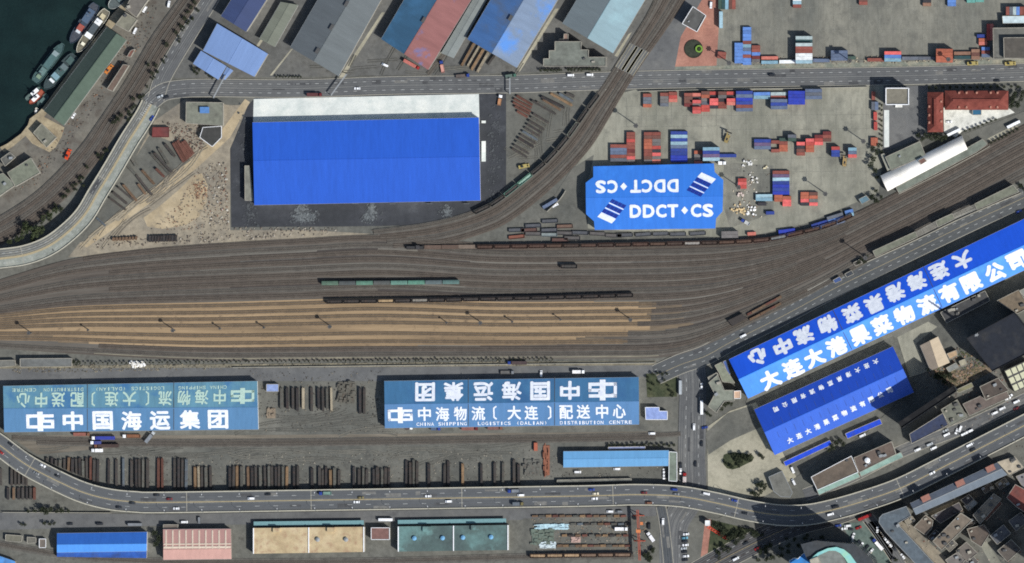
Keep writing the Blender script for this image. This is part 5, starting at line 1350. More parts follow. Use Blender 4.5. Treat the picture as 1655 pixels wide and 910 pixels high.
def n3(i):
    if i == 3: return 'g', (58,54,54), (170,146,112), 'dark open wagon with sandy load in the black train'
    if i == 5: return 'g', (50,48,50), (128,124,116), 'dark open wagon with pale speckled load in the black train'
    return 'g', (48,47,49), (58,54,52), f'blackish open wagon, {ordw(i + 1)} from left in the black train'
train(WT3, P(541, 487.3), 18, 'g', n3, 'wagons of the black train', 12.55)
WT2 = path([(500,457.6),(620,457),(760,455.5)], .56, 4)
G2C = [(84,110,94), (72,78,78), (90,130,112), (80,84,82), (88,124,112), (92,140,122), (84,98,100), (84,112,108)]
train(WT2, P(536, 457.4), 8, 'b', lambda i: ('b', G2C[i], None, f'{["pale green", "grey", "sea green", "grey", "green", "mint green", "slate", "grey green"][i]} covered wagon, {ordw(i + 1)} from left in the green train'), 'wagons of the green train', 12.7)
WTB = [q for q in line_of(BRA, .1, .98)]
def nb(i):
    cl = {2: (92,128,116), 3: (104,150,132), 7: (120,124,114)}.get(i, (72,74,72)); nm = {2: 'green', 3: 'pale green', 7: 'pale grey'}.get(i, 'dark grey')
    return 'g', cl, (64,62,60) if i not in (3,) else (140,170,156), f'{nm} wagon, {ordw(i + 1)} from bottom on the curved branch track'
train(WTB, P(779, 336), 10, 'g', nb, 'wagons on the curved branch', 12.8)
p = P(920, 430.5, 1); wagon('g', (p.x, p.y, 1.0), 0, 'lone black wagon on the empty middle tracks', None, (56,56,58), (66,64,62))
for i, (x, k, cl) in enumerate(((700,'f',(96,80,70)),(727,'f',(92,76,66)),(755,'f',(118,104,92)))):
    p = P(x, 399.6 - i * .4, 1); wagon(k, (p.x, p.y, .98), .005, f'flat wagon, {ordw(i + 1)} from left ahead of the long brown train', 'flat wagons', cl)
for i in range(6):
    p = P(870 + i * 27.4, 898.2 - i * .3, 1); wagon('g', (p.x, p.y, 1.0), .006, f'open wagon with pale lumpy load, {ordw(i + 1)} from left at the bottom edge', 'wagons at the bottom edge', (70,56,50), wrnd.choice([(190,176,150), (156,132,104), (120,100,84)]))
# locomotive at the head of the flat wagons
p = P(671, 400, 1); t = thing('locomotive', 'small dark shunting locomotive left of the flat wagons', 'locomotive', (p.x, p.y, 1.0))
mb = MB(); mb.box(0, 0, 1.2, 13, 2.9, .4); mb.build('frame', M_dark, t)
mb = MB(); mb.box(-2.5, 0, 2.3, 7.0, 1.8, 1.8); mb.box(4.6, 0, 2.1, 2.6, 1.8, 1.4); o = mb.build('bonnet', M_wagon, t); o.color = c(48,50,52)
mb = MB(); mb.box(2.2, 0, 2.7, 2.4, 2.8, 2.6); mb.box(2.2, 0, 4.08, 2.7, 3.0, .16); o = mb.build('cab', M_wagon, t); o.color = c(58,58,60)
link('bogie', GU, t)
# stored wagon bodies and bins between the curve and the lettered shed
STORE = [(835,372,.03,'slate'),(862,365,.04,'slate'),(889,357.5,.05,'slate'),(835,383,.1,'orange'),(862,378,.0,'grey'),(888,372,.03,'slate'),(913,366,.03,'tan'),(888,379.5,.0,'pale'),(913,377,-.02,'grey'),(938,376.5,-.03,'slate'),(855,372,.05,'brown'),(966,378,-.05,'grey'),(992,381,-.03,'grey'),(1010,380,.03,'slate'),(1040,379,.07,'slate'),(1068,378,.04,'slate'),(1096,378.5,.03,'slate'),(1128,377.5,.06,'slate'),(925,385,-.01,'grey'),(905,388,.0,'brown')]
def bin_mesh():
    mb = MB(); L, Wd, H = 11.6, 2.6, 1.6
    for s in (-1, 1): mb.box(0, s * (Wd / 2 - .05), H / 2, L, .1, H); mb.box(s * (L / 2 - .05), 0, H / 2, .1, Wd - .2, H)
    mb.box(0, 0, .5, L - .2, Wd - .2, .6)
    for i in range(7):
        for s in (-1, 1): mb.box(-L / 2 + .6 + i * (L - 1.2) / 6, s * (Wd / 2 + .05), H / 2, .14, .12, H)
    return mb.mesh('bin', M_cont)
BIN = bin_mesh()
for i, (x, y, a, cl) in enumerate(sorted(STORE)):
    p = P(x, y, 1.8); o = link('storage_bin', BIN); o.location = (p.x, p.y, .2); o.rotation_euler = (0, 0, a); o.color = c(*COL[cl], .85)
    o.color = c(*[v * .6 + 34 for v in COL[cl]], .75)
    tag(o, f'{NAME[cl]} open storage bin, {ordw(i + 1)} from left between curve and brown train', 'bin', 'stored bins')

# ------------------------------------------------------------------ stacks of steel and timber
def stack_mesh(seed):
    r = random.Random(seed); mb = MB(); L = 10.0
    mb.box(-3, 0, .1, .3, 2.0, .2); mb.box(3, 0, .1, .3, 2.0, .2)
    for lay in range(5):
        y = -.8
        while y < .75:
            w = r.uniform(.3, .5); dx = r.uniform(-.35, .35); mb.box(dx, y + w / 2, .2 + lay * .4 + .18, L, w * .9, .36); y += w
    return mb.mesh('stack', M_goods)
STK = [stack_mesh(i) for i in range(5)]
srnd = random.Random(31)
SC_ = dict(d=(66,63,60), g=(86,86,80), b=(104,84,66), r=(98,64,54), t=(128,104,78), w=(150,140,120), k=(52,50,50), s=(84,92,98))
SN = dict(d='dark', g='grey', b='brown', r='rusty', t='tan', w='pale', k='blackish', s='bluish')
def stacks(lst, where, group, side='left', zs=1.0):
    """lst: (x0, y0, x1, y1, colour key) end points in pixels"""
    for i, (x0, y0, x1, y1, k) in enumerate(lst):
        a, b = P(x0, y0, 1.8), P(x1, y1, 1.8); m = (a + b) / 2; d = b - a
        o = link('steel_stack', srnd.choice(STK)); o.location = (m.x, m.y, .22); o.rotation_euler = (0, 0, math.atan2(d.y, d.x))
        o.scale = (d.length / 10.0, srnd.uniform(.85, 1.1), srnd.uniform(.85, 1.2) * zs); kk = srnd.uniform(.85, 1.2); o.color = c(*SC_[k], kk)
        tag(o, f'{SN[k]} stack of bars, {ordw(i + 1)} from {side} in {where}', 'stack', group)
def hwy_top(x):  # northern edge of the elevated highway, in pixels
    pts = [(0,696),(39,729.5),(72,749),(116,768),(155,783),(193,790),(260,795),(470,793.5),(730,789.5),(1100,784)]
    for (a, b), (c_, d_) in zip(pts, pts[1:]):
        if a <= x <= c_: return b + (d_ - b) * (x - a) / (c_ - a)
    return 790
def rowx(xs, top, cols, jit=1.5, bot=None):
    out = []
    for i, x in enumerate(xs):
        y1 = (hwy_top(x) - 5) if bot is None else bot
        out.append((x + srnd.uniform(-.4, .4), top + srnd.uniform(-jit, jit), x + srnd.uniform(-.6, .6), y1, cols[i % len(cols)]))
    return out
xa = [76,84,91,97,104,111,117,123,129,134,140,146,152,158]
stacks(rowx(xa, 742, 'dkdgdbkdkgdrdk', 3), 'the row hugging the highway bend', 'bar stacks west of the highway bend')
xb = [x / 4.137 for x in (728,778,825,880,910,930,955,985)] + [256,262] + [282,289,295,301]
stacks(rowx(xb, 742, 'kdsdkdgdrrdkds'), 'the row before the bend', 'bar stacks before the bend')
xc = [x / 3.64 + 270 for x in (40,65,85,105,165,185,205,228,255,370,392,410,437,475,500,522,548,575,598,615,640,660,680,705,745,770)]
stacks(rowx(xc[4:], 754, 'twdgdkdtgbkdgdgdkdgtkd'), 'the middle highway row', 'bar stacks in the middle highway row')
xd = [x / 3.64 + 270 for x in (853,895,915,935,962,985,1012,1100,1130,1155,1175,1215,1240,1265)] + [x / 4.137 + 600 for x in (15,40,70,95,118)]
stacks(rowx(xd, 757, 'kddktgdkdgdkdgkdgdk', 3), 'the right highway row', 'bar stacks in the right highway row')
xe = [x / 4.137 + 600 for x in (235,262,285,308,385,490,515,610,735,825,880,955,985)]
stacks(rowx(xe, 747, 'kdgdkdktkdgdk', 4), 'the sparse highway row', 'bar stacks in the sparse highway row')
xf = [x / 5.054 for x in (5,95,125,155,190,215)]
stacks([(x, 757, x, 784, 'd') for x in xf], 'the upper row left of the highway', 'bar stacks left of the highway, upper', zs=.9)
xg = [x / 5.054 for x in (65,110,150,185,220,250,280)]
stacks([(x, 788, x, 807, 'kbkdkdr'[i]) for i, x in enumerate(xg)], 'the lower row left of the highway', 'bar stacks left of the highway, lower', zs=.9)
xh = [x / 3.64 + 270 for x in (672,705,740,765,800,850,890,915,940,965,1135,1160)]
stacks([(x, 627, x + srnd.uniform(-.5, 1), srnd.choice((660, 664, 668)), 'gkdkwdkdgwkd'[i]) for i, x in enumerate(xh)], 'the row between the two lettered warehouses', 'bar stacks between warehouses')
# diagonal stacks in the triangular steel yard and in the west yard
def T5(x0, y0, s, l): return [(a / s + x0, b / s + y0, c2 / s + x0, d2 / s + y0, k) for a, b, c2, d2, k in l]
tri = [(75 + i * 0, 0, 0, 0, 'd') for i in range(0)]
tri = [(45 + i * 21, 668 - i * 34, 190 + i * 21, 755 - i * 34, 'ddgkdsdkdgd'[i]) for i in range(11)]
stacks(T5(820, 130, 6.067, tri), 'the stepped bundle of the triangular yard', 'bar stacks of the triangular yard', 'bottom')
tri2 = [(90, 152, 240, 240, 'r'), (65, 182, 232, 272, 'r'), (55, 215, 225, 305, 'r'), (72, 255, 215, 330, 'r'), (95, 302, 195, 360, 'r')]
stacks(T5(820, 130, 6.067, tri2), 'the rust red bundle of the triangular yard', 'rust red bar bundle', 'top')
tri3 = [(242, 200, 470, 330, 'd'), (335, 162, 560, 270, 'k'), (425, 130, 630, 245, 't'), (510, 130, 640, 205, 's'), (575, 128, 655, 160, 'd'), (290, 215, 430, 300, 'g'), (350, 190, 520, 290, 'b')]
stacks(T5(820, 130, 6.067, tri3), 'the loose group of the triangular yard', 'loose bar stacks of the triangular yard')
w1 = [(925,185,1040,310,'g'),(945,178,1050,295,'d'),(970,150,1030,245,'g'),(1010,125,1070,200,'d'),(870,285,945,370,'b'),(835,315,930,435,'d'),(845,370,890,430,'b'),(755,375,835,470,'b'),(725,390,815,465,'d'),(690,420,775,490,'d'),(670,455,765,525,'d'),(590,575,645,625,'s'),(955,275,1005,325,'r'),(775,250,830,310,'g'),(800,205,835,260,'g')]
stacks(T5(0, 200, 3.791, sorted(w1)), 'the yard beside the curving ramp', 'bar stacks beside the ramp')
w2 = [(1060 + i * 14, 120 - (i % 3) * 8, 1125 + i * 12, 235 - i * 10, 'r') for i in range(6)]
stacks(T5(0, 200, 3.791, w2), 'the rusty heap near the black hut', 'rusty bar heap')
w3 = [(690 + i * 12, 712 - i, 720 + i * 12, 706 - i, 'b') for i in range(0)]
stacks([(183 + i * 5.2, 389.5 - i * .25, 184.5 + i * 5.2, 384 - i * .25, 'b') for i in range(8)] + [(242 + i * 4.6, 391 - i * .1, 243 + i * 4.6, 381 - i * .1, 'k') for i in range(10)], 'the short racks beside the top tracks', 'short racks')
w4 = [(630,265,555,400,'t'),(660,285,590,405,'w'),(685,305,615,425,'t'),(715,325,650,440,'w'),(755,340,715,395,'d')]
stacks(T5(600, 0, 3.791, w4), 'the timber pile below the blue slope warehouse', 'timber stacks')
# stock yard rows at bottom right
R1 = [(x, 834.6, x + 9, 834.2, 'bgtrb'[i % 5]) for i, x in enumerate(range(860, 1014, 11))]
R2 = [(x, 847.5, x + 9, 847.0, 'gsdgbr'[i % 6]) for i, x in enumerate(range(922, 1014, 11))]
R3 = [(x, 866.0, x + 8, 865.6, 'tkbrgb'[i % 6]) for i, x in enumerate(range(908, 1018, 11))]
R4 = [(x, 882.6, x + 9, 882.2, 'btgbtr'[i % 6]) for i, x in enumerate(range(900, 1014, 10))]
for k, (R, nm) in enumerate(((R1, 'top'), (R2, 'second'), (R3, 'third'), (R4, 'bottom'))):
    stacks(R, f'the {nm} row of the stock yard', f'stock yard stacks, {nm} row', zs=.8)
# pale sheet bundles and crate pile of the stock yard
def bundle(name, label, x0, y0, x1, y1, col, n, seed, h=1.6, cat='pile'):
    r = random.Random(seed); a = P((x0 + x1) / 2, (y0 + y1) / 2, h); mb = MB(); w, d = (x1 - x0) * S, (y1 - y0) * S
    for i in range(n): mb.box(r.uniform(-.5, .5) * w, r.uniform(-.5, .5) * d, r.uniform(.3, h), r.uniform(.1, .22) * w, r.uniform(.1, .2) * d, r.uniform(.2, .5), r.uniform(-.1, .1))
    mb.box(0, 0, .35, w, d, .7)
    o = mb.build(name, M_goods); o.location = (a.x, a.y, .22); o.color = c(*col); return tag(o, label, cat)
bundle('sheet_pile', 'white blue sheet metal pile on top of the stock yard', 868, 847, 918, 856, (176,206,216), 40, 1)
bundle('sheet_pile', 'white sheet metal pile at the bottom of the stock yard', 872, 876, 898, 886, (196,210,214), 30, 2)
bundle('crate_pile', 'dark mixed crate pile left in the stock yard', 860, 855, 895, 880, (96,108,98), 60, 3)
bundle('scrap_pile', 'pinkish scrap heap in the middle of the stock yard', 923, 868, 938, 877, (176,150,140), 26, 4)
bundle('rubble_pile', 'round grey earth heap between the lettered warehouses', 546, 617, 573, 650, (92,90,82), 50, 5, 2.2)
bundle('pallet_pile', 'square heap of pale pallets near the lavender hut', 431, 660, 445, 676, (130,118,102), 24, 6)
bundle('machinery_pile', 'orange and black machinery row in the south yard', 878, 720, 888, 768, (138,90,70), 30, 7, 2.4)
bundle('machinery_pile', 'dull scrap machinery cluster left of the orange row', 847, 743, 872, 768, (96,96,90), 30, 8, 1.8)
# red portal crane over the stock yard
base = P(1032, 862, 0); t = thing('portal_crane', 'red gantry crane spanning the stock yard', 'crane', (base.x, base.y, .2))
a, b = P(1030.5, 824, 9), P(1034, 906, 9); off = Vector((base.x, base.y, 0))
for s in (-.55, .55):
    mb = MB(); mb.bar(a + Vector((s, 0, 0)), b + Vector((s, 0, 0)), .55, 1.2); mb.build('girder', plain('crane red', c(150,78,62)), t, off)
for p in (a.lerp(b, .12), a.lerp(b, .62)):
    for s in (-3.5, 3.5):
        mb = MB(); mb.bar(Vector((p.x, p.y, 9)), Vector((p.x + s, p.y, .3)), .5, .5); mb.build('leg', plain('crane red', c(150,78,62)), t, off)
    mb = MB(); mb.box(p.x, p.y, .45, 8.4, .8, .6); mb.build('sill_beam', plain('crane red', c(150,78,62)), t, off)
p = a.lerp(b, .42); mb = MB(); mb.box(p.x, p.y, 10.2, 3.2, 2.4, 1.6); mb.build('trolley', plain('crane orange', c(196,120,76)), t, off)
p = a.lerp(b, .27); mb = MB(); mb.box(p.x + 2.4, p.y, 7.6, 2.0, 2.2, 2.2); mb.build('cabin', plain('crane orange', c(196,120,76)), t, off)
# bulk bags and crates beside the lettered shed
bm = MB(); bm.box(0, 0, .55, 1.15, 1.15, 1.1, 0, 0, .92); bm.box(0, 0, 1.12, .7, .7, .12); BAG = bm.mesh('bulk_bag', M_goods)
br = random.Random(41)
for (cx, cy, rx, ry, n, colr, nm) in ((1209,264,9,5,12,(232,232,228),'white bulk bag in the cluster beside the lettered shed corner'), (1197,313,5,4,9,(222,206,196),'pale bulk bag below the red bank'), (1191,337,9,8,14,(222,196,150),'yellowish bulk bag near the lettered shed'),
        (1200,342,5,7,8,(214,192,150),'tan bulk bag in the column by the lettered shed'), (1214,339,9,9,16,(236,236,234),'white bulk bag in the loose lower cluster'), (1216,288,9,8,7,(230,228,222),'white bulk bag in the loose middle cluster'), (1237,268,3,4,4,(224,214,180),'cream bulk bag below mid yard banks')):
    spots = sorted((cx + br.uniform(-rx, rx), cy + br.uniform(-ry, ry)) for _ in range(n))
    for i in range(n):
        p = P(*spots[i], 1.3); o = link('bulk_bag', BAG); o.location = (p.x, p.y, .22); o.rotation_euler = (0, 0, br.uniform(0, 1.5)); s = br.uniform(.8, 1.35); o.scale = (s, s, s)
        o.color = c(*colr, br.uniform(.85, 1.05)); tag(o, f'{nm}, {ordw(i + 1)} from left', 'bulk bag', nm + ' group')
# ------------------------------------------------------------------ vehicles
def loft(mb, secs, mi=0):
    """closed skin through rings of equal length"""
    n = len(secs[0]); b = len(mb.v)
    for s in secs: mb.v += [tuple(p) for p in s]
    for k in range(len(secs) - 1):
        for i in range(n):
            j = (i + 1) % n; mb.f.append((b + k * n + i, b + k * n + j, b + (k + 1) * n + j, b + (k + 1) * n + i)); mb.m.append(mi)
    mb.f.append(tuple(b + i for i in range(n))[::-1]); mb.m.append(mi)
    mb.f.append(tuple(b + (len(secs) - 1) * n + i for i in range(n))); mb.m.append(mi)
def car_mesh(kind):
    L, Wd, H = {'car': (4.5, 1.8, 1.45), 'van': (5.0, 1.9, 2.0), 'bus': (10.5, 2.5, 3.1)}[kind]
    mb = MB(); hb = {'car': .85, 'van': 1.1, 'bus': 1.3}[kind]
    def ring(x, w, z0, z1): return [(x, -w, z0), (x, w, z0), (x, w * .96, z1), (x, -w * .96, z1)]
    loft(mb, [ring(-L / 2, Wd * .42, .35, hb - .12), ring(-L / 2 + .3, Wd / 2, .25, hb), ring(L / 2 - .9, Wd / 2, .25, hb - .03), ring(L / 2 - .1, Wd * .45, .3, hb - .2), ring(L / 2, Wd * .38, .4, hb - .32)])
    a, b = {'car': (-L / 2 + .55, L / 2 - 1.3), 'van': (-L / 2 + .1, L / 2 - .9), 'bus': (-L / 2 + .05, L / 2 - .15)}[kind]
    k = {'car': .55, 'van': .25, 'bus': .06}[kind]
    def ring2(x, w, z0, z1): return [(x, -w, z0), (x, w, z0), (x, w * .86, z1), (x, -w * .86, z1)]
    # glass house, then the painted roof on top of it
    z0, z1 = hb - .02, H - .08; w = Wd * .47
    b0 = len(mb.v)
    mb.v += [(a, -w, z0), (b, -w, z0), (b, w, z0), (a, w, z0), (a + k * .7, -w * .84, z1), (b - k * 1.3, -w * .84, z1), (b - k * 1.3, w * .84, z1), (a + k * .7, w * .84, z1)]
    for q in ((0,1,5,4),(1,2,6,5),(2,3,7,6),(3,0,4,7)): mb.f.append(tuple(b0 + i for i in q)); mb.m.append(1)
    mb.box((a + b) / 2 - k * .3, 0, H - .04, (b - a) - k * 2.0 + .05, w * 1.7, .09, 0, 0, .95)
    for sx in (-1, 1):
        for sy in (-1, 1):
            x, y = sx * L * .3, sy * (Wd / 2 - .1); n = 8; b1 = len(mb.v)
            for yy in (y - .1, y + .1):
                for i in range(n): t = 2 * math.pi * i / n; mb.v.append((x + .32 * math.cos(t), yy, .32 + .32 * math.sin(t)))
            for i in range(n): j = (i + 1) % n; mb.f.append((b1 + i, b1 + j, b1 + n + j, b1 + n + i)); mb.m.append(2)
            mb.f.append(tuple(b1 + i for i in range(n))); mb.m.append(2); mb.f.append(tuple(b1 + n + i for i in range(n))[::-1]); mb.m.append(2)
    return mb.mesh(kind, [M_car, M_glass, M_tyre])
VM = {k: car_mesh(k) for k in ('car', 'van', 'bus')}
VC = dict(white=(236,238,240), black=(40,42,46), grey=(120,124,128), silver=(176,182,186), red=(150,40,38), darkred=(104,40,42), blue=(44,66,140), olive=(112,104,70), orange=(200,104,50), brown=(120,84,66), green=(70,104,90), cyan=(96,150,170), cream=(222,214,190))
vr = random.Random(51)
def road_dir(px, py, w):
    g = P(px, py, 7); k = min(range(len(w) - 1), key=lambda i: (w[i].x - g.x) ** 2 + (w[i].y - g.y) ** 2)
    t = w[k + 1] - w[k]; return math.atan2(t.y, t.x), w[k].z
def vehicle(px, py, kind, col, label, group, ang=None, z=.5, w=None):
    if w is not None: ang, z = road_dir(px, py, w); z += .05
    if vr.random() < .5: ang += math.pi
    h = z + (1.4 if kind == 'car' else 2 if kind == 'van' else 3)
    p = P(px, py, h); o = link({'car': 'car', 'van': 'van', 'bus': 'bus'}[kind], VM[kind]); o.location = (p.x, p.y, z); o.rotation_euler = (0, 0, ang)
    o.color = c(*VC[col], vr.uniform(.92, 1.05))
    return tag(o, label, kind, group)
def fleet(lst, where, group, ang=0.0, z=.52, w=None, key=0, side='left'):
    lst = sorted(lst, key=lambda q: q[key])
    for i, q in enumerate(lst):
        px, py, kind, col = q[:4]; a = q[4] if len(q) > 4 else ang
        vehicle(px, py, kind, col, f'{col} {kind}, {ordw(i + 1)} vehicle from {side} {where}', group, a, z, w)
fleet([(1.5,731,'car','red'),(17,718,'car','black'),(69,752.5,'car','white'),(58,764.6,'car','grey'),(93,769.5,'car','black'),(253,800,'car','black'),(213.7,813,'car','black'),(192,820,'car','black'),(273.7,806.6,'car','darkred'),
       (284.4,822,'car','white'),(405.6,805.7,'van','white'),(432.8,799,'car','black'),(576,811.5,'car','white'),(583,804.5,'car','olive'),(691.8,802,'car','white'),(724.7,810.5,'van','white'),(841.7,800.4,'van','white'),(956,791.5,'car','blue'),(962.7,798,'car','cream'),
       (961,806,'car','white'),(1041,796.6,'car','darkred'),(1093,798.7,'car','grey'),(1089.6,791.3,'van','blue'),(1048.4,813,'van','brown'),(1141.5,798,'van','white'),(1187,809,'car','blue'),(1204,829.6,'car','black'),(1350.7,819.4,'van','black'),
       (1342,831.5,'van','white'),(1506.7,764.7,'car','white'),(1566.5,719.6,'van','white'),(1572,727,'car','black')], 'on the elevated highway', 'cars on the elevated highway', w=WHWY)
fleet([(577,143,'car','white'),(922,121.5,'van','white'),(953,120.8,'van','white'),(1248,121,'van','black'),(1611,130.5,'car','black'),(258.5,156,'car','silver',.4),(245,191,'car','blue',1.0),(268,157,'car','black',.3)], 'on the main road', 'cars on the main road', 0.0, .62)
fleet([(1201,543,'van','white'),(1647,342,'car','blue')], 'on the warehouse road', 'cars on the warehouse road', w=WDIAG)
fleet([(1134,624,'car','white'),(1121.7,690,'van','white'),(1139,691,'car','blue',.2),(1134,716.7,'car','black'),(1124,749.5,'car','black'),(1100,752,'car','black'),(1100,762,'car','white'),(1071.5,843,'van','white'),(1049,850,'van','black')], 'on the cross street', 'cars on the cross street', math.pi / 2, .5, key=1, side='top')
fleet([(1134,658.5,'bus','white'),(1099.5,626,'bus','silver')], 'parked upright beside the cross street', 'buses beside the cross street', math.pi / 2, .5)
fleet([(933.4,763,'van','white'),(996.8,758,'van','white'),(1073,762,'car','white',1.57),(1073,770,'car','white',1.57),(1053.5,700.6,'van','white')], 'around the sky blue office', 'cars around the sky blue office', 0, .3)
fleet([(1108.6,863.5,'car','white'),(1107,869.6,'car','cyan'),(1107,875,'car','black'),(1107.7,881,'car','white'),(1105,886.6,'car','silver'),(1106,892,'car','black'),(1108.6,899,'car','white'),(1107,905,'car','black')], 'in the small car park', 'cars in the small car park', .1, .5, key=1, side='top')
A25 = math.radians(25)
fleet([(1393.7,704,'van','white'),(1483,727,'van','white'),(1502.5,718.4,'van','silver'),(1509,724.5,'van','white'),(1529.8,702.7,'van','white'),(1528,696,'car','silver'),(1552,693,'van','white',1.2),(1546,697,'car','white',1.2),(1558,701.5,'van','white'),(1567.7,696.7,'van','white'),
       (1607.6,667.7,'van','white'),(1619.7,660.4,'van','white'),(1642.6,649.5,'van','white'),(1642.6,660.4,'car','darkred'),(1632,640,'car','white'),(1629,644,'car','white')], 'along the street beside the highway', 'cars along the street beside the highway', A25, .5)
fleet([(1370,850,'van','white',.1),(1364.6,854.5,'car','white',.1),(1375,855.5,'car','black',-.2),(1378,872,'car','white',1.4),(1379,866,'car','white',1.2),(1392,881,'car','white',.9),(1387.5,877,'car','black',.9),(1401,884.7,'car','black',.8),(1408,890.8,'car','white',.8),
       (1405,895,'car','cream',.8),(1418,856,'car','white',1.5),(1432,873,'car','white',-.9),(1438,880,'car','white',-.9),(1387.7,853,'car','red',.4),(1397.6,836,'bus','red',.4),(1354.7,849.6,'car','blue',.1),(1446,887,'car','black',-.9),(1459,899,'car','white',-.9)], 'around the green court', 'cars around the green court', 0, .5)
fleet([(1189,903.5,'van','white'),(1223.7,886.6,'car','red'),(1205,878,'car','black')], 'on the diagonal street', 'cars on the diagonal street', math.radians(26), .52)
fleet([(1282.5,779,'van','white',-1.1),(1281,759.6,'van','white',-1.2)], 'beside the grey deck', 'vans beside the grey deck', 0, .4)
fleet([(297.6,843.8,'van','white'),(321.5,840.8,'van','grey',1.57),(622.5,840,'bus','white'),(985.7,826.8,'van','white'),(1000.6,826.8,'van','grey'),(161,846.7,'van','black'),(112.8,846.7,'car','black'),(217.7,847.7,'bus','grey')], 'on the street under the highway', 'cars on the street under the highway', 0, .4)
fleet([(233.7,15,'van','white',1.0),(231,11,'car','blue',1.0),(218,49.6,'van','white',1.1),(272.5,6.6,'van','white',1.4),(118.7,187,'car','white',1.0)], 'on the quayside', 'cars on the quayside', 0, .3)
fleet([(622,105,'van','white',-.4),(1149,8,'van','white',1.5),(897,332,'van','white',.5),(1541,214,'bus','white',.45),(1638,201,'bus','white',.45),(1534,197,'car','white',.1)], 'among the yard buildings', 'lone parked vehicles', 0, .35)
fleet([(874.6,604,'van','white',1.57)], 'in the lane behind the lettered warehouses', 'van behind warehouses', 0, .35)
# trucks with tractor, trailer and wheels
def truck(px, py, L, col, tcol, label, ang=0.0, box=True, z=.35, group=None):
    p = P(px, py, 3 if box else 1.4); t = thing('truck', label, 'truck', (p.x, p.y, z), ang, group)
    x1 = L / 2
    mb = MB(); mb.box(x1 - 1.1, 0, 1.7, 2.1, 2.4, 2.3, 0, 0, .94); mb.box(x1 - 1.3, 0, 2.95, 1.2, 2.0, .35, 0, 0, .8); o = mb.build('cab', M_car, t); o.color = c(*VC[col])
    mb = MB(); mb.box(x1 - .06, 0, 2.1, .1, 2.0, .8); mb.build('windscreen', M_glass, t)
    mb = MB(); mb.box(-.3, 0, .85, L - .8, 1.0, .3); mb.build('chassis', M_dark, t)
    mb = MB(); Lb = L - 2.9
    if box:
        mb.box(-x1 + Lb / 2 + .1, 0, 2.25, Lb, 2.45, 2.4)
        for i in range(int(Lb / .9)): mb.box(-x1 + .5 + i * .9, 0, 3.47, .1, 2.4, .06)
    else:
        mb.box(-x1 + Lb / 2 + .1, 0, 1.15, Lb, 2.5, .3); mb.box(-x1 + .2, 0, 1.6, .15, 2.5, .9)
        for s in (-1, 1): mb.box(-x1 + Lb / 2 + .1, s * 1.2, 1.45, Lb, .1, .5)
    o = mb.build('trailer', M_cont, t); o.color = c(*tcol)
    for x in ([x1 - 1.0, x1 - 3.2] + [-x1 + 1.0, -x1 + 2.2]):
        for s in (-1, 1):
            mb = MB(); n = 10
            for yy in (s * 1.05 - .15, s * 1.05 + .15):
                for i in range(n): a = 2 * math.pi * i / n; mb.v.append((x + .5 * math.cos(a), yy, .5 + .5 * math.sin(a)))
            for i in range(n): j = (i + 1) % n; mb.f.append((i, j, n + j, n + i)); mb.m.append(2 * 0)
            mb.f.append(tuple(range(n))); mb.m.append(0); mb.f.append(tuple(range(n, 2 * n))[::-1]); mb.m.append(0)
            mb.build('wheel', M_tyre, t)
    return t
ang_h, zh = road_dir(527, 797, WHWY)
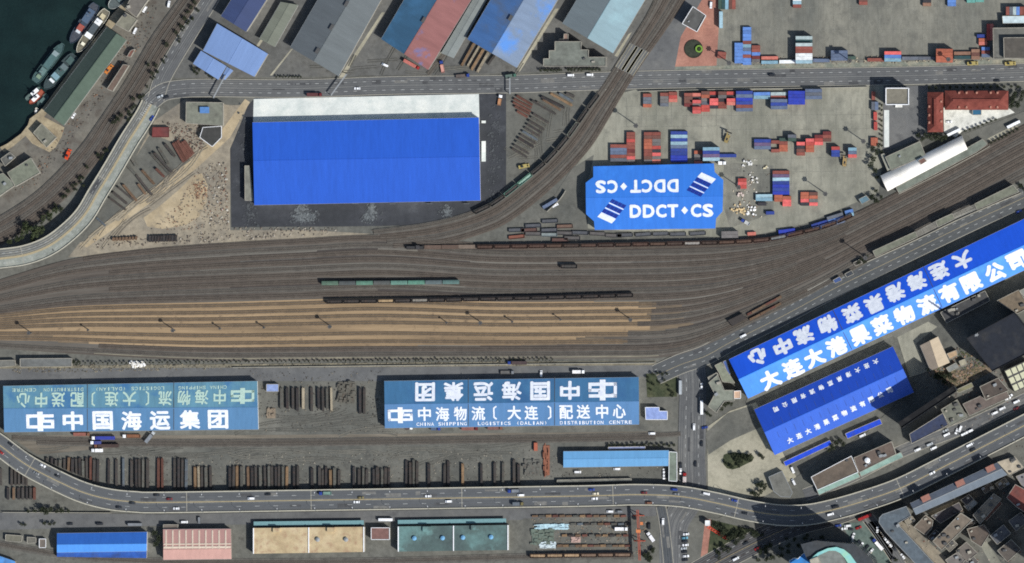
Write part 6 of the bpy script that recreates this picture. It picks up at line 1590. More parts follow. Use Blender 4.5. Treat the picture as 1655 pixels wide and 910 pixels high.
TR = [(527.7,797,9,'blue',(110,140,130),'blue cab truck with greenish flatbed on the elevated highway',3.14,False,7.1),(832,793.5,9,'blue',(120,126,134),'blue cab truck with grey flatbed on the elevated highway',3.14,False,7.1),
      (838.4,814,8,'olive',(96,104,112),'grey box truck with olive cab in the near highway lanes',0,True,7.1),(508,153,11,'darkred',(92,52,52),'dark red box truck on the main road kerb',0,True,.6),(748,122.6,10,'blue',(92,84,80),'blue cab truck turning off the main road at the timber',0.1,False,.6),
      (825.5,122.6,8,'green',(86,104,96),'dull green truck by the patchy blue warehouse corner',0.15,True,.6),(714.7,108,9,'blue',(190,140,128),'blue cab truck with pinkish load beside the red slope warehouse',1.75,False,.4),(808,162,8,'white',(170,126,92),'white cab truck with tan bed on the dark forecourt',1.4,False,.3),
      (836,586.5,14,'blue',(72,60,60),'blue cab truck with dark trailer in the rail yard lane',3.14,True,.3),(820,602,10,'grey',(92,92,90),'grey flatbed truck behind the lettered warehouse',0,False,.4),(934.8,601,9,'white',(232,232,232),'white box truck behind the lettered warehouse',0,True,.4),
      (131.7,702,12,'brown',(132,84,74),'brown trailer truck right against the left lettered warehouse',0,True,.4),(167,708,17,'white',(48,62,150),'long blue trailer truck below the left lettered warehouse',3.14,True,.4),(155,715.5,8,'white',(60,70,130),'short white and blue truck between two long trailers',3.14,True,.4),
      (172,720.5,18,'brown',(70,56,52),'very long dark brown trailer below the blue trailer',3.14,True,.4),(157,728,8.5,'white',(236,236,236),'white box truck below the dark brown trailer',3.14,True,.4),(213,705,13,'white',(124,84,60),'flatbed truck with mixed tan goods below the left lettered warehouse',3.14,False,.4),
      (242,706.6,10,'silver',(126,132,138),'grey truck parked askew at the left lettered warehouse corner',.9,True,.4),(1051.7,868,8,'white',(236,236,238),'white box truck parked diagonally beside the gantry crane',2.2,True,.4),(1004,855,9.5,'white',(236,236,238),'white box truck among the stock yard rows',0,True,.4),
      (1419,880,10.5,'blue',(238,238,238),'long white box truck with blue cab beside the green court',2.3,True,.5),(1106.5,772,7,'red',(190,180,176),'red cab truck on the cross street near the highway',1.55,True,.5),(1167,263.5,5.8,'white',(236,236,236),'white truck at the corner of the chamfered blue shed',0,True,.35),
      (661,691.5,5.5,'white',(80,60,60),'small white truck against the right lettered warehouse, leftmost',0,False,.4),(759,692.8,12,'darkred',(126,84,78),'faded red trailer against the right lettered warehouse',0,True,.4),(800,692,11,'brown',(110,80,74),'brown trailer against the right lettered warehouse, rightmost',0,True,.4),
      (704,693,7,'blue',(70,86,110),'small blue truck against the right lettered warehouse',0,True,.4),(665,104,13,'red',(186,110,100),'salmon red trailer parked along the red slope warehouse end',-.5,True,.4),(1205,359,7,'blue',(190,192,190),'silver tipper near the bottom corner of the container yard',2.6,False,.35)]
for q in TR:
    px, py, L, col, tc, lab, ang, bx, z = q
    if z > 5: a, zz = road_dir(px, py, WHWY); ang += a
    truck(px, py, L, col, tc, lab, ang, bx, z, 'trucks')
# reach stackers and loaders
def stacker(px, py, ang, label, col=(142,126,84), boom=True):
    p = P(px, py, 2); t = thing('reach_stacker' if boom else 'wheel_loader', label, 'loader', (p.x, p.y, .3), ang)
    y = plain('machine yellow %d' % col[0], c(*col))
    mb = MB(); mb.box(0, 0, 1.3, 6.0, 2.8, 1.1); mb.box(-2.4, 0, 2.0, 1.6, 2.6, .9, 0, 0, .85); mb.build('body', y, t)
    mb = MB(); mb.box(-.4, .0, 2.7, 1.6, 1.5, 1.7, 0, 0, .85); mb.build('cab', M_glass, t)
    if boom:
        mb = MB(); mb.bar((-2.0, .9, 2.6), (4.6, .9, 5.2), .8, .8); mb.build('boom', y, t); mb = MB(); mb.box(4.8, .6, 4.6, 1.0, 5.4, .6); mb.build('spreader', M_dark, t)
    else:
        mb = MB(); mb.bar((2.2, .8, 1.6), (4.0, .8, .9), .3, .4); mb.bar((2.2, -.8, 1.6), (4.0, -.8, .9), .3, .4); mb.build('lift_arm', y, t); mb = MB(); mb.box(4.3, 0, .7, 1.0, 2.9, 1.0, 0, 0, .8); mb.build('bucket', y, t)
    for x in (-1.9, 1.9):
        for s in (-1.3, 1.3):
            mb = MB(); n = 10
            for yy in (s - .3, s + .3):
                for i in range(n): a = 2 * math.pi * i / n; mb.v.append((x + .8 * math.cos(a), yy, .8 + .8 * math.sin(a)))
            for i in range(n): j = (i + 1) % n; mb.f.append((i, j, n + j, n + i)); mb.m.append(0)
            mb.f.append(tuple(range(n))); mb.m.append(0); mb.f.append(tuple(range(n, 2 * n))[::-1]); mb.m.append(0)
            mb.build('wheel', M_tyre, t)
stacker(1175, 224, 1.2, 'yellow reach stacker in the middle of the container yard')
stacker(1365, 262, 1.45, 'yellow tan forklift below the pale blue and pink bank', (150,128,88))
stacker(1570, 102.5, .05, 'yellow wheel loader on the road verge near the orange bank', (160,146,92), False)
stacker(1631, 102.8, .05, 'yellow wheel loader on the road verge at the right', (160,146,92), False)
stacker(845, 269, .2, 'orange loader at the foot of the triangular yard', (160,104,66), False)
stacker(174.6, 113, .9, 'orange wheel loader beside the long green harbour shed', (186,116,56), False)
stacker(109, 251, 1.2, 'orange red loader on the lower quayside', (196,72,40), False)

# ------------------------------------------------------------------ ships
def ship(label, stern, bow, wpx, hullc, deckc, supers, name='ship', z=-3.0, free=2.6, blunt=.0, hatches=(), mast=True, rail=None):
    """stern and bow in pixels; supers: (fraction along, half-length, half-width fraction, height, colour)"""
    A, B = P(*stern, 0), P(*bow, 0); A.z = B.z = 0; d = B - A; L = d.length; u = d / L; ang = math.atan2(u.y, u.x); mid = (A + B) / 2; w = wpx * S / 2
    t = thing(name, label, 'ship', (mid.x, mid.y, z), ang)
    prof = [(-.5, .62), (-.46, .82), (-.38, .96), (-.2, 1), (.15, 1), (.3, .9), (.4, .68), (.46, .42), (.5, .06 + blunt)]
    ringp = [(x * L, y * w) for x, y in prof] + [(x * L, -y * w) for x, y in prof[::-1]]
    sheer = lambda x: free * (1 + .35 * max(0, x / L * 2) ** 2 * 1.0)
    mb = MB(); n = len(ringp); 
    low = [(x * .96, y * .86, -.6) for x, y in ringp]; top = [(x, y, sheer(x)) for x, y in ringp]; rim = [(x * .985, y * .93, sheer(x)) for x, y in ringp]; inn = [(x * .985, y * .93, sheer(x) - .7) for x, y in ringp]
    for a, b in ((low, top), (top, rim), (rim, inn)):
        for i in range(n): j = (i + 1) % n; mb.poly([a[j], a[i], b[i], b[j]])
    o = mb.build('hull', plain('hull %d %d %d' % hullc, c(*hullc)), t)
    mb = MB(); mb.poly([(p[0], p[1], p[2] + .01) for p in inn][::-1]); mb.build('deck', plain('deck %d %d %d' % deckc, c(*deckc), amp=.25), t)
    for (f, hl, hw, h, col) in supers:
        mb = MB(); zb = free - .7; mb.box(f * L, 0, zb + h / 2, hl * 2 * L, hw * 2 * w, h, 0, 0, .94); mb.box(f * L, 0, zb + h + .08, hl * 2 * L * .98, hw * 2 * w, .12)
        mb.build('superstructure', plain('super %d %d %d' % col, c(*col)), t)
    for (f, hl, hw, col) in hatches:
        mb = MB(); mb.box(f * L, 0, free - .3, hl * 2 * L, hw * 2 * w, .8); mb.build('hatch', plain('hatch %d %d %d' % col, c(*col)), t)
    if mast:
        f = supers[0][0] if supers else 0
        mb = MB(); mb.cyl(f * L, 0, free, free + 9, .16, .08, 6); mb.box(f * L, 0, free + 6.5, .15, 2.6, .15); mb.build('mast', M_steel, t)
        mb = MB(); mb.cyl((f - .07) * L, 0, free, free + 4.6, .7, .6, 10); mb.build('funnel', plain('funnel', c(70,72,76)), t)
    return t
q = lambda x, y: (x / 3.791, y / 3.791)
ship('dark blue ship with reddish deckhouse outermost in the upper pair', q(590,25), q(432,265), 18, (62,76,92), (70,74,82), [(-.2,.16,.62,3.0,(78,94,114)),(.1,.07,.5,3.6,(150,82,72)),(.2,.03,.4,2.4,(200,206,210))], hatches=[(-.02,.05,.5,(60,74,90))])
ship('white ship moored against the quay in the upper pair', q(655,62), q(472,320), 17, (206,202,186), (112,108,94), [(-.22,.06,.6,2.6,(226,228,228)),(.0,.16,.58,3.4,(78,86,90)),(.1,.05,.62,4.6,(232,234,234)),(.3,.03,.35,1.6,(226,222,200))], hatches=[(-.35,.05,.45,(190,180,150))])
ship('teal grey ship outermost in the lower pair', q(212,502), q(388,268), 18, (70,94,94), (66,88,88), [(-.22,.08,.5,2.2,(96,120,118)),(.06,.18,.55,2.8,(76,102,102)),(.24,.05,.5,3.8,(130,146,148))], hatches=[(-.36,.04,.4,(120,140,120))], blunt=.25)
ship('dark grey ship nearest the quay in the lower pair', q(462,340), q(272,545), 21, (62,76,78), (58,70,72), [(.02,.2,.6,3.0,(66,88,88)),(.12,.06,.55,4.6,(120,150,160)),(-.15,.06,.5,3.6,(96,110,112)),(.25,.03,.4,3.0,(224,228,230))], hatches=[(-.34,.08,.55,(72,92,90))])
ship('little white workboat outermost below the lower pair', q(158,612), q(246,534), 9, (72,96,96), (90,104,100), [(.12,.22,.62,2.6,(236,238,238))], 'workboat', free=1.6)
ship('little red workboat with white wheelhouse', q(262,556), q(180,636), 10, (150,66,50), (150,82,64), [(.05,.22,.55,2.6,(236,236,236))], 'workboat', free=1.6)
ship('little grey green workboat beside the quay corner', q(290,580), q(228,646), 10, (78,98,96), (72,90,88), [(.0,.2,.5,1.8,(88,108,106))], 'workboat', free=1.4, mast=False)
ship('white rimmed ship cut by the top edge', q(790,-60), q(668,48), 18, (200,204,198), (84,92,92), [(-.1,.18,.55,3.0,(96,110,110))])
ship('tiny white boat at the quay corner', q(224,660), q(214,698), 5, (224,224,218), (180,176,164), [(.0,.18,.5,1.0,(232,232,228))], 'workboat', free=.9, mast=False)

# ------------------------------------------------------------------ trees
def crown_mesh(seed, n=420):
    r = random.Random(seed); mb = MB(); cl = []
    for i in range(14):
        a = r.uniform(0, 6.28); rr = math.sqrt(r.random()) * .72; cl.append((rr * math.cos(a), rr * math.sin(a), r.uniform(-.35, .55), r.uniform(.24, .46)))
    for i in range(n):
        x, y, z, s = r.choice(cl); v = Vector((r.gauss(0, 1), r.gauss(0, 1), r.gauss(0, 1))).normalized() * s * r.uniform(.55, 1.0)
        p = Vector((x, y, z)) + v; nn = (v.normalized() + Vector((r.uniform(-.5, .5), r.uniform(-.5, .5), r.uniform(-.2, .6)))).normalized()
        a = nn.orthogonal().normalized(); b = nn.cross(a); t = r.uniform(0, 6.28); a, b = a * math.cos(t) + b * math.sin(t), b * math.cos(t) - a * math.sin(t); k = r.uniform(.09, .17)
        mb.poly([p - a * k, p - b * k * .6, p + a * k, p + b * k * .6], 0)
    return mb
def tree_parts(seed):
    cm = crown_mesh(seed); me = [cm.mesh('crown', M_leaf), crown_mesh(seed).mesh('crown', M_leafd)]
    mb = MB(); mb.cyl(0, 0, 0, 1.0, .09, .05, 7)
    r = random.Random(seed)
    for i in range(4):
        a = r.uniform(0, 6.28); mb.bar((0, 0, .7), (.45 * math.cos(a), .45 * math.sin(a), 1.25), .05)
    return me, mb.mesh('trunk', M_bark)
TP = [tree_parts(i) for i in range(6)]
tr = random.Random(61)
def tree(px, py, dpx, label, group, dark=True, name='tree', hk=1.0):
    R = dpx * S / 2; hh = R * 1.5 * hk; p = P(px, py, hh); me, tk = tr.choice(TP)
    t = thing(name, label, 'tree' if name == 'tree' else 'shrub', (p.x, p.y, .15), tr.uniform(0, 6.28), group)
    o = link('crown', me[1 if dark else 0], t); o.location = (0, 0, hh); o.scale = (R, R, R * .95 * hk)
    o = link('trunk', tk, t); o.scale = (R, R, hh * .9)
    return t
def grove(lst, where, group, dark=True, name='tree', side='left', hk=1.0, key=0):
    for i, (x, y, dd) in enumerate(sorted(lst, key=lambda q: q[key])):
        tree(x, y, dd, f'{"dark green" if dark else "green"} {name.replace("_", " ")}, {ordw(i + 1)} from {side} {where}', group, dark, name, hk)
def scatter(n, poly, d0, d1, seed):
    r = random.Random(seed); xs = [p[0] for p in poly]; ys = [p[1] for p in poly]; out = []
    def inside(x, y):
        k = False
        for (a, b), (c2, d2) in zip(poly, poly[1:] + poly[:1]):
            if (b > y) != (d2 > y) and x < (c2 - a) * (y - b) / (d2 - b) + a: k = not k
        return k
    while len(out) < n:
        x, y = r.uniform(min(xs), max(xs)), r.uniform(min(ys), max(ys))
        if inside(x, y): out.append((x, y, r.uniform(d0, d1)))
    return out
grove([(42,368,20),(55,375,22),(66,372,18),(80,348,14),(90,340,13),(70,352,12),(28,386,12),(15,390,11),(35,380,14),(52,388,14)], 'in the clump inside the ramp bend', 'trees inside the ramp bend', False)
grove([(184,198,10),(190,192,11),(196,186,9),(128,288,8),(110,308,9),(103,318,9),(118,300,8),(140,270,8),(207,180,8),(215,160,8),(246,118,9),(252,106,8),(240,105,8),(270,72,10),(285,52,8),(292,42,8),(298,30,9),(304,20,8),(309,12,8),(314,4,9)], 'along the tracks below the harbour road', 'trees along the harbour tracks', True, side='bottom')
grove(scatter(34, [(196,196),(240,132),(276,80),(310,24),(322,0),(332,2),(300,50),(262,112),(236,150),(206,200)], 4, 7.5, 21), 'in the strip between harbour tracks and road', 'bushes in the harbour strip', True, 'bush', side='left')
grove(scatter(22, [(60,352),(110,312),(150,262),(178,215),(186,218),(160,270),(118,328),(70,372)], 5, 9, 22), 'in the strip under the curving ramp', 'bushes under the ramp', True, 'bush')
grove([(310 + i * 2.5 * 0 + x, y, 7) for i, (x, y) in enumerate([(4,115),(8,119),(12,113),(3,110),(28,121),(33,125)])], 'beside the small light blue annex', 'shrubs beside the annex', True, 'shrub')
grove([(874 + i * 5.3, 113.5, 6.5) for i in range(7)] + [(918 + i * 5.6, 112.5, 6.5) for i in range(10)], 'in the hedge row before the stepped office', 'shrubs before the stepped office', True, 'shrub')
grove([(447 + i * 4.9, 124, 4.6) for i in range(9)], 'in the planter row before the slate warehouse', 'shrubs before the slate warehouse', True, 'shrub')
hr = random.Random(8)
grove([(130 + i * 7.4 + hr.uniform(-1.5, 1.5), 587 - i * .07 + hr.uniform(-.5, .5), hr.uniform(3.2, 4.6)) for i in range(104)], 'in the long planted row under the rail yard', 'young trees under the rail yard', True, 'sapling', hk=1.6)
grove([(1122,77,0)] * 0 + [(1047,610,7),(1055,605,7),(1062,603,6),(1070,605,7),(1078,604,6),(1050,618,6),(1056,622,6),(1066,618,6),(1074,614,6),(1052,630,5),(1084,632,6),(1088,636,6),(1086,640,5),(1080,624,5)], 'on the lawn by the cross street', 'shrubs on the lawn', True, 'shrub')
grove(scatter(20, [(1171,737),(1186,732),(1216,737),(1210,747),(1186,757),(1171,750)], 7, 11, 2) + [(1228,735,9),(1233,739,9)], 'in the oval bed on the square', 'trees of the oval bed', True)
grove([(1172,655,9),(1177,651,8),(1182,653,7),(1167,661,8),(1142,668,8),(1148,671,7)], 'around the three winged office', 'shrubs around the three winged office', True, 'shrub')
grove([(1346,722,12),(1352,716,11),(1358,712,9),(1363,717,10),(1340,728,8)], 'between the two blue parking sheds', 'trees between parking sheds', True)
grove(scatter(26, [(1145,842),(1200,850),(1236,862),(1190,885),(1160,860)], 7, 12, 3), 'on the park lawn below the highway', 'trees on the park lawn', True)
grove(scatter(12, [(1150,885),(1165,880),(1190,890),(1160,904)], 5, 9, 4), 'along the foot of the park lawn', 'trees at the foot of the park lawn', True)
grove(scatter(9, [(1222,784),(1236,778),(1240,790),(1225,800),(1210,800)], 8, 11, 5), 'beside the grey deck near the highway', 'trees beside the grey deck', True)
grove(scatter(24, [(1215,892),(1300,855),(1330,868),(1290,905),(1230,912)], 7, 11, 6), 'in the shaded strip beside the diagonal street', 'trees beside the diagonal street', True)
grove([(1410,240,10),(1416,246,11),(1412,256,12),(1408,266,12),(1414,275,11),(1418,286,9),(1420,235,8),(1424,246,8),(1409,318,11),(1416,324,12),(1424,318,8),(1416,308,8)], 'down the right border of the container yard', 'trees on the container yard border', True, side='top', key=1)
grove([(1425, 170 + i * 8.2, 5.5) for i in range(9)], 'in the hedge beside the pale parking strip', 'hedge shrubs by the parking strip', True, 'shrub', side='top', key=1)
grove([(1502 + i * 11, 141.5 - i * .15, 6.5) for i in range(14)], 'in the hedge above the red tiled house', 'hedge shrubs above the red house', True, 'shrub')
grove([(1498,220,14),(1508,222,15),(1518,224,15),(1490,224,10),(1527,222,11),(1484,218,9),(1512,214,8)], 'between the red houses and white vault', 'trees between houses and vault', True)
grove([(1560 + i * 7, 212 - i * 2.7, 6) for i in range(8)], 'in the hedge under the bleached courtyard', 'hedge shrubs under the courtyard', True, 'shrub')
grove([(1638,160,14),(1644,168,14),(1634,170,12),(1650,158,12),(1655,150,12),(1640,152,10)], 'at the right end of the red tiled house', 'trees right of the red house', True)
grove([(1602 + i * 6, 231 - i * 3.2, 6) for i in range(8)], 'in the hedge beside the tracks by the white coach', 'hedge shrubs beside the tracks', True, 'shrub')
grove([(1650,300,9),(1656,306,10),(1400,415,8),(1393,420,9),(1388,424,8),(1398,424,7)], 'near the platform canopies', 'shrubs near the canopies', True, 'shrub')
grove([(68,824,13),(75,826,14),(82,823,10),(100,824,11),(92,826,8),(56,825,8),(46,826,7),(110,826,7)], 'in the row at the street in the bottom left', 'trees at the bottom left street', True)
grove([(35,847,7),(40,848,6),(72,846,8),(80,847,8),(88,846,7)], 'on the kerb at the bottom left', 'shrubs on the kerb', True, 'shrub')
grove([(232,868,7),(250,862,12),(256,870,14),(252,880,12)], 'between the banded blue and salmon sheds', 'trees between the sheds', True)
grove([(985 + i * 8, 720 - (i % 3), 6.5) for i in range(14)], 'along the top of the sky blue office', 'shrubs above the sky blue office', True, 'shrub')
grove([(1120 + i * 0, 0, 0) for i in range(0)] + [(118,585,8),(124,588,7),(112,582,7),(128,584,6)], 'at the end of the low lineside building', 'shrubs at the lineside building', True, 'shrub')
grove(scatter(16, [(1040,896),(1056,886),(1058,905),(1044,908)], 6, 9, 9), 'under the gantry crane end', 'trees under the crane', True)
grove([(1048,606,5)] * 0 + scatter(12, [(1345,888),(1420,920),(1300,930)], 6, 9, 12)[:0] + [(1448,905,8),(1440,912,8)], 'at the green court foot', 'trees at the green court foot', True)
grove(scatter(12, [(1510,606),(1535,602),(1548,612),(1538,626)], 6, 11, 14), 'on the overgrown plot', 'bushes on the overgrown plot', True, 'bush')

# ------------------------------------------------------------------ pond, masts, lamp posts, chimney
p = P(1121, 79, 0); t = thing('round_pond', 'round dark pond on the red plaza', 'pond', (p.x, p.y, 0))
mb = MB(); n = 40
R = 15 * S
for i in range(n):
    a0, a1 = 2 * math.pi * i / n, 2 * math.pi * (i + 1) / n
    mb.prism([(R * math.cos(a0), R * math.sin(a0)), (R * math.cos(a1), R * math.sin(a1)), ((R - .5) * math.cos(a1), (R - .5) * math.sin(a1)), ((R - .5) * math.cos(a0), (R - .5) * math.sin(a0))], 0, .7)
mb.build('rim', plain('dark rim', c(44,46,40)), t)
mb = MB(); mb.poly([((R - .4) * math.cos(2 * math.pi * i / n), (R - .4) * math.sin(2 * math.pi * i / n), .5) for i in range(n)]); mb.build('water', mat('pond green', [c(46,50,42), c(62,66,56)], sc=.3, sc2=1), t)
p = P(1130, 79, 0); t = thing('topiary_ring', 'bright green clipped ring at the right of the round pond', 'shrub', (p.x, p.y, .55))
mb = MB()
for i in range(24):
    a0, a1 = 2 * math.pi * i / 24, 2 * math.pi * (i + 1) / 24
    for (ra, rb, z) in ((2.7, 1.6, 1.3),): mb.prism([(ra * math.cos(a0), ra * math.sin(a0)), (ra * math.cos(a1), ra * math.sin(a1)), (rb * math.cos(a1), rb * math.sin(a1)), (rb * math.cos(a0), rb * math.sin(a0))], 0, z)
mb.build('ring', mat('clipped green', [c(96,132,52), c(126,160,72)], sc=1, sc2=3, amp2=.2), t)
mb = MB(); mb.cyl(0, 0, 0, .9, 1.4, 1.1, 16); mb.build('core', M_leafd, t)
def mast(px, py, h, label, group, head=1.0):
    p = P(px, py, 0); t = thing('light_mast', label, 'light mast', (p.x, p.y, .1), 0, group)
    mb = MB(); mb.cyl(0, 0, 0, h, .42, .28, 8); mb.build('pole', M_walld, t)
    mb = MB(); mb.cyl(0, 0, h - .5, h, 1.3 * head, 1.3 * head, 12)
    for i in range(6): a = i * math.pi / 3; mb.box(1.25 * head * math.cos(a), 1.25 * head * math.sin(a), h - .1, .6 * head, .6 * head, .5, a)
    mb.build('lamp_head', M_walld, t)
    mb = MB(); mb.cyl(0, 0, 0, .8, .6, .5, 8); mb.build('footing', M_conc_struct, t)
for i, (x, y) in enumerate(((51,538),(283,534),(536,528),(779,522),(1021,517))):
    mast(x, y, 14, f'tall light mast in the sandy sidings, {ordw(i + 1)} from left', 'tall masts in the sidings')
for i, (x, y) in enumerate(((144,533.5),(357,531),(428,529.5),(723,521.5),(829,520),(907,516.5))):
    mast(x, y, 8, f'short light mast in the sandy sidings, {ordw(i + 1)} from left', 'short masts in the sidings', .55)
for lab, x, y, h in (('light mast at the left corner of the lower container yard', 1031, 204, 21), ('light mast in the middle of the lower container yard', 1336, 314, 20), ('light mast near the right border of the lower container yard', 1397, 229, 17), ('light mast at the right end of the chamfered blue shed', 1196, 303, 17),
                     ('light mast by the plaza corner of the upper yard', 1181, 103, 20), ('light mast by the steel blue bank of the upper yard', 1375, 99, 18), ('light mast near the triple high orange bank', 1534, 97, 16), ('tall light mast in the railway fan by the canopies', 1401, 417, 23)):
    mast(x, y, h, lab, 'tall yard masts', 1.2)
# lamp posts along the parapets of the highway
r2 = resample(WHWY, 27.6)
for s, nm in ((1, 'far'), (-1, 'near')):
    k = 0
    for p, t in r2:
        g = p
        if abs(g.x) > PW * S / 2 + 5 or abs(g.y) > PH * S / 2 + 5: continue
        k += 1; n = Vector((-t.y, t.x, 0)).normalized(); o = thing('street_lamp', f'slim lamp post on the {nm} highway parapet, {ordw(k)} from left', 'street lamp', (p.x + n.x * s * 7.5, p.y + n.y * s * 7.5, p.z + .8), math.atan2(-n.y * s, -n.x * s), f'lamp posts on the {nm} parapet')
        mb = MB(); mb.cyl(0, 0, 0, 7.5, .10, .07, 6); mb.build('pole', M_steel, o)
        mb = MB(); mb.bar((0, 0, 7.45), (1.6, 0, 7.7), .08); mb.build('arm', M_steel, o)
        mb = MB(); mb.box(1.9, 0, 7.72, .9, .35, .18, 0, 0, .8); mb.build('lamp', M_white, o)
# portal signs over the main road
for lab, a, b in (('sign gantry over the main road at the pale apron', (535,154),(560,120)), ('pipe bridge over the main road by the annex', (345,158),(364,122)), ('sign gantry over the main road by the dark forecourt', (824,126),(824,152))):
    A, B = P(*a, 5.5), P(*b, 5.5); m = (A + B) / 2; t = thing('road_gantry', lab, 'gantry', (m.x, m.y, 0))
    off = Vector((m.x, m.y, 0)); mb = MB(); mb.bar(A, B, .9, .5); mb.build('beam', M_steel, t, off)
    for p in (A, B): mb = MB(); mb.box(p.x, p.y, 2.6, .4, .4, 5.2); mb.build('post', M_steel, t, off)
# overhead frames by the warehouse road
for i, (x, y) in enumerate(((1200,518),(1230,500))):
    pass
t = thing('tank_wagon_shelter', 'dark shelter beside the warehouse road at the yard neck', 'shelter', P(1193, 518, 0)); off = P(1193, 518, 0)
mb = MB(); a = [W2(P(x, y, 4)) for x, y in ((1176,518),(1199,507),(1207,514),(1184,527))]; mb.prism(a, 3.6, 4.0); mb.build('roof', plain('soot roof', c(62,58,56)), t, off)
for x, y in a: mb = MB(); mb.box(x, y, 1.8, .35, .35, 3.6); mb.build('post', M_dark, t, off)
stacks([(1208 + i * 7.5, 509 - i * 4.1, 1225 + i * 7.5, 500 - i * 4.1, 'rb'[i % 2]) for i in range(6)] + [(1212 + i * 8.5, 517 - i * 4.6, 1228 + i * 8.5, 509 - i * 4.6, 'br'[i % 2]) for i in range(5)], 'the rusty racks at the yard neck', 'rusty racks at the yard neck')
for lab, (x, y), cl in (('small dark hut by the yard neck, upper', (1386,424), (70,66,62)), ('small dark hut by the yard neck, middle', (1372,442), (60,64,70)), ('small blue hut by the yard neck', (1353,452), (64,84,130))):
    flat('lineside_hut', lab, [(x - 7, y + 1), (x + 4, y - 5), (x + 8, y + 1), (x - 3, y + 6)], 3.2, cl, 'hut', par=.2)

# ------------------------------------------------------------------ rubble, litter and small clutter (uncounted stuff)
def debris(name, poly, n, cols, s0, s1, seed, z=.12):
    r = random.Random(seed); mb = MB(); 
    for (x, y, s) in scatter(n, poly, s0, s1, seed):
        p = P(x, y, 0); mb.box(p.x, p.y, z + s * .25, s * r.uniform(.6, 1.6), s * r.uniform(.5, 1.1), s * r.uniform(.4, .9), r.uniform(0, 3.1), r.randrange(len(cols)), r.uniform(.5, .9))
    ms = [plain('litter %d %d %d' % q, c(*q), amp=.25) for q in cols]
    return tag(mb.build(name, ms), kind='stuff')
debris('rubble', [(318,270),(345,262),(370,275),(370,365),(300,372),(240,372),(290,330)], 420, [(140,130,114),(120,112,102),(150,142,128),(104,96,88),(136,108,90)], .3, 1.0, 1)
debris('rubble', [(330,265),(366,262),(370,360),(340,365),(325,330)], 170, [(184,180,170),(92,88,84),(150,142,130),(124,100,86)], .3, 1.4, 2)
debris('rubble', [(310,296),(330,292),(336,318),(318,322)], 80, [(146,110,88),(130,100,82),(160,130,104)], .4, 1.1, 3)
debris('scrap', [(262,196),(330,206),(330,240),(300,244),(285,225)], 260, [(112,84,72),(92,78,70),(150,142,132),(80,78,74)], .3, 1.1, 4)
debris('debris', [(150,386),(320,376),(374,368),(560,368),(540,378),(330,392),(160,404)], 320, [(110,100,90),(146,136,122),(92,84,78),(164,156,144)], .4, 1.3, 5)
debris('debris', [(210,585),(234,584),(234,592),(214,594)], 90, [(236,236,232),(214,210,200)], .7, 1.8, 6)
debris('debris', [(20,590),(430,588),(900,582),(900,590),(430,595),(20,604)], 900, [(140,132,114),(104,98,86),(82,80,72)], .4, 1.0, 7)
debris('clutter', [(400,600),(620,600),(620,700),(430,700)], 500, [(84,82,78),(120,114,102),(70,66,62)], .4, 1.0, 8)
debris('clutter', [(60,735),(900,725),(1090,760),(900,782),(200,785),(150,770)], 1500, [(84,82,78),(124,118,106),(70,66,62),(150,144,130)], .3, .9, 9)
debris('clutter', [(1186,252),(1245,262),(1240,352),(1182,352)], 80, [(190,180,160),(120,100,84),(84,82,80),(220,216,206)], .4, 1.2, 10)
debris('clutter', [(1440,640),(1655,560),(1655,910),(1440,910),(1420,860),(1470,810),(1560,770),(1655,730)], 800, [(140,132,120),(104,96,90),(84,80,78),(170,160,146),(120,86,76)], .4, 1.1, 11)
debris('clutter', [(1490,600),(1545,560),(1600,590),(1545,634)], 400, [(150,124,104),(104,92,80),(80,86,60)], .5, 1.5, 12)
debris('clutter', [(230,5),(260,-5),(240,60),(180,140),(110,235),(60,300),(20,310),(70,250),(160,140)], 420, [(126,118,106),(96,88,80),(130,98,78),(84,80,78)], .3, 1.0, 13)
debris('clutter', [(1190,92),(1600,88),(1600,99),(1190,106)], 450, [(170,160,140),(140,132,116),(110,106,98)], .4, 1.3, 14)
debris('clutter', [(1490,630),(1540,600),(1655,560),(1655,600),(1545,650)], 200, [(120,112,104),(90,84,80)], .5, 1.4, 15)
debris('clutter', [(860,838),(1050,834),(1045,900),(860,900)], 700, [(104,90,78),(130,112,94),(84,80,76),(150,140,124)], .3, 1.0, 16)

# ------------------------------------------------------------------ boundary walls, wheel ruts, spills
def wall_line(label, pts, h=2.4, th=.3, m=None):
    w = path(pts, h, 8); base = w[len(w) // 2].copy(); base.z = 0
    t = thing('boundary_wall', label, 'wall', base)
    mb = MB(); ribbon(mb, w, -th / 2, th / 2, 0, 0, h); mb.build('wall_panel', m or M_wall, t, base)
    mb = MB(); ribbon(mb, w, -th / 2 - .08, th / 2 + .08, .12, 0, .1); mb.build('coping', M_kerb, t, base)
wall_line('wall between the main road and the lower container yard', [(1032,147.5),(1160,144.5),(1300,142.5),(1402,140.5)])
wall_line('low wall between the rail yard path and the service lane', [(376,594),(620,591),(900,588),(1060,586.5)], 1.8)
wall_line('wall curving along the right side of the ramp yard', [(884,342),(905,322),(914,308)], 3)
wall_line('wall along the bottom street of the highway bend', [(4,828),(90,828.5),(180,829)], 2)
wall_line('white wall beside the rail platforms and warehouse road', [(1400,424),(1480,388),(1560,350),(1650,312)], 1.4, .5, M_paving)
wall_line('wall along the quarry side of the station tracks', [(1452,314),(1520,280),(1580,248),(1600,236)], 1.2)
cont(889, 329, 40, 'steel', 0, 'lavender grey container alone by the wall at the railway curve', 'containers beside the railway curve', .52)
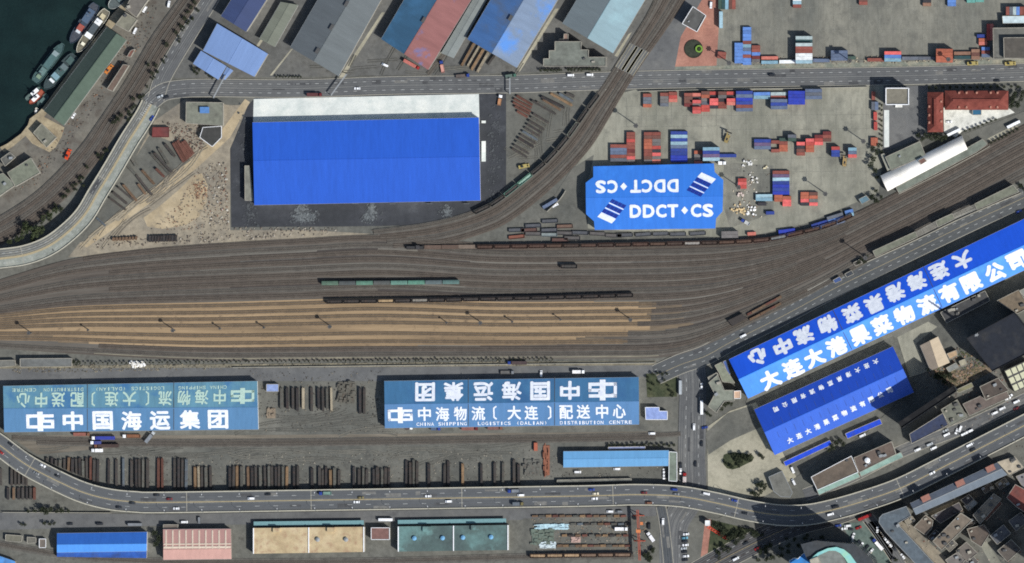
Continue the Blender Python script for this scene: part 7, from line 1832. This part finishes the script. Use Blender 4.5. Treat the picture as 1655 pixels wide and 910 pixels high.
def ruts(name, n, poly, cols, seed, L=(30, 120), wd=(.3, .9), ang=None, z=.40):
    r = random.Random(seed); mb = MB(); zz = z
    for (x, y, _) in scatter(n, poly, 1, 2, seed):
        a = r.uniform(0, 6.28) if ang is None else r.choice(ang) + r.uniform(-.12, .12); l = r.uniform(*L); k = r.uniform(-.004, .004); pts = []
        for j in range(9):
            t = (j / 8 - .5) * l; aa = a + k * t; pts.append(P(x + t * math.cos(aa), y - t * math.sin(aa), zz))
        zz += .0006; w = r.uniform(*wd); mi = r.randrange(len(cols)); ribbon(mb, pts, -w / 2, w / 2, 0, mi)
        ribbon(mb, pts, 1.6 - w / 2, 1.6 + w / 2, 0, mi)
    return tag(mb.build(name, cols), kind='stuff')
MR1 = mat('pale wheel rut', [c(98,97,90), c(108,106,98)], sc=.15, sc2=.7, amp2=.15); MR2 = mat('dark wheel rut', [c(84,84,79), c(93,92,86)], sc=.15, sc2=.7, amp2=.15)
MR3 = mat('sandy wheel rut', [c(138,130,114), c(152,142,123)], sc=.15, sc2=.7, amp2=.15); MR4 = mat('earthy wheel rut', [c(118,111,99), c(130,122,108)], sc=.15, sc2=.7, amp2=.15)
ruts('wheel_ruts', 40, [(60,728),(860,722),(880,742),(480,746),(120,738)], [MR1, MR2], 1, ang=(0, .02, .05))
ruts('wheel_ruts', 14, [(430,672),(620,672),(620,700),(430,700)], [MR1, MR2], 2, ang=(0, .05))
ruts('wheel_ruts', 12, [(830,250),(880,200),(940,165),(900,240),(850,285)], [MR1, MR2], 4, L=(20, 60))
ruts('wheel_ruts', 18, [(150,375),(230,320),(300,262),(320,275),(240,340),(180,385)], [MR3, MR4], 5, L=(40, 100), ang=(.68, .75))
ruts('wheel_ruts', 12, [(60,330),(140,240),(220,110),(250,60),(200,160),(100,300)], [MR1, MR2], 6, L=(30, 80), ang=(.95, 1.0))
ruts('wheel_ruts', 16, [(480,100),(700,90),(880,90),(1000,80),(900,118),(560,128)], [MR1, MR2], 8, L=(20, 60), ang=(0, 1.05))
def spill(cx, cy, rx, ry, n, m, seed, z=.42):
    r = random.Random(seed); mb = MB()
    for i in range(n):
        x, y, s = r.gauss(cx, rx), r.gauss(cy, ry), r.uniform(.15, .8) * (1 if r.random() < .85 else 1.6); p = P(x, y, z + i * .0005); k = 9
        mb.poly([(p.x + s * r.uniform(.5, 1.2) * math.cos(6.283 * j / k), p.y + s * r.uniform(.5, 1.2) * math.sin(6.283 * j / k), p.z) for j in range(k)])
    return tag(mb.build('cement_spill', m), kind='stuff')
M_spill = mat('cement spill', [c(78,82,85), c(112,117,118)], sc=.3, sc2=1.2, amp2=.25)
M_spf = mat('faint spill', [c(66,69,72), c(82,85,87)], sc=.3, sc2=1.2, amp2=.25)
for cx, cy, rx, ry, n, sd in ((487,338,4,4,120,1), (485,352,5,4,150,2), (501,350,5,4,120,3), (600,338,3,5,110,4), (597,352,5,4,90,5), (722,341,4,5,70,6), (795,330,3,5,30,7)):
    spill(cx, cy, rx, ry, n, M_spill, sd); spill(cx, cy, rx * 1.6, ry * 1.5, n, M_spf, sd + 50, .405)
spill(405, 345, 6, 10, 120, M_spf, 20); spill(395, 250, 5, 30, 120, M_spf, 21); spill(800, 240, 6, 40, 140, M_spf, 22)
